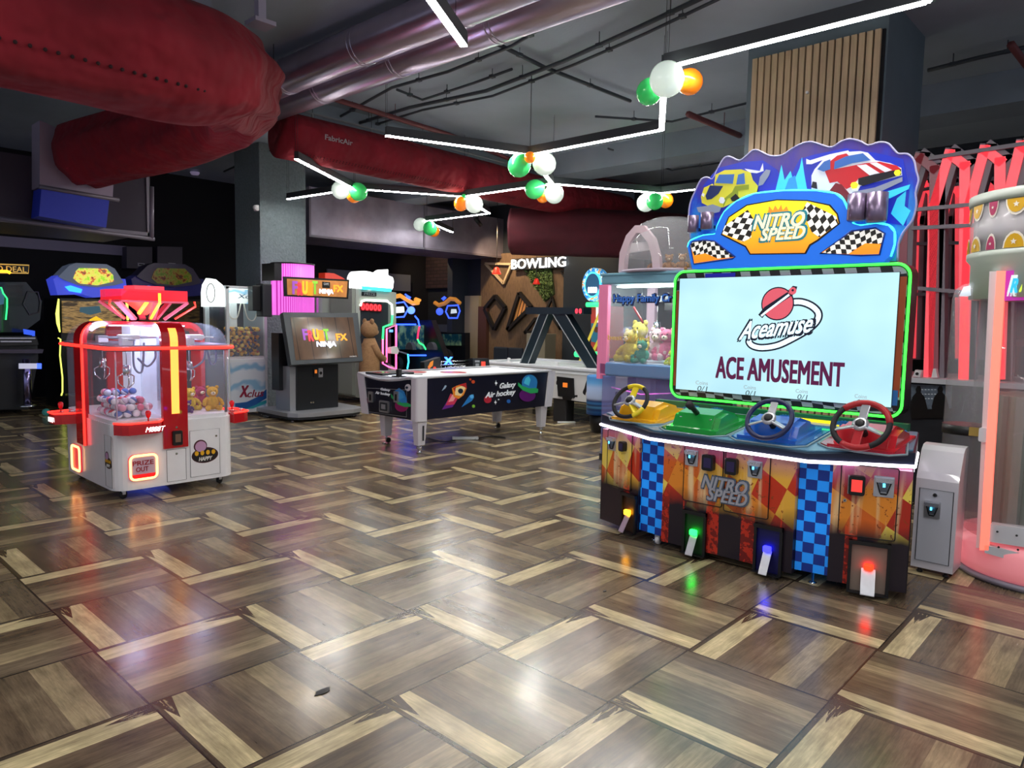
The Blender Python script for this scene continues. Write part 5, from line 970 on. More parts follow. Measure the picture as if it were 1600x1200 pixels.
m=MB(); m.ptube(P,[P.l(*q_) for q_ in Zq([(115,848),(360,860),(358,1018),(118,985)])],.003,.004,GREY,True,5); sd=m.build('service_door',eg)
for x in (153,303):
    m=MB(); u,z=P.l(540+x*.26667,380+900*.26667); m.rect(P,u-.04,z-.06,u+.04,z+.06,.004,.02,STEEL,.006); m.rect(P,u-.015,z-.04,u+.015,z+.03,.02,.024,BLACK); m.build('coin_slot',sd)
m=MB(); u,z=P.l(540+232*.26667,380+957*.26667); m.rect(P,u-.085,z-.065,u+.085,z+.065,.004,.02,STEEL,.015); m.rect(P,u-.065,z-.045,u+.065,z+.045,.02,.024,DKGREY,.01); m.rect(P,u-.035,z-.025,u+.035,z+.025,.024,.03,GREY); m.build('puck_return',sd)
# scoring boxes and neon hockey sign on the far rail
Pg=PY(7.0)
def scorebox(pts,label,bits):
    P=PY(HY1-.02); m=MB(); m.px(P,pts,-.08,.0,MD); o=m.build('score_box'); tag(o,label,'scoreboard'); m=MB()
    for c,q in bits: m.px(P,q,.0,.004,c)
    m.build('score_face',o)
RB=glow('red_print_lit','E83A2A',1.0)
scorebox([(663,566),(688,558),(690,580),(664,581)],'black box with a rocket print at the left end of the hockey arch',[(p('rocket_orange','E88A2A',.3),[(668,574),(672,566),(677,563),(676,571),(671,576)]),(RB,circ(679,575,2)),(RB,circ(670,577,1.6))])
scorebox([(739,560),(764,560),(766,581),(739,581)],'black box with red symbols at the right end of the hockey arch',[(RB,[(752,565),(758,565),(758,572),(752,572)]),(RB,[(747,574),(755,574),(755,579),(747,579)]),(RB,circ(760,577,2.6)),(GREY,[(742,563),(749,563),(749,566),(742,566)]),(GREY,[(743,568),(748,568),(748,573),(743,573)])])
P=PY(HY1-.0); hs=thing('hockey_sign',P.w(*P.l(715,578)),'silver openwork X HOCKEY sign spanning between the two score boxes','sign')
m=MB()
for a,b in (((689,565),(739,563)),((689,570),(739,568)),((689,579),(739,577)),((689,565),(689,579)),((739,563),(739,577))): m.tube([P.w(*P.l(*a)),P.w(*P.l(*b))],.008,CHROME,6)
m.build('truss_frame',hs); m=MB(); m.ptext(P,'HOCKEY',694,571.5,726,578,.0,.02,CHROME,bold=.02); m.build('silver_letters',hs); m=MB(); m.ptext(P,'X',693,558,705,569,.01,.03,glow('neon_blue_x','3A7AFF',4),bold=.02); m.build('blue_letter',hs)
# ------------------------------------------------------------ second hockey table with overhead score arch
H2=thing('air_hockey_table',(8.6,6.6,0),'second air hockey table, white with zebra end print, behind the galaxy table','game table')
m=MB(); m.box2((7.87,5.15,.70),(9.3,8.0,.76),mat('ice_white_surface','F0F6F8',.5)); m.box2((7.85,5.12,.74),(7.91,8.02,.80),RL,.02); m.box2((9.26,5.12,.74),(9.32,8.02,.80),RL,.02); m.box2((7.85,5.12,.74),(9.3,5.18,.80),RL,.02); m.box2((7.85,7.96,.74),(9.3,8.02,.80),RL,.02); m.build('play_surface',H2)
g=NG('zebra_print',.4); gx,gy,gz=g.xyz(g.tc); c_=g.mix(g.math('GREATER_THAN',g.noise(g.comb(0,g.math('ADD',g.math('MULTIPLY',gy,3),gz),g.math('MULTIPLY',gz,2.0)),2.0,1),.585),'D4D4D4','1A1A1C'); ZEB=g.out(c_)
m=MB(); m.prism([(7.88,y,z) for y,z in ((6.52,.72),(6.47,.34),(5.2,.32),(5.2,.72))],(1.4,0,0),ZEB); m.build('lower_body',H2)
m=MB(); m.prism([(7.88,y,z) for y,z in ((7.95,.72),(7.9,.45),(6.52,.45),(6.52,.72))],(1.4,0,0),ZEB); m.build('lower_body',H2)
P=PX(7.88); m=MB(); m.px(P,[(871,588),(897,591),(898,622),(873,619)],.0,.02,BLACK); cd_=m.build('coin_door',H2); m=MB(); m.prect(P,881,598,888,605,.02,.024,glow('orange_tile','E0782A',.8)); m.build('coin_light',cd_)
for x,y in ((8.0,6.35),(8.0,5.4),(9.1,5.4),(9.1,7.7)): m=MB(); m.box2((x-.1,y-.12,0),(x+.1,y+.12,.36),mat('zebra_leg','222224',.5),bev=.02); m.build('leg',H2)
SLB=mat('arch_slate','1B2B34',.35,.4); AR=PX(8.5)
m=MB(); m.px(AR,[(828,480),(918,481),(918,491),(828,491)],-.1,.1,SLB); sb=m.build('score_beam',H2); m=MB(); m.ptext(AR,'0 0',906,482.5,915,490,.1,.11,glow('red_digits','FF3040',3),bold=.02); m.build('digits',sb)
for a in ([(850,487),(863,487),(828,575),(815,575)],[(868,489),(888,489),(940,575),(922,575)]):
    m=MB(); m.px(AR,a,-.08,.08,SLB); o=m.build('arch_leg',H2); m=MB(); q=[AR.w(*AR.l(*t),.085) for t in a]; m.tube([q[1],q[2]],.008,GREY,5); m.tube([q[0],q[3]],.008,GREY,5); m.build('metal_edge',o)
def mallet(px_,py_,y_,label):
    c=AX(px_,570,y_); c.z=.76; m=MB(); m.lathe([(0,0),(.06,0),(.06,.02),(.02,.03),(.02,.06),(.03,.075),(0,.085)],c,WHITE,16); tag(m.build('hockey_mallet',loc=c),label,'mallet')
mallet(795,573,8.3,'white mallet on the far table, left of the slanted arch leg'); mallet(870,578,8.1,'white mallet on the far table, between the slanted arch legs')
# power strip and cable under the table
c=G(727,687); m=MB(); m.beam(c+V((-.12,.1,.02)),c+V((.12,-.1,.02)),.06,.035,WHITE,.008); tag(m.build('power_strip'),'white power strip lying on the floor under the hockey table','power strip')
m=MB(); m.tube(smooth_path([G(668,684,.01),G(690,690,.01),G(712,688,.012)],6),.007,BLACK,6); m.tube(smooth_path([G(742,686,.012),G(765,682,.01),G(790,684,.01)],6),.007,BLACK,6); tag(m.build('power_cable'),'thin black power cable curling on the floor beneath the hockey table','cable')
c=G(885,661); m=MB(); m.beam(c+V((-.1,.08,.012)),c+V((.1,-.08,.012)),.05,.02,WHITE,.005); tag(m.build('power_strip'),'white power strip on the floor beside the striped drum','power strip')

for (x,y,r,lb) in ((505,1081,.035,'small black scrap lying on the floor near the bottom middle'),(945,924,.014,'tiny dark speck on the floor before the racing cabinet')):
    c=G(x,y,0); m=MB(); m.prism([c+V((r*math.cos(t)*(1.3 if i%2 else .8),r*.5*math.sin(t),.0005)) for i,t in enumerate([2*math.pi*k/9 for k in range(9)])],(0,0,.003),BLACK); tag(m.build('floor_scrap',loc=c),lb,'scrap')
# ------------------------------------------------------------ machines along the dark back wall
NYEL=glow('neon_yellow','E4F060',2.0,'E8F080'); NBL=glow('neon_blue','2A50FF',4); NGR=glow('neon_mint','30E878',2.2); NPK=glow('neon_pink','FF5A9A',2.6,'FF90C0'); NCY=glow('neon_cyan','40D8FF',2.4)
def cruiser(dx,lit,label,Yf=12.0):
    P=PY(Yf); o3=(dx,0); f=lambda l:[(x+dx,y) for x,y in l]
    c=P.w(*P.l(140+dx,640),0); c.z=0; o=thing('driving_arcade',c+V((0,.5,0)),label,'arcade machine')
    e=1 if lit else .12
    BL=mat('topper_blue_%d'%lit,'4A5AD8' if lit else '2E2C50',.3,emit=.55 if lit else .03,ecol='4050E8'); GRT=mat('topper_grey_%d'%lit,'7C8AA4' if lit else '4A465C',.4,emit=.12 if lit else .0,ecol='8090B0')  # the unlit copy has its dimness put into darker base colours
    m=MB(); m.px(P,f([(83,436),(92,430),(196,436),(199,455),(190,462),(146,465),(128,460),(90,461)]),-.35,.0,BL); t=m.build('topper_base',o)
    m=MB(); m.px(P,f([(90,432),(107,415),(118,411),(165,413),(178,420),(192,442),(178,446),(150,449),(122,446),(100,438)]),-.3,.04,GRT); m.build('topper_frame',t)
    g=NG('racing_art_%d'%lit,.3); gx,gy,gz=g.xyz(g.tc); nn=g.noise(g.comb(gx,0,gz),9,4,.7); c_=g.ramp(nn,[(0,'1E3A1A'),(.42,'9AD02A'),(.5,'E8E860'),(.56,'E07A3A'),(.62,'6A2A1A'),(1,'F0F0D0')]); c_=g.mul(c_,1.0 if lit else .3); AM=g.out(c_,emit=c_,estr=.95*e)  # artwork colour scaled down on the unlit copy, shade painted in
    m=MB(); m.px(P,f([(117,424),(122,419),(165,420),(175,430),(176,440),(150,446),(122,443),(113,435)]),.04,.05,AM); m.build('picture_panel',t)
    m=MB(); m.px(P,f([(101,448),(110,446),(128,452),(126,458),(108,455)]),.0,.02,glow('blue_lamp_%d'%lit,'30A0FF',1.8*e)); m.build('blue_lens',t)
    m=MB(); m.px(P,f([(96,466),(196,468),(196,640),(100,640)]),-.9,-.05,MD); m.build('cabinet_body',o)
    g=NG('game_picture_%d'%lit,.2); gx,gy,gz=g.xyz(g.tc); band=g.noise(g.comb(g.math('MULTIPLY',gx,2),0,g.math('MULTIPLY',gz,14)),1.5,3,.7); c_=g.ramp(band,[(0,'20140C'),(.4,'4A3822'),(.52,'C8A060'),(.6,'6A5030'),(1,'E8D8B0')]); GP=g.out(None,emit=c_,estr=.6*e); g.b.inputs['Base Color'].default_value=(.02,.02,.02,1)
    m=MB(); m.px(P,f([(98,470),(190,471),(190,522),(99,520)]),-.05,.0,GP); s_=m.build('screen',o)
    if lit:
        m=MB(); m.px(P,f([(125,480),(155,478),(158,488),(140,492),(124,487)]),.0,.01,glow('teal_blur','3A6070',.5)); m.px(P,f([(137,512),(140,499),(150,494),(160,500),(166,512)]),.0,.014,glow('yellow_car','F0C020',.9)); m.build('screen_graphics',s_)
        m=MB(); m.tube([P.w(*P.l(*q),.02) for q in ((91,467),(89,490),(90,505),(93,519))],.022,NYEL,8,rs=[.01,.025,.022,.008]); m.build('neon_tube',o); m=MB(); m.tube([P.w(*P.l(*q),.02) for q in ((90,528),(94,530),(93,555),(97,590),(97,612),(95,618))],.010,NYEL,6); m.build('neon_tube',o)
        m=MB(); m.tube([P.w(*P.l(*q),.02) for q in ((197,468),(198,480),(199,500))],.018,NYEL,8); m.build('neon_tube',o)
    m=MB(); m.box2((c.x-.35,Yf-.75,.0),(c.x+.35,Yf-.1,.25),MD,.02); m.build('floor_platform',o)
    m=MB(); m.prism([(c.x+.25,Yf-.75,.25),(c.x+.25,Yf-.25,.25),(c.x+.25,Yf-.35,.5),(c.x+.25,Yf-.62,.52),(c.x+.25,Yf-.72,1.05),(c.x+.25,Yf-.82,1.05)],(-.5,0,0),mat('seat_dark','1E1E28',.6)); m.build('seat',o)
    return o
cruiser(0,1,'lit driving game with blue topper and yellow neon sides behind the red claw machine')
cruiser(122,0,'unlit driving game with dark purple topper, farther right behind the red crown',12.35)
# far left game and deal machine
P=PY(11.9); lg_=thing('stool_and_button_game',G(28,640),'dark game console with button panel and chrome pole at the far left','arcade machine')
m=MB(); m.px(P,[(-30,535),(58,535),(60,560),(45,640),(-30,640)],-.6,.0,MD); m.px(P,[(-30,440),(50,440),(75,470),(72,500),(45,520),(-30,520)],-.6,-.3,mat('dark_glass_panel','1C2028',.15,coat=.6)); m.build('cabinet_body',lg_)
m=MB(); m.px(P,[(-30,545),(62,545),(60,551),(-30,551)],.0,.2,mat('purple_grey_ledge','4A4458',.4)); m.px(P,[(-30,525),(52,525),(56,538),(-30,540)],.0,.15,MD); pn=m.build('button_panel',lg_)
for i in range(9):
    m=MB(); c=P.w(*P.l(-4+(i%5)*12+(i//5)*6,528+(i//5)*5),.17); m.box(c,(.09,.03,.02),mat('pale_button','A0A0B0',.3,emit=.25),bev=.006); m.build('push_button',pn)
m=MB(); a=P.w(*P.l(34,560),.25); b=P.w(*P.l(36,632),.25); m.tube([a,b],.05,mat('purple_chrome','9A90C0',.2,1),12); m.lathe([(0,0),(.13,0),(.06,.03),(0,.03)],b,CHROME,16); m.build('chrome_pole',lg_)
m=MB(); m.px(P,[(20,566),(50,566),(50,574),(20,574)],.3,.34,glow('coin_strip','C0C0D8',.7)); m.px(P,[(47,566),(54,566),(54,574),(47,574)],.3,.345,glow('blue_dot','4060FF',2)); m.build('lit_strip',lg_)
m=MB(); m.px(P,[(0,451),(8,450),(14,464),(13,475),(0,478)],-.3,-.25,glow('teal_picture','3A6A88',.5)); m.tube([P.w(*P.l(*q),-.24) for q in ((0,449),(9,449),(12,458),(18,466),(18,480),(16,500))],.010,NGR,6); m.build('neon_edge_panel',lg_)
m=MB(); m.px(P,[(36,514),(54,517),(54,532),(50,524),(37,522)],.0,.02,glow('blue_wedge','2A50D0',1.2)); m.build('blue_light',lg_)
for pts,rr_ in (([(45,475),(52,455),(68,456),(72,472),(70,488),(55,492)],.01),): m=MB(); m.tube([P.w(*P.l(*q),-.28) for q in pts],rr_,mat('faint_outline','4A4458',.4),6,True); m.build('picture_outline',lg_)
P=PY(12.6); ds=thing('deal_sign',P.w(*P.l(20,420)),'small framed yellow DEAL sign on the dark machine top at far left','sign')
YS=glow('sign_yellow','C8A050',.8); m=MB(); m.px(P,[(-20,411),(46,413),(45,428),(-20,427)],-.05,.0,BLACK); m.build('sign_board',ds); m=MB(); m.tube([P.w(*P.l(*q),.01) for q in ((-20,412),(45,414.5),(44,427),(-20,426))],.010,YS,6,True); m.ptext(P,'O DEAL',-6,416,41,424.5,.0,.015,YS,bold=.0); m.build('lettering',ds); m=MB(); m.tube([P.w(*P.l(*q),.04) for q in ((-10,424),(10,424),(15,427))],.02,glow('amber_tube','FFB820',4),6); m.build('amber_lamp',ds)
m=MB(); c=G(72,644,.05); m.ball(c,.05,mat('teal_ball','3A8A88',.3,emit=.1),n=14); tag(m.build('small_ball',loc=c),'small teal ball lying on the dark floor left of the red machine','ball')
for x0,x1,lb in ((198,238,'left of two grey metal wall boxes above the driving games'),(246,285,'right of two grey metal wall boxes above the driving games')):
    P=PY(13.75); o=thing('wall_box',P.w(*P.l((x0+x1)/2,402),-.1),lb,'electrical box'); m=MB(); m.px(P,[(x0,385),(x1,386),(x1,420),(x0,419)],-.25,.0,mat('purple_grey_box','4C4654',.5)); m.build('box_body',o); m=MB(); m.prect(P,x0+17,411,x0+28,416,.0,.01,mat('pale_latch','A8A4B4',.4)); m.prect(P,x0+19,412.5,x0+26,414.5,.01,.014,BLACK); m.build('latch',o)
# blue prize machine peeking beside the fruit game
P=PY(10.72); bm_=thing('prize_machine',P.w(*P.l(530,600)),'blue prize machine with a red arch top, mostly hidden by the fruit game','arcade machine')
BLP2=mat('royal_blue_panel','2A5AC8',.35,emit=.25,ecol='2A60E0'); m=MB(); m.px(P,[(500,452),(549,452),(550,612),(500,614)],-.6,.0,mat('grey_green_frame','A4ACA6',.4)); m.build('cabinet_body',bm_)
m=MB(); m.px(P,[(528,462),(545,462),(546,500),(528,500)],.0,.02,BLP2); m.px(P,[(520,560),(549,564),(549,606),(520,606)],.0,.03,BLP2); m.px(P,[(520,606),(549,606),(549,612),(520,613)],.0,.04,WHITE); m.build('blue_panels',bm_)
m=MB(); u0,z0=P.l(520,455); arc=[P.l(*q) for q in ((508,426),(522,427),(536,434),(546,443),(550,450),(544,450),(530,441),(508,438))]; m.poly(P,arc,-.2,.0,mat('arch_red','C8321E',.4,emit=.3)); m.build('red_arch',bm_)
# plush bear prize machine
P=PY(10.0); bx=thing('bear_prize_machine',P.w(*P.l(588,600)),'pale grey prize machine with glowing cloud top, red digits and neon outlined window','arcade machine')
GF=mat('grey_green_frame','A4ACA6',.4); m=MB(); m.px(P,[(556,451),(563,451),(563,622),(556,620)],-.7,.0,GF); m.px(P,[(611,456),(619,457),(619,622),(611,622)],-.08,.0,GF); m.px(P,[(618,456),(619,457),(619,622),(618,622)],-.7,-.08,mat('dark_blue_inside','0E1424',.6)); m.px(P,[(563,451.5),(611,456),(611,470),(563,470)],-.7,.0,GF); m.px(P,[(563,580),(611,580),(611,622),(563,622)],-.7,.0,GF); m.px(P,[(563,470),(611,470),(611,580),(563,580)],-.7,-.62,mat('dark_blue_inside','0E1424',.6)); m.px(P,[(551,450),(557,451),(557,618),(551,617)],-.65,-.02,mat('side_grey','8E968E',.4)); m.build('cabinet_body',bx)
m=MB(); pts=smooth_path([P.w(*P.l(*q),0) for q in ((562,424),(556,434),(558,446),(566,452),(606,454),(612,444),(611,434),(604,430),(603,421),(590,429),(576,425))],4,True); m.prism([p_-P.n*.25 for p_ in pts],P.n*.3,glow('cloud_glow','FFFFFF',2.0)); h=m.build('cloud_header',bx); m=MB(); m.px(P,[(562,447),(609,451),(608,456),(563,452)],-.2,.06,glow('cyan_base','40E0E8',1.6)); m.build('cyan_base',h)
m=MB(); m.prect(P,565,456.5,587,462.5,.0,.02,MD); m.build('name_plate',bx); m=MB(); m.ptext(P,'PRIZE',568,457.5,585,461.5,.02,.024,GREY); m.build('plate_lettering',bx)
m=MB(); m.px(P,[(562,472),(596,476),(595,487),(562,485)],-.05,.02,mat('digit_board','4A0A10',.4,emit=.3,ecol='A01020')); dg=m.build('digit_board',bx); m=MB()
for i in range(5): m.ptext(P,'0',563.5+i*6.4,474.2+i*.5,568.2+i*6.4,484+i*.4,.02,.03,glow('led_red','FF3038',2.5),bold=.03)
m.build('digits',dg)
m=MB(); m.tube([P.w(*P.l(*q),.02) for q in ((562,478),(564,471),(570,469),(604,470.5),(611,476),(612,492))],.018,glow('neon_warm_white','F4FFE8',3),8); m.build('neon_outline',bx)
m=MB(); m.tube([P.w(*P.l(*q),.02) for q in ((612,492),(611,506),(598,511),(597,530))],.018,NGR,8); m.build('neon_outline',bx); m=MB(); m.tube([P.w(*P.l(*q),.02) for q in ((597,530),(597,568),(606,573),(618,577),(618,508),(603,514),(603,566))],.014,NPK,8); m.build('neon_outline',bx)
m=MB(); m.px(P,[(604,514),(617,510),(617,574),(604,566)],-.02,.0,mat('dark_magenta','3A1430',.3)); m.prect(P,608,515,613,519,.0,.02,glow('small_blue_screen','60A0FF',1.5)); m.px(P,[(605,543),(615,541),(618,548),(616,553),(606,552)],.0,.1,WHITE); m.build('control_column',bx)
m=MB(); m.px(P,[(563,471),(611,471),(611,580),(563,580)],-.01,-.005,mat('thin_glass','A0B0C0',.1,alpha=.04)); m.build('front_glass',bx); m=MB(); m.px(P,[(571,487),(577,487),(577,560),(571,560)],-.5,-.4,glow('white_tube','F0F4FF',1.5)); m.build('inner_light',bx)
def big_bear():
    y=9.72; c=AY(577,560,y); x,yy=c.x,c.y; B=mat('bear_tan_fur','A9835C',.95,bump=1,bscale=120,var=.15,vscale=30); o=thing('teddy_bear',(x,yy,0),'tall tan teddy bear standing upright before the cloud topped prize machine','soft toy')
    m=MB(); m.tube([(x,yy,.36),(x,yy,.55),(x+.01,yy,.80),(x+.01,yy,1.0),(x,yy,1.10)],.15,B,20,rs=[.15,.17,.165,.125,.09])
    for a_ in (-.085,.085): m.tube([(x+a_*.3,yy+a_,.42),(x+a_*.2,yy+a_,.2),(x+a_*.2,yy+a_,.05)],.09,B,12,rs=[.10,.085,.09]); m.ball((x+.04,yy+a_,.055),.085,B,(1.3,1,.62),12)
    m.build('body',o)
    for a_ in (-.15,.15): m=MB(); m.tube([(x,yy+a_*.8,1.0),(x+.05,yy+a_*1.1,.86),(x+.17,yy+a_*.9,.76),(x+.22,yy+a_*.6,.76)],.05,B,12,rs=[.06,.058,.052,.045]); m.ball((x+.235,yy+a_*.55,.76),.052,B,n=10); m.build('arm',o)
    m=MB(); m.ball((x,yy,1.245),.145,B,(1,.95,.98),18); m.ball((x+.11,yy,1.20),.07,mat('bear_muzzle','BE9A74',.9),(1,.9,.75),12)
    h=m.build('head',o)
    for a_ in (-.10,.10): m=MB(); m.ball((x-.02,yy+a_,1.375),.05,B,(.5,1,1),10); m.build('ear',h)
    m=MB(); m.ball((x+.18,yy,1.215),.02,BLACK,n=8); m.build('nose',h)
    for a_ in (-.05,.05): m=MB(); m.ball((x+.125,yy+a_,1.275),.014,BLACK,n=8); m.build('eye',h)
big_bear()
# neon racing simulators in the far corner
def racer(X,pts,label,dim):
    P=PX(X); c=P.w(*P.l(pts['c'],600),0); c.z=0; o=thing('racing_simulator',c,label,'arcade machine'); e=.25 if dim else 1
    O=mat('orange_bone_%s'%dim,'E89A40',.4,emit=1.0*e,ecol='F0A040'); B_=glow('sim_blue_%s'%dim,'3050FF',4 if not dim else 2.2)
    for k,mm,r in (('bone',O,.05),('hex',B_,.018),('bar',B_,.018)):
        m=MB(); m.tube([P.w(*P.l(*q),.05) for q in pts[k]],r,mm,8,k=='hex'); m.build({'bone':'orange_topper','hex':'neon_hexagon','bar':'neon_bar'}[k],o)
    m=MB(); m.ball(P.w(*P.l(*pts['lamp']),.1),.085,glow('sim_lamp_%s'%dim,'4060FF',5*e),n=14); m.build('blue_lamp',o)
    m=MB(); m.px(P,pts['disp'],.0,.04,glow('sim_white_%s'%dim,'E8F8F0',2*e)); m.build('logo_display',o)
    m=MB(); m.px(P,pts['body'],-.25,-.1,mat('sim_dark_body','10141C',.4)); m.build('cabinet_body',o)
    g=NG('sim_screen_%s'%dim,.2); c_=g.ramp(g.noise(g.tc,4,4),[(0,'061018'),(.5,'143A48'),(.65,'6A8A6A'),(1,'20404A')]); SS=g.out(c_,emit=c_,estr=.6*e)
    m=MB(); m.px(P,pts['scr'],-.1,-.05,SS); m.build('screen',o); return o,P
o,P=racer(10.3,dict(c=640,bone=[(618,464),(628,462),(636,467),(648,474),(656,473),(658,470),(652,468)],hex=[(619,474),(634,472),(641,482),(634,495),(619,496)],bar=[(636,460),(640,463),(644,465),(643,467),(638,464)],lamp=(648,485),disp=[(620,480),(631,479),(632,488),(620,489)],body=[(612,500),(668,500),(690,560),(690,620),(612,620)],scr=[(618,508),(657,508),(657,546),(618,546)]),'bright neon racing simulator with orange topper and blue hexagon, beside the bear machine',False)
for q,mm in (([(655,494),(660,500),(662,510)],NBL),([(662,510),(660,520),(659,530)],glow('neon_crimson','FF2850',2.6)),([(659,530),(662,536),(668,539),(672,546)],NGR),([(643,576),(645,565),(644,553)],NCY),([(645,555),(672,555)],NBL),([(622,545),(630,549),(643,553)],mat('pale_trim','A0A8B8',.4)),([(618,507),(656,507)],NBL)):
    m=MB(); m.tube([P.w(*P.l(*t_),.12) for t_ in q],.018,mm,6); m.build('neon_tube',o)
m=MB()
for x in (650,683): u,z=P.l(x,541); m.poly(P,[(u+.13*math.cos(t),z-.07+.16*math.sin(t)) for t in [math.pi*i/8 for i in range(9)]],.1,.2,mat('headrest_grey','5A5C68',.6))
m.build('seat_backs',o)
m=MB(); u,z=P.l(629,568); m.disc(P,u,z,.16,.1,.2,RUB,24); m.disc(P,u,z,.08,.2,.21,mat('hub_green','3A5A40',.4),16); m.build('side_wheel',o)
o,P=racer(11.2,dict(c=700,bone=[(682,473),(688,477),(698,474),(706,467),(714,468),(721,474)],hex=[(702,478),(718,477),(721,486),(717,497),(704,497),(699,487)],bar=[(693,467),(697,464),(699,465),(695,469)],lamp=(692,487),disp=[(707,483),(713,483),(714,489),(706,490)],body=[(672,520),(722,520),(722,600),(672,600)],scr=[(676,522),(716,522),(716,540),(676,540)]),'dimmer racing simulator in the corner with a big wheel showing above the hockey sign',True)
m=MB(); u,z=P.l(713,559); 
m.tube([P.w(u+.16*math.cos(t),z+.16*math.sin(t),.3) for t in [2*math.pi*i/24 for i in range(24)]],.055,RUB,10,True); m.build('big_tyre',o)
m=MB()
for i in range(6): t=i*math.pi/3; m.tube([P.w(u,z,.32),P.w(u+.12*math.cos(t),z+.12*math.sin(t),.32)],.014,CHROME,6)
m.disc(P,u,z,.035,.3,.35,CHROME,12); m.build('chrome_rim',o)
P=PX(11.9); m=MB(); m.prect(P,672,507,722,519,.0,.03,mat('slate_stripe','4A5468',.6)); struct(m.build('trim_3'))
# red bell shades by the bowling wall
for px_,py_,rr_,e,lb in ((776,423,.10,1.6,'bright red bell pendant lamp left of the bowling sign'),(838,440,.08,.15,'dim red pendant lamp hanging in front of the moss triangle')):
    c=AX(px_,py_,11.2); o=thing('pendant_lamp',c,lb,'lamp'); m=MB(); m.lathe([(rr_,-rr_*.7),(rr_*.95,-rr_*.5),(rr_*.7,0),(rr_*.55,rr_*.5),(rr_*.2,rr_*.8),(0,rr_*.82)],c,mat('bell_red_%g'%e,'E8281E',.35,emit=e,ecol='FF3020'),18); m.build('lamp_shade',o); m=MB(); m.tube([c+V((0,0,.07)),(c.x,c.y,CZ)],.006,BLACK,5); m.build('cord',o)
# ceiling spotlights washing the bowling wall
for x,y,e in ((10.7,10.9,55),(10.6,9.0,25),(10.4,13.2,22)):
    o=thing('ceiling_spotlight',(x,y,3.4),'small dark ceiling spotlight aimed at the far wall','lamp','spotlights of the far wall'); m=MB(); m.tube([(x,y,CZ),(x,y,3.5)],.012,BLACK,6); m.tube([(x-.08,y,3.55),(x+.08,y,3.42)],.045,BLACK,12); m.build('lamp_body',o)
    ld=bpy.data.lights.new('spot','SPOT'); ld.energy=e*3; ld.color=lin('FFD9A8'); ld.spot_size=R(100); ld.spot_blend=.8; ld.shadow_soft_size=.05
    lo=bpy.data.objects.new('spot_lamp',ld); COL.objects.link(lo); lo.parent=o; lo.location=V((.1,0,0)); lo.rotation_euler=(0,R(-48),0)
# low lounge seats by the bowling wall
for px_ in (772,795):
    c=G(px_,590); c=V((11.2,AX(px_,560,11.2).y,0)); o=thing('lounge_chair',c,'dark low lounge chair before the bowling wall, %s of two'%('left' if px_<780 else 'right'),'chair'); m=MB(); m.box(c+V((0,0,.35)),(.5,.42,.12),mat('dark_seat_fabric','202A38',.8),bev=.03); m.build('seat',o); m=MB(); m.box(c+V((.22,0,.6)),(.08,.42,.5),mat('dark_seat_fabric','202A38',.8),bev=.03); m.build('backrest',o)
    for a in (-1,1):
        for b in (-1,1): m=MB(); m.tube([c+V((a*.2,b*.17,.3)),c+V((a*.22,b*.19,0))],.015,BLACK,6); m.build('leg',o)
# ------------------------------------------------------------ striped drum stool
c=V((7.58,5.41,0)); g=NG('blue_band_fabric',.55); gx,gy,gz=g.xyz(g.tc); DR=g.out(g.ramp(g.mr(gz,.24,.74,0,1),[(0,'1A4AA0'),(.08,'2A78C8'),(.14,'123A88'),(.2,'5AA8E0'),(.25,'0E2A6A'),(.3,'3A8AD0'),(.36,'142E6E'),(.42,'B8C8E8'),(.7,'A8C0E8'),(.82,'5A9AD0'),(.93,'2E78B8'),(1,'3A80C0')]))
dr=thing('drum_bin',c,'round bin with a blue banded sleeve on a black base beside the far hockey table','bin'); m=MB(); m.lathe([(0,.24),(.18,.24),(.185,.5),(.185,.73),(.17,.745),(0,.745)],c,DR,28); m.build('banded_sleeve',dr); m=MB(); m.lathe([(0,0),(.11,0),(.135,.12),(.14,.245),(0,.245)],c,BLACK,20); m.build('base',dr)
# ------------------------------------------------------------ wheel game and ball game behind
P=PX(9.9); wg=thing('wheel_prize_game',P.w(*P.l(930,600))*1,'round wheel game sign showing 1000, above a red cabinet with green bars and yellow rails','arcade machine')
wc=P.l(927,445); g=NG('bubble_ring',.3); c_=g.ramp(g.noise(g.tc,14,2),[(0,'2A8AD8'),(.45,'7AC8F0'),(.52,'F0F4F8'),(.58,'F0B040'),(.64,'E8783A'),(1,'40B0F0')],True); BUB=g.out(c_,emit=c_,estr=.5)
m=MB(); m.disc(P,wc[0],wc[1],.235,-.15,.0,BUB,32,.285); w1=m.build('wheel_ring',wg); m=MB(); m.disc(P,wc[0],wc[1],.165,.0,.02,NCY,28,.215); m.disc(P,wc[0],wc[1],.145,.02,.03,mat('wheel_dark_blue','24486A',.3,emit=.3,ecol='3A80B0'),28,.19); m.ptext(P,'1000',921.5,449,934.5,457.5,.03,.045,glow('white_digits','FFFFFF',2.5),bold=.04); m.build('wheel_face',w1)
m=MB(); m.px(P,[(918,478),(948,478),(948,560),(918,556)],-.5,-.1,mat('red_game_body','B83A34',.4,emit=.2)); m.px(P,[(921,505),(946,505),(946,538),(921,534)],-.1,-.05,mat('teal_board','2A6A8A',.4,emit=.3)); m.px(P,[(929,480),(934,480),(934,504),(929,504)],-.1,-.04,glow('white_post','F0F0E0',.9)); m.disc(P,*P.l(930,515),.05,-.05,-.03,mat('brown_dot','6A4030',.4),12); m.build('cabinet_body',wg)
m=MB(); m.tube([P.w(*P.l(917,476),.0),P.w(*P.l(947,476),.0)],.04,NGR,8); m.tube([P.w(*P.l(905,553),.1),P.w(*P.l(955,554),.1)],.05,NGR,8); m.build('green_bars',wg)
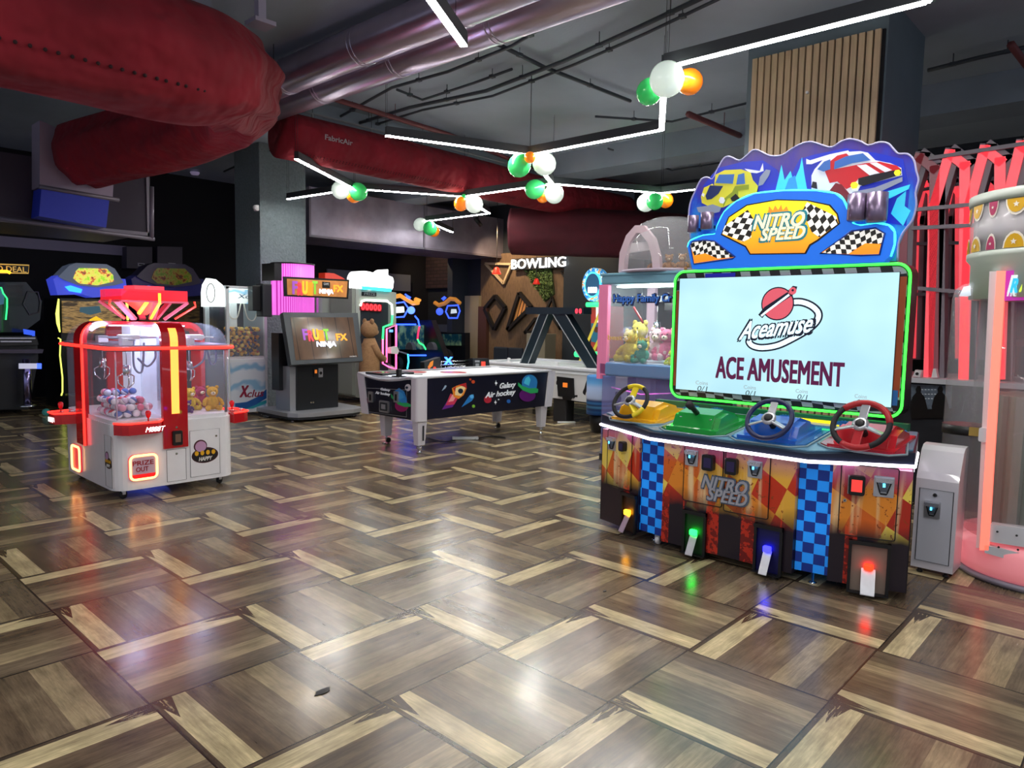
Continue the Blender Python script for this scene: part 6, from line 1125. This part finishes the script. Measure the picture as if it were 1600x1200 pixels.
YR=mat('yellow_rail','E0D040',.4,emit=.25); m=MB(); m.beam(P.w(*P.l(946,480),.1),P.w(*P.l(920,570),.3),.04,.04,YR); m.beam(P.w(*P.l(951,510),.1),P.w(*P.l(932,572),.3),.04,.04,YR); m.beam(P.w(*P.l(850,564),.3),P.w(*P.l(905,568),.3),.05,.05,YR); m.build('yellow_rails',wg)
m=MB(); m.px(P,[(933,565),(940,556),(947,565),(945,572),(935,572)],.0,.2,mat('orange_bits','E0502A',.5)); m.build('orange_cover',wg); m=MB(); m.box2((10.0,6.6,0),(10.5,7.4,.7),MD); m.build('base_cabinet',wg)
# ------------------------------------------------------------ family claw machine with dome
FX,FY0,FY1,FX1=5.90,3.28,4.21,6.75; fc=thing('dome_claw_machine',((FX+FX1)/2,(FY0+FY1)/2,0),'teal barred claw machine with a tall clear dome, behind the racing cabinet','arcade machine')
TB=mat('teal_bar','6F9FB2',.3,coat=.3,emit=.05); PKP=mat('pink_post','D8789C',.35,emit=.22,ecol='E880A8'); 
m=MB(); m.box2((FX-.02,FY0-.02,1.80),(FX1+.02,FY1+.02,1.895),TB,.015); m.box2((FX-.03,FY0-.03,1.885),(FX1+.03,FY1+.03,1.91),TB,.005); m.build('roof_band',fc); m=MB(); m.box2((FX-.02,FY0-.02,.90),(FX1+.02,FY1+.02,1.03),mat('blue_band','6C94C4',.3,coat=.3),.015); m.build('middle_band',fc)
m=MB(); m.box2((FX,FY0,.03),(FX1,FY1,.10),DKGREY); m.box2((FX+.02,FY0,.1),(FX+.03,FY1,.9),mat('violet_acrylic','8A88C8',.12,alpha=.45)); m.box2((FX+.4,FY0+.05,.1),(FX1,FY1-.05,.9),mat('dusky_inside','4A4668',.4)); m.box2((FX+.25,FY1-.42,.1),(FX+.35,FY1-.25,.9),WHITE); m.build('lower_cabinet',fc)
m=MB(); m.tube([(FX+.04,FY0+.1,.78),(FX+.01,(FY0+FY1)/2,.74),(FX+.04,FY1-.1,.78)],.006,glow('faint_pink_ring','E070D0',.9),6); m.build('pink_ring',fc)
for y,mm in ((FY1-.03,PKP),(FY0+.03,PKP)): m=MB(); m.box2((FX-.02,y-.035,.9),(FX+.04,y+.035,1.8),mm,.008); m.build('corner_post',fc)
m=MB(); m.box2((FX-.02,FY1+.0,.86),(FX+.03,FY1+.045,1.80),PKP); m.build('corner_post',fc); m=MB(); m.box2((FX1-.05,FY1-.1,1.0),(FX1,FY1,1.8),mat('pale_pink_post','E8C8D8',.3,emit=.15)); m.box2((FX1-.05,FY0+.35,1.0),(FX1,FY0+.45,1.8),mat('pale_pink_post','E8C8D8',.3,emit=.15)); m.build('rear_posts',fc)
m=MB(); m.box2((FX,FY0+.05,1.03),(FX+.008,FY1-.05,1.8),ACRYL); m.box2((FX+.05,FY1-.01,1.03),(FX1-.05,FY1,1.8),ACRYL); m.build('glass_panes',fc)
m=MB(); m.box2((FX+.08,FY0+.1,1.775),(FX+.2,FY1-.1,1.79),glow('dome_claw_lamp','F4FFFA',7)); m.build('top_lamp',fc)
P=PX(FX-.005); m=MB(); Lb=mat('letter_blue','3A6FC0',.35,emit=.25); m.ptext(P,'Happy Family Cr',960,459,1052,477,.0,.02,mat('letter_navy','1A2450',.4),bold=.06); m.ptext(P,'Happy Family Cr',961,460,1051,475,.02,.026,Lb,bold=.02); m.build('lettering',fc)
m=MB(); m.ptext(P,'best of kind',950,524,1015,532,.0,.004,mat('gold_text','D0A850',.4,emit=.2)); m.build('small_lettering',fc)
m=MB(); m.box2((FX+.05,FY0+.2,1.62),(FX1-.1,FY0+.26,1.66),STEEL); m.box2((FX+.35,FY0+.3,1.55),(FX+.5,FY0+.45,1.7),BLACK,.01); m.build('gantry',fc); claw((FX+.4,FY0+.55,1.38),1.7,fc,1.2); claw((FX+.3,FY0+.2,1.36),1.7,fc,1.0)
m=MB(); m.tube(smooth_path([AX(990,480,FX+.1),AX(1005,505,FX+.1)],3),.012,RED,8); m.build('red_arrow',fc)
ld=bpy.data.lights.new('dome_machine_fill','POINT'); ld.energy=14; ld.color=lin('F0FFF4'); ld.shadow_soft_size=.1; lo=bpy.data.objects.new('inner_point_light',ld); COL.objects.link(lo); lo.parent=fc; lo.location=V((FX+.2,3.75,1.74))-fc.location  # added fill light to brighten the dark toy heap behind the glass
# dome
dc=V((FX+.42,3.72,1.91)); m=MB(); prof=[(.485,0),(.485,.12),(.46,.26),(.40,.39),(.30,.49),(.17,.545),(.0,.56)]; m.lathe(prof,dc,ACRYL2,40); m.lathe([(.49,0),(.50,.0),(.50,.03),(.485,.03)],dc,mat('grey_lilac_trim','9A8E9E',.4),40); m.build('clear_dome',fc)
P=PX(FX+.02); m=MB(); PKA=mat('pale_pink_arch','CDB6BE',.4); 
o_=[(966,425),(968,395),(978,368),(992,352),(1006,352),(1022,372),(1030,400),(1032,425)]; i_=[(1020,425),(1018,402),(1012,380),(1000,364),(994,364),(984,378),(978,400),(976,425)]
m.px(P,o_+i_,-.05,.0,PKA); m.px(P,[(976,380),(1012,376),(1012,390),(976,395)],-.06,-.04,mat('white_cutout','D8D0D4',.5)); m.build('inner_arch',fc,label='pale pink arch inside the dome')
for px_,lb in ((1023,'left of three brown teddy bears lying in the dome'),(1045,'middle of three brown teddy bears lying in the dome'),(1066,'right of three brown teddy bears, almost behind the topper board')):
    c=AX(px_,420,FX+.12); plush((c.x,c.y,1.912),.17,'B08050',lb,R(-70),muz='D8B890')
random.seed(3)
for px_,py_,h,col,lb,nm in ((985,540,.34,'D8C040','big yellow chick toy at the left front of the dome machine','soft_toy'),(1003,555,.24,'3AA088','teal toy ball lying in front of the yellow toys','soft_toy'),(1000,520,.40,'E0D060','pale yellow soft toy on top of the heap','soft_toy'),(1028,535,.33,'E8C8D0','white and pink soft toy at the middle right of the heap','soft_toy'),(1042,540,.33,'E87AA0','pink soft toy behind the screen edge','soft_toy'),(1049,550,.14,'D8E040','lime yellow toy by the green screen frame','soft_toy'),(972,535,.16,'5AB08A','mint soft toy behind at the left glass','soft_toy'),(968,545,.13,'E08A6A','salmon soft toy in the left corner','soft_toy')):
    dx={1003:.10,985:.16,968:.16,1049:.1}.get(px_,.30); c=AX(px_,py_,FX+dx); plush((c.x,c.y,1.035 if h<.2 or dx<.2 else 1.06),h,col,lb,R(-90+random.uniform(-30,30)),muz='F0E8D0',name=nm)
m=MB(); m.box2((FX+.05,FY0+.05,1.028),(FX1-.05,FY1-.05,1.036),mat('toy_floor','C0D0E0',.4)); m.build('prize_floor',fc)
# ------------------------------------------------------------ coin stand
BX0,BX1,BY0,BY1=4.615,4.82,.825,1.04; cs=thing('coin_stand',((BX0+BX1)/2,(BY0+BY1)/2,0),'narrow white coin stand with sloping top between racing cabinet and pink lit tower','coin machine')
SW_=mat('stand_white','D9D6DE',.3,coat=.4); m=MB(); pf=[(BX0,.035),(BX0,.56),(BX0+.015,.60),(BX0+.075,.72),(BX0+.11,.745),(BX0+.15,.75),(BX1-.02,.75),(BX1,.73),(BX1,.035)]; m.prism([(x,BY1,z) for x,z in pf],(0,BY0-BY1,0),SW_); m.build('stand_body',cs)
P=PX(BX0); m=MB(); m.rect(P,-BY1+.022,.08,-BY0-.022,.505,.0,.004,mat('door_pale_grey','C6C8D2',.35)); m.ptube(P,[(-BY1+.022,.08),(-BY0-.022,.08),(-BY0-.022,.505),(-BY1+.022,.505)],.0025,.004,DKGREY,True,4); d=m.build('door',cs); m=MB(); u=-(BY0+BY1)/2; m.disc(P,u-.005,.475,.011,.004,.012,CHROME,14); m.disc(P,u-.005,.475,.005,.012,.014,BLACK,8); m.build('lock',d); coin(P,1457,796,.082,d)
for x,y in ((BX0+.04,BY0+.04),(BX0+.04,BY1-.04),(BX1-.04,BY0+.04),(BX1-.04,BY1-.04)): m=MB(); m.lathe([(0,0),(.016,0),(.018,.01),(.012,.014),(.008,.036),(0,.036)],(x,y,0),BLACK,10); m.build('foot',cs)
# ------------------------------------------------------------ round tower game with lit base
TX,TY=5.10,.47; tw=thing('round_tower_game',(TX,TY,0),'tall round prize tower with pink glowing base, coral light strips and star band','arcade machine')
m=MB(); m.lathe([(0,.035),(.415,.035),(.445,.06),(.45,.10),(.45,.19),(.43,.225),(.40,.235),(0,.235)],(TX,TY,0),mat('pink_lit_base','F2A6AE',.35,emit=.30,ecol='FF8088'),48); m.build('lit_base',tw,label='rounded pink glowing base'); m=MB(); m.lathe([(0,.0),(.43,.0),(.45,.02),(.45,.035),(0,.035)],(TX,TY,0),mat('lilac_plinth','9A94A4',.4),48); m.build('plinth',tw)
GG=mat('sage_grey_panel','C0C8BE',.35); m=MB(); m.lathe([(.46,1.60),(.46,1.80),(.485,1.83),(.485,1.86)],(TX,TY,0),GG,48); m.lathe([(.485,2.13),(.49,2.15),(.49,2.185),(.45,2.19),(0,2.19)],(TX,TY,0),GG,48); m.build('header_rings',tw)
m=MB(); m.lathe([(.475,1.86),(.475,2.13)],(TX,TY,0),mat('clear_band','E4E0E4',.06,alpha=.35),48); bd=m.build('star_band',tw); m=MB(); m.lathe([(.455,1.86),(.455,2.13)],(TX,TY,0),mat('band_backing','D6D0D4',.3,var=.2,vscale=6),40)
def onring(a,z,r=.482): return V((TX+r*math.cos(a),TY+r*math.sin(a),z))
m2=MB(); MG_=mat('badge_magenta','B02458',.35); GY_=mat('badge_gold','D9A81E',.35); IV=mat('badge_ivory','F0E8DC',.4)
def badge(a,z,w,h,mm,up):
    n_=V((math.cos(a),math.sin(a),0)); t_=V((math.sin(a),-math.cos(a),0)); 
    def pr_(u,v,d): 
        aa=a-u/.482; return V((TX+(.478+d)*math.cos(aa),TY+(.478+d)*math.sin(aa),z+v))
    def sh(s,d,mm_):
        pts=[(-w*s,0 if up else 0)]; q=[(w*s*math.cos(t),(h*s)*math.sin(t)*(1 if up else -1)) for t in [math.pi*i/8 for i in range(9)]]
        vs=[pr_(u,v,d) for u,v in q]; m2.add(vs,[list(range(len(vs)))],mm_)
    sh(1.18,.002,IV); sh(1.0,.004,mm); st=[((.34*w if i%2==0 else .15*w)*math.cos(math.pi/2+i*math.pi/5),(.34*w if i%2==0 else .15*w)*math.sin(math.pi/2+i*math.pi/5)+h*.42*(1 if up else -1)) for i in range(10)]
    m2.add([pr_(u,v,.006) for u,v in st],[list(range(10))],IV)
k=0
for i in range(18):
    a=R(90+i*16.5); w,mm=((.030,MG_) if i%3==0 else (.052,GY_)); badge(a,1.865,w,.075,mm,True); badge(a,2.125,w,.075,mm,False)
m.v=m.v; m.build('band_backing',bd); m2.build('star_badges',bd)
P=PX(4.70)
m=MB(); m.px(P,[(1525,856),(1536,856),(1562,424),(1546,424)],-.06,.0,mat('white_tower_frame','D8DAE0',.35)); m.build('side_frame',tw)
m=MB(); CO=glow('coral_light','FF6E58',1.15,'FF9888'); m.px(P,[(1532,858),(1546,858),(1573,424),(1559,424)],.0,.03,CO); m.build('light_strip',tw,label='vertical coral light strip')
m=MB(); m.px(P,[(1570,424),(1640,418),(1640,468),(1568,470)],-.02,.02,glow('purple_sign','B02A98',.75,'A02A90')); sg=m.build('name_sign',tw); m=MB(); m.ptext(P,'RA',1578,432,1608,461,.02,.028,mat('letter_edge_white','F0F4F0',.4,emit=.4),bold=.08,shear=.15); m.ptext(P,'R',1581,436,1591,457,.028,.036,glow('letter_cyan','30B8E0',.7),bold=.04,shear=.15); m.ptext(P,'A',1595,435,1606,456,.028,.036,glow('letter_lime','C8E040',.7),bold=.04,shear=.15); m.build('sign_lettering',sg)
m=MB(); m.lathe([(.40,.235),(.40,1.60)],(TX,TY,0),mat('tower_glass','C8C4CC',.05,alpha=.22),40); m.build('glass_cylinder',tw)
m=MB(); m.lathe([(0,.30),(.30,.30),(.30,1.05),(0,1.05)],(TX,TY,0),mat('ribbed_sage','7C8C7C',.5,bump=.4,bscale=20),10,smooth=False); 
for i in range(16): a=2*math.pi*i/16; m.box((TX+.31*math.cos(a),TY+.31*math.sin(a),.68),(.03,.05,.74),mat('olive_yellow_rib','9A8A1E',.5) if 9<=i<=12 else mat('sage_rib','84948A',.5),rz=a)
m.build('inner_drum',tw)
m=MB(); m.px(P,[(1548,818),(1640,830),(1640,860),(1546,845)],-.05,.02,mat('white_tower_frame','D8DAE0',.35)); m.px(P,[(1540,850),(1640,872),(1640,890),(1540,862)],-.08,.03,mat('white_tower_frame','D8DAE0',.35)); 
for x,y in ((1560,829),(1590,835),(1562,853),(1592,857)): u,z=P.l(x,y); m.disc(P,u,z,.006,.03,.034,DKGREY,8)
m.build('lower_shelf',tw)
# clear side tube
tc=AX(1516,600,5.0); m=MB(); m.lathe([(.125,.02),(.125,1.60),(.11,1.66),(.07,1.69),(0,1.70)],(tc.x,tc.y,0),mat('tube_acrylic','C8C4CC',.05,alpha=.28),28); o=m.build('clear_side_tube',tw,label='clear round side tube'); m=MB(); m.lathe([(.09,1.62),(.07,1.675),(0,1.69)],(tc.x,tc.y,0),glow('tube_cap_glow','E8F4FF',.8),20); m.build('tube_cap',o); m=MB(); m.lathe([(.127,.80),(.13,.80),(.13,.855),(.127,.855)],(tc.x,tc.y,0),BLACK,28); m.box((tc.x-.13,tc.y-.06,.83),(.02,.05,.05),mat('brass','B89A50',.3,.8)); m.build('clamp_band',o)
m=MB(); m.prect(P,1530,668,1546,690,.0,.02,mat('white_tower_frame','D8DAE0',.35),.01); m.build('clamp_bracket',tw)
# ------------------------------------------------------------ red light arches and booth
ar=thing('red_light_arches',(6.9,1.2,0),'row of tall red lit angular arches with grey cross bars behind the star band tower','light structure')
RL1=glow('arch_red_light','F0404C',.85,'E07078'); RL2=glow('arch_dim_light','A04048',.25,'806068'); GB_=mat('arch_grey','8A828A',.5)
def arch_(P,pts,mm,k,n_):
    L=[V(P.l(*q)) for q in pts]; m=MB(); m3=MB()
    for a,b in zip(L,L[1:]):
        d=(b-a).normalized(); nn=V((-d.y,d.x)); 
        if nn.x>0: nn=-nn
        q=lambda c,wd: [tuple(a-d*wd*.3+nn*(c+wd/2)),tuple(b+d*wd*.3+nn*(c+wd/2)),tuple(b+d*wd*.3+nn*(c-wd/2)),tuple(a-d*wd*.3+nn*(c-wd/2))]
        m.poly(P,q(0,.115),-.07,.05,GB_); m3.poly(P,q(.018,.07),.05,.062,mm)
    o=m.build('light_arch',ar); m3.build('red_diffuser',o)
F1_=PX(6.7); F2_=PX(7.6)
for dx,mm in ((-47,RL2),(0,RL1),(55,RL1),(112,RL1)): arch_(F1_,[(1457+dx,588),(1466+dx,322),(1490+dx,240-dx*.12),(1514+dx,258-dx*.12),(1512+dx,588)],mm,0,0)
for dx in (-2,41,95): arch_(F2_,[(1432+dx,556),(1438+dx,345),(1450+dx,287),(1464+dx,300),(1464+dx,556)],RL1,0,0)
for P_,a,b in ((F1_,(1428,330),(1560,318)),(F1_,(1428,358),(1560,352)),(F1_,(1428,450),(1560,462)),(F1_,(1455,250),(1640,222)),(F2_,(1432,382),(1540,380)),(F2_,(1432,460),(1540,464)),(F2_,(1432,300),(1640,268))): m=MB(); m.beam(P_.w(*P_.l(*a),.07),P_.w(*P_.l(*b),.07),.03,.03,GB_); m.build('cross_bar',ar)
bo=thing('dj_booth',(6.95,1.0,0),'dark draped booth with white top rail and a black silhouette DJ poster','booth'); zt=AX(1460,592,6.45).z
m=MB(); m.box2((6.45,.2,zt-.04),(7.4,1.75,zt),mat('booth_white_rail','C8CCD2',.35)); m.build('top_rail',bo); m=MB(); m.box2((6.5,.22,0),(7.35,1.73,zt-.04),mat('black_drape','1A1D24',.85,bump=.6,bscale=8)); m.build('drape',bo)
P=PX(6.495); m=MB(); m.px(P,[(1424,600),(1488,603),(1486,652),(1424,654)],.0,.006,mat('poster_blue_grey','5E6C7A',.4,var=.3,vscale=30)); ps=m.build('poster',bo); m=MB(); SB=mat('poster_black','08090C',.4)
for x in (1434,1468): m.px(P,[(x-3,608),(x,603),(x+4,603),(x+6,608),(x+5,613),(x+11,620),(x+16,640),(x+10,650),(x-10,650),(x-12,635),(x-8,620),(x-2,613)],.006,.009,SB)
m.px(P,[(1424,640),(1487,638),(1487,652),(1424,654)],.006,.0085,SB); m.build('silhouettes',ps)
m=MB()
for i in range(14): m.prect(P,1440+(i%5)*5,608+(i//5)*7,1443+(i%5)*5,609.5+(i//5)*7,.006,.008,mat('poster_pale','C8D4DC',.4))
m.build('poster_marks',ps)
P=PX(6.46); m=MB(); m.px(P,[(1426,588),(1430,578),(1440,579),(1437,590)],-.06,.0,WHITE); m.disc(P,*P.l(1433,584),.012,.0,.005,BLACK,12); tag(m.build('table_sign',loc=P.w(*P.l(1433,590),0)),'small white angled sign with a black dot on the booth rail','sign')
m=MB(); m.px(P,[(1455,590),(1458,576),(1462,576),(1465,590)],-.06,.0,WHITE); tag(m.build('table_stand',loc=P.w(*P.l(1460,590),0)),'small white stand on the booth rail by the arch foot','stand')
# dark speaker rows and shelf lights behind the arches
m=MB(); m.box2((7.7,.1,1.28),(8.6,1.9,1.34),mat('dark_red_shelf','4A1A20',.5)); m.box2((7.9,.1,0),(8.6,1.9,1.28),NIGHT); tag(m.build('rear_counter'),'dark reddish counter standing behind the red arches','counter')
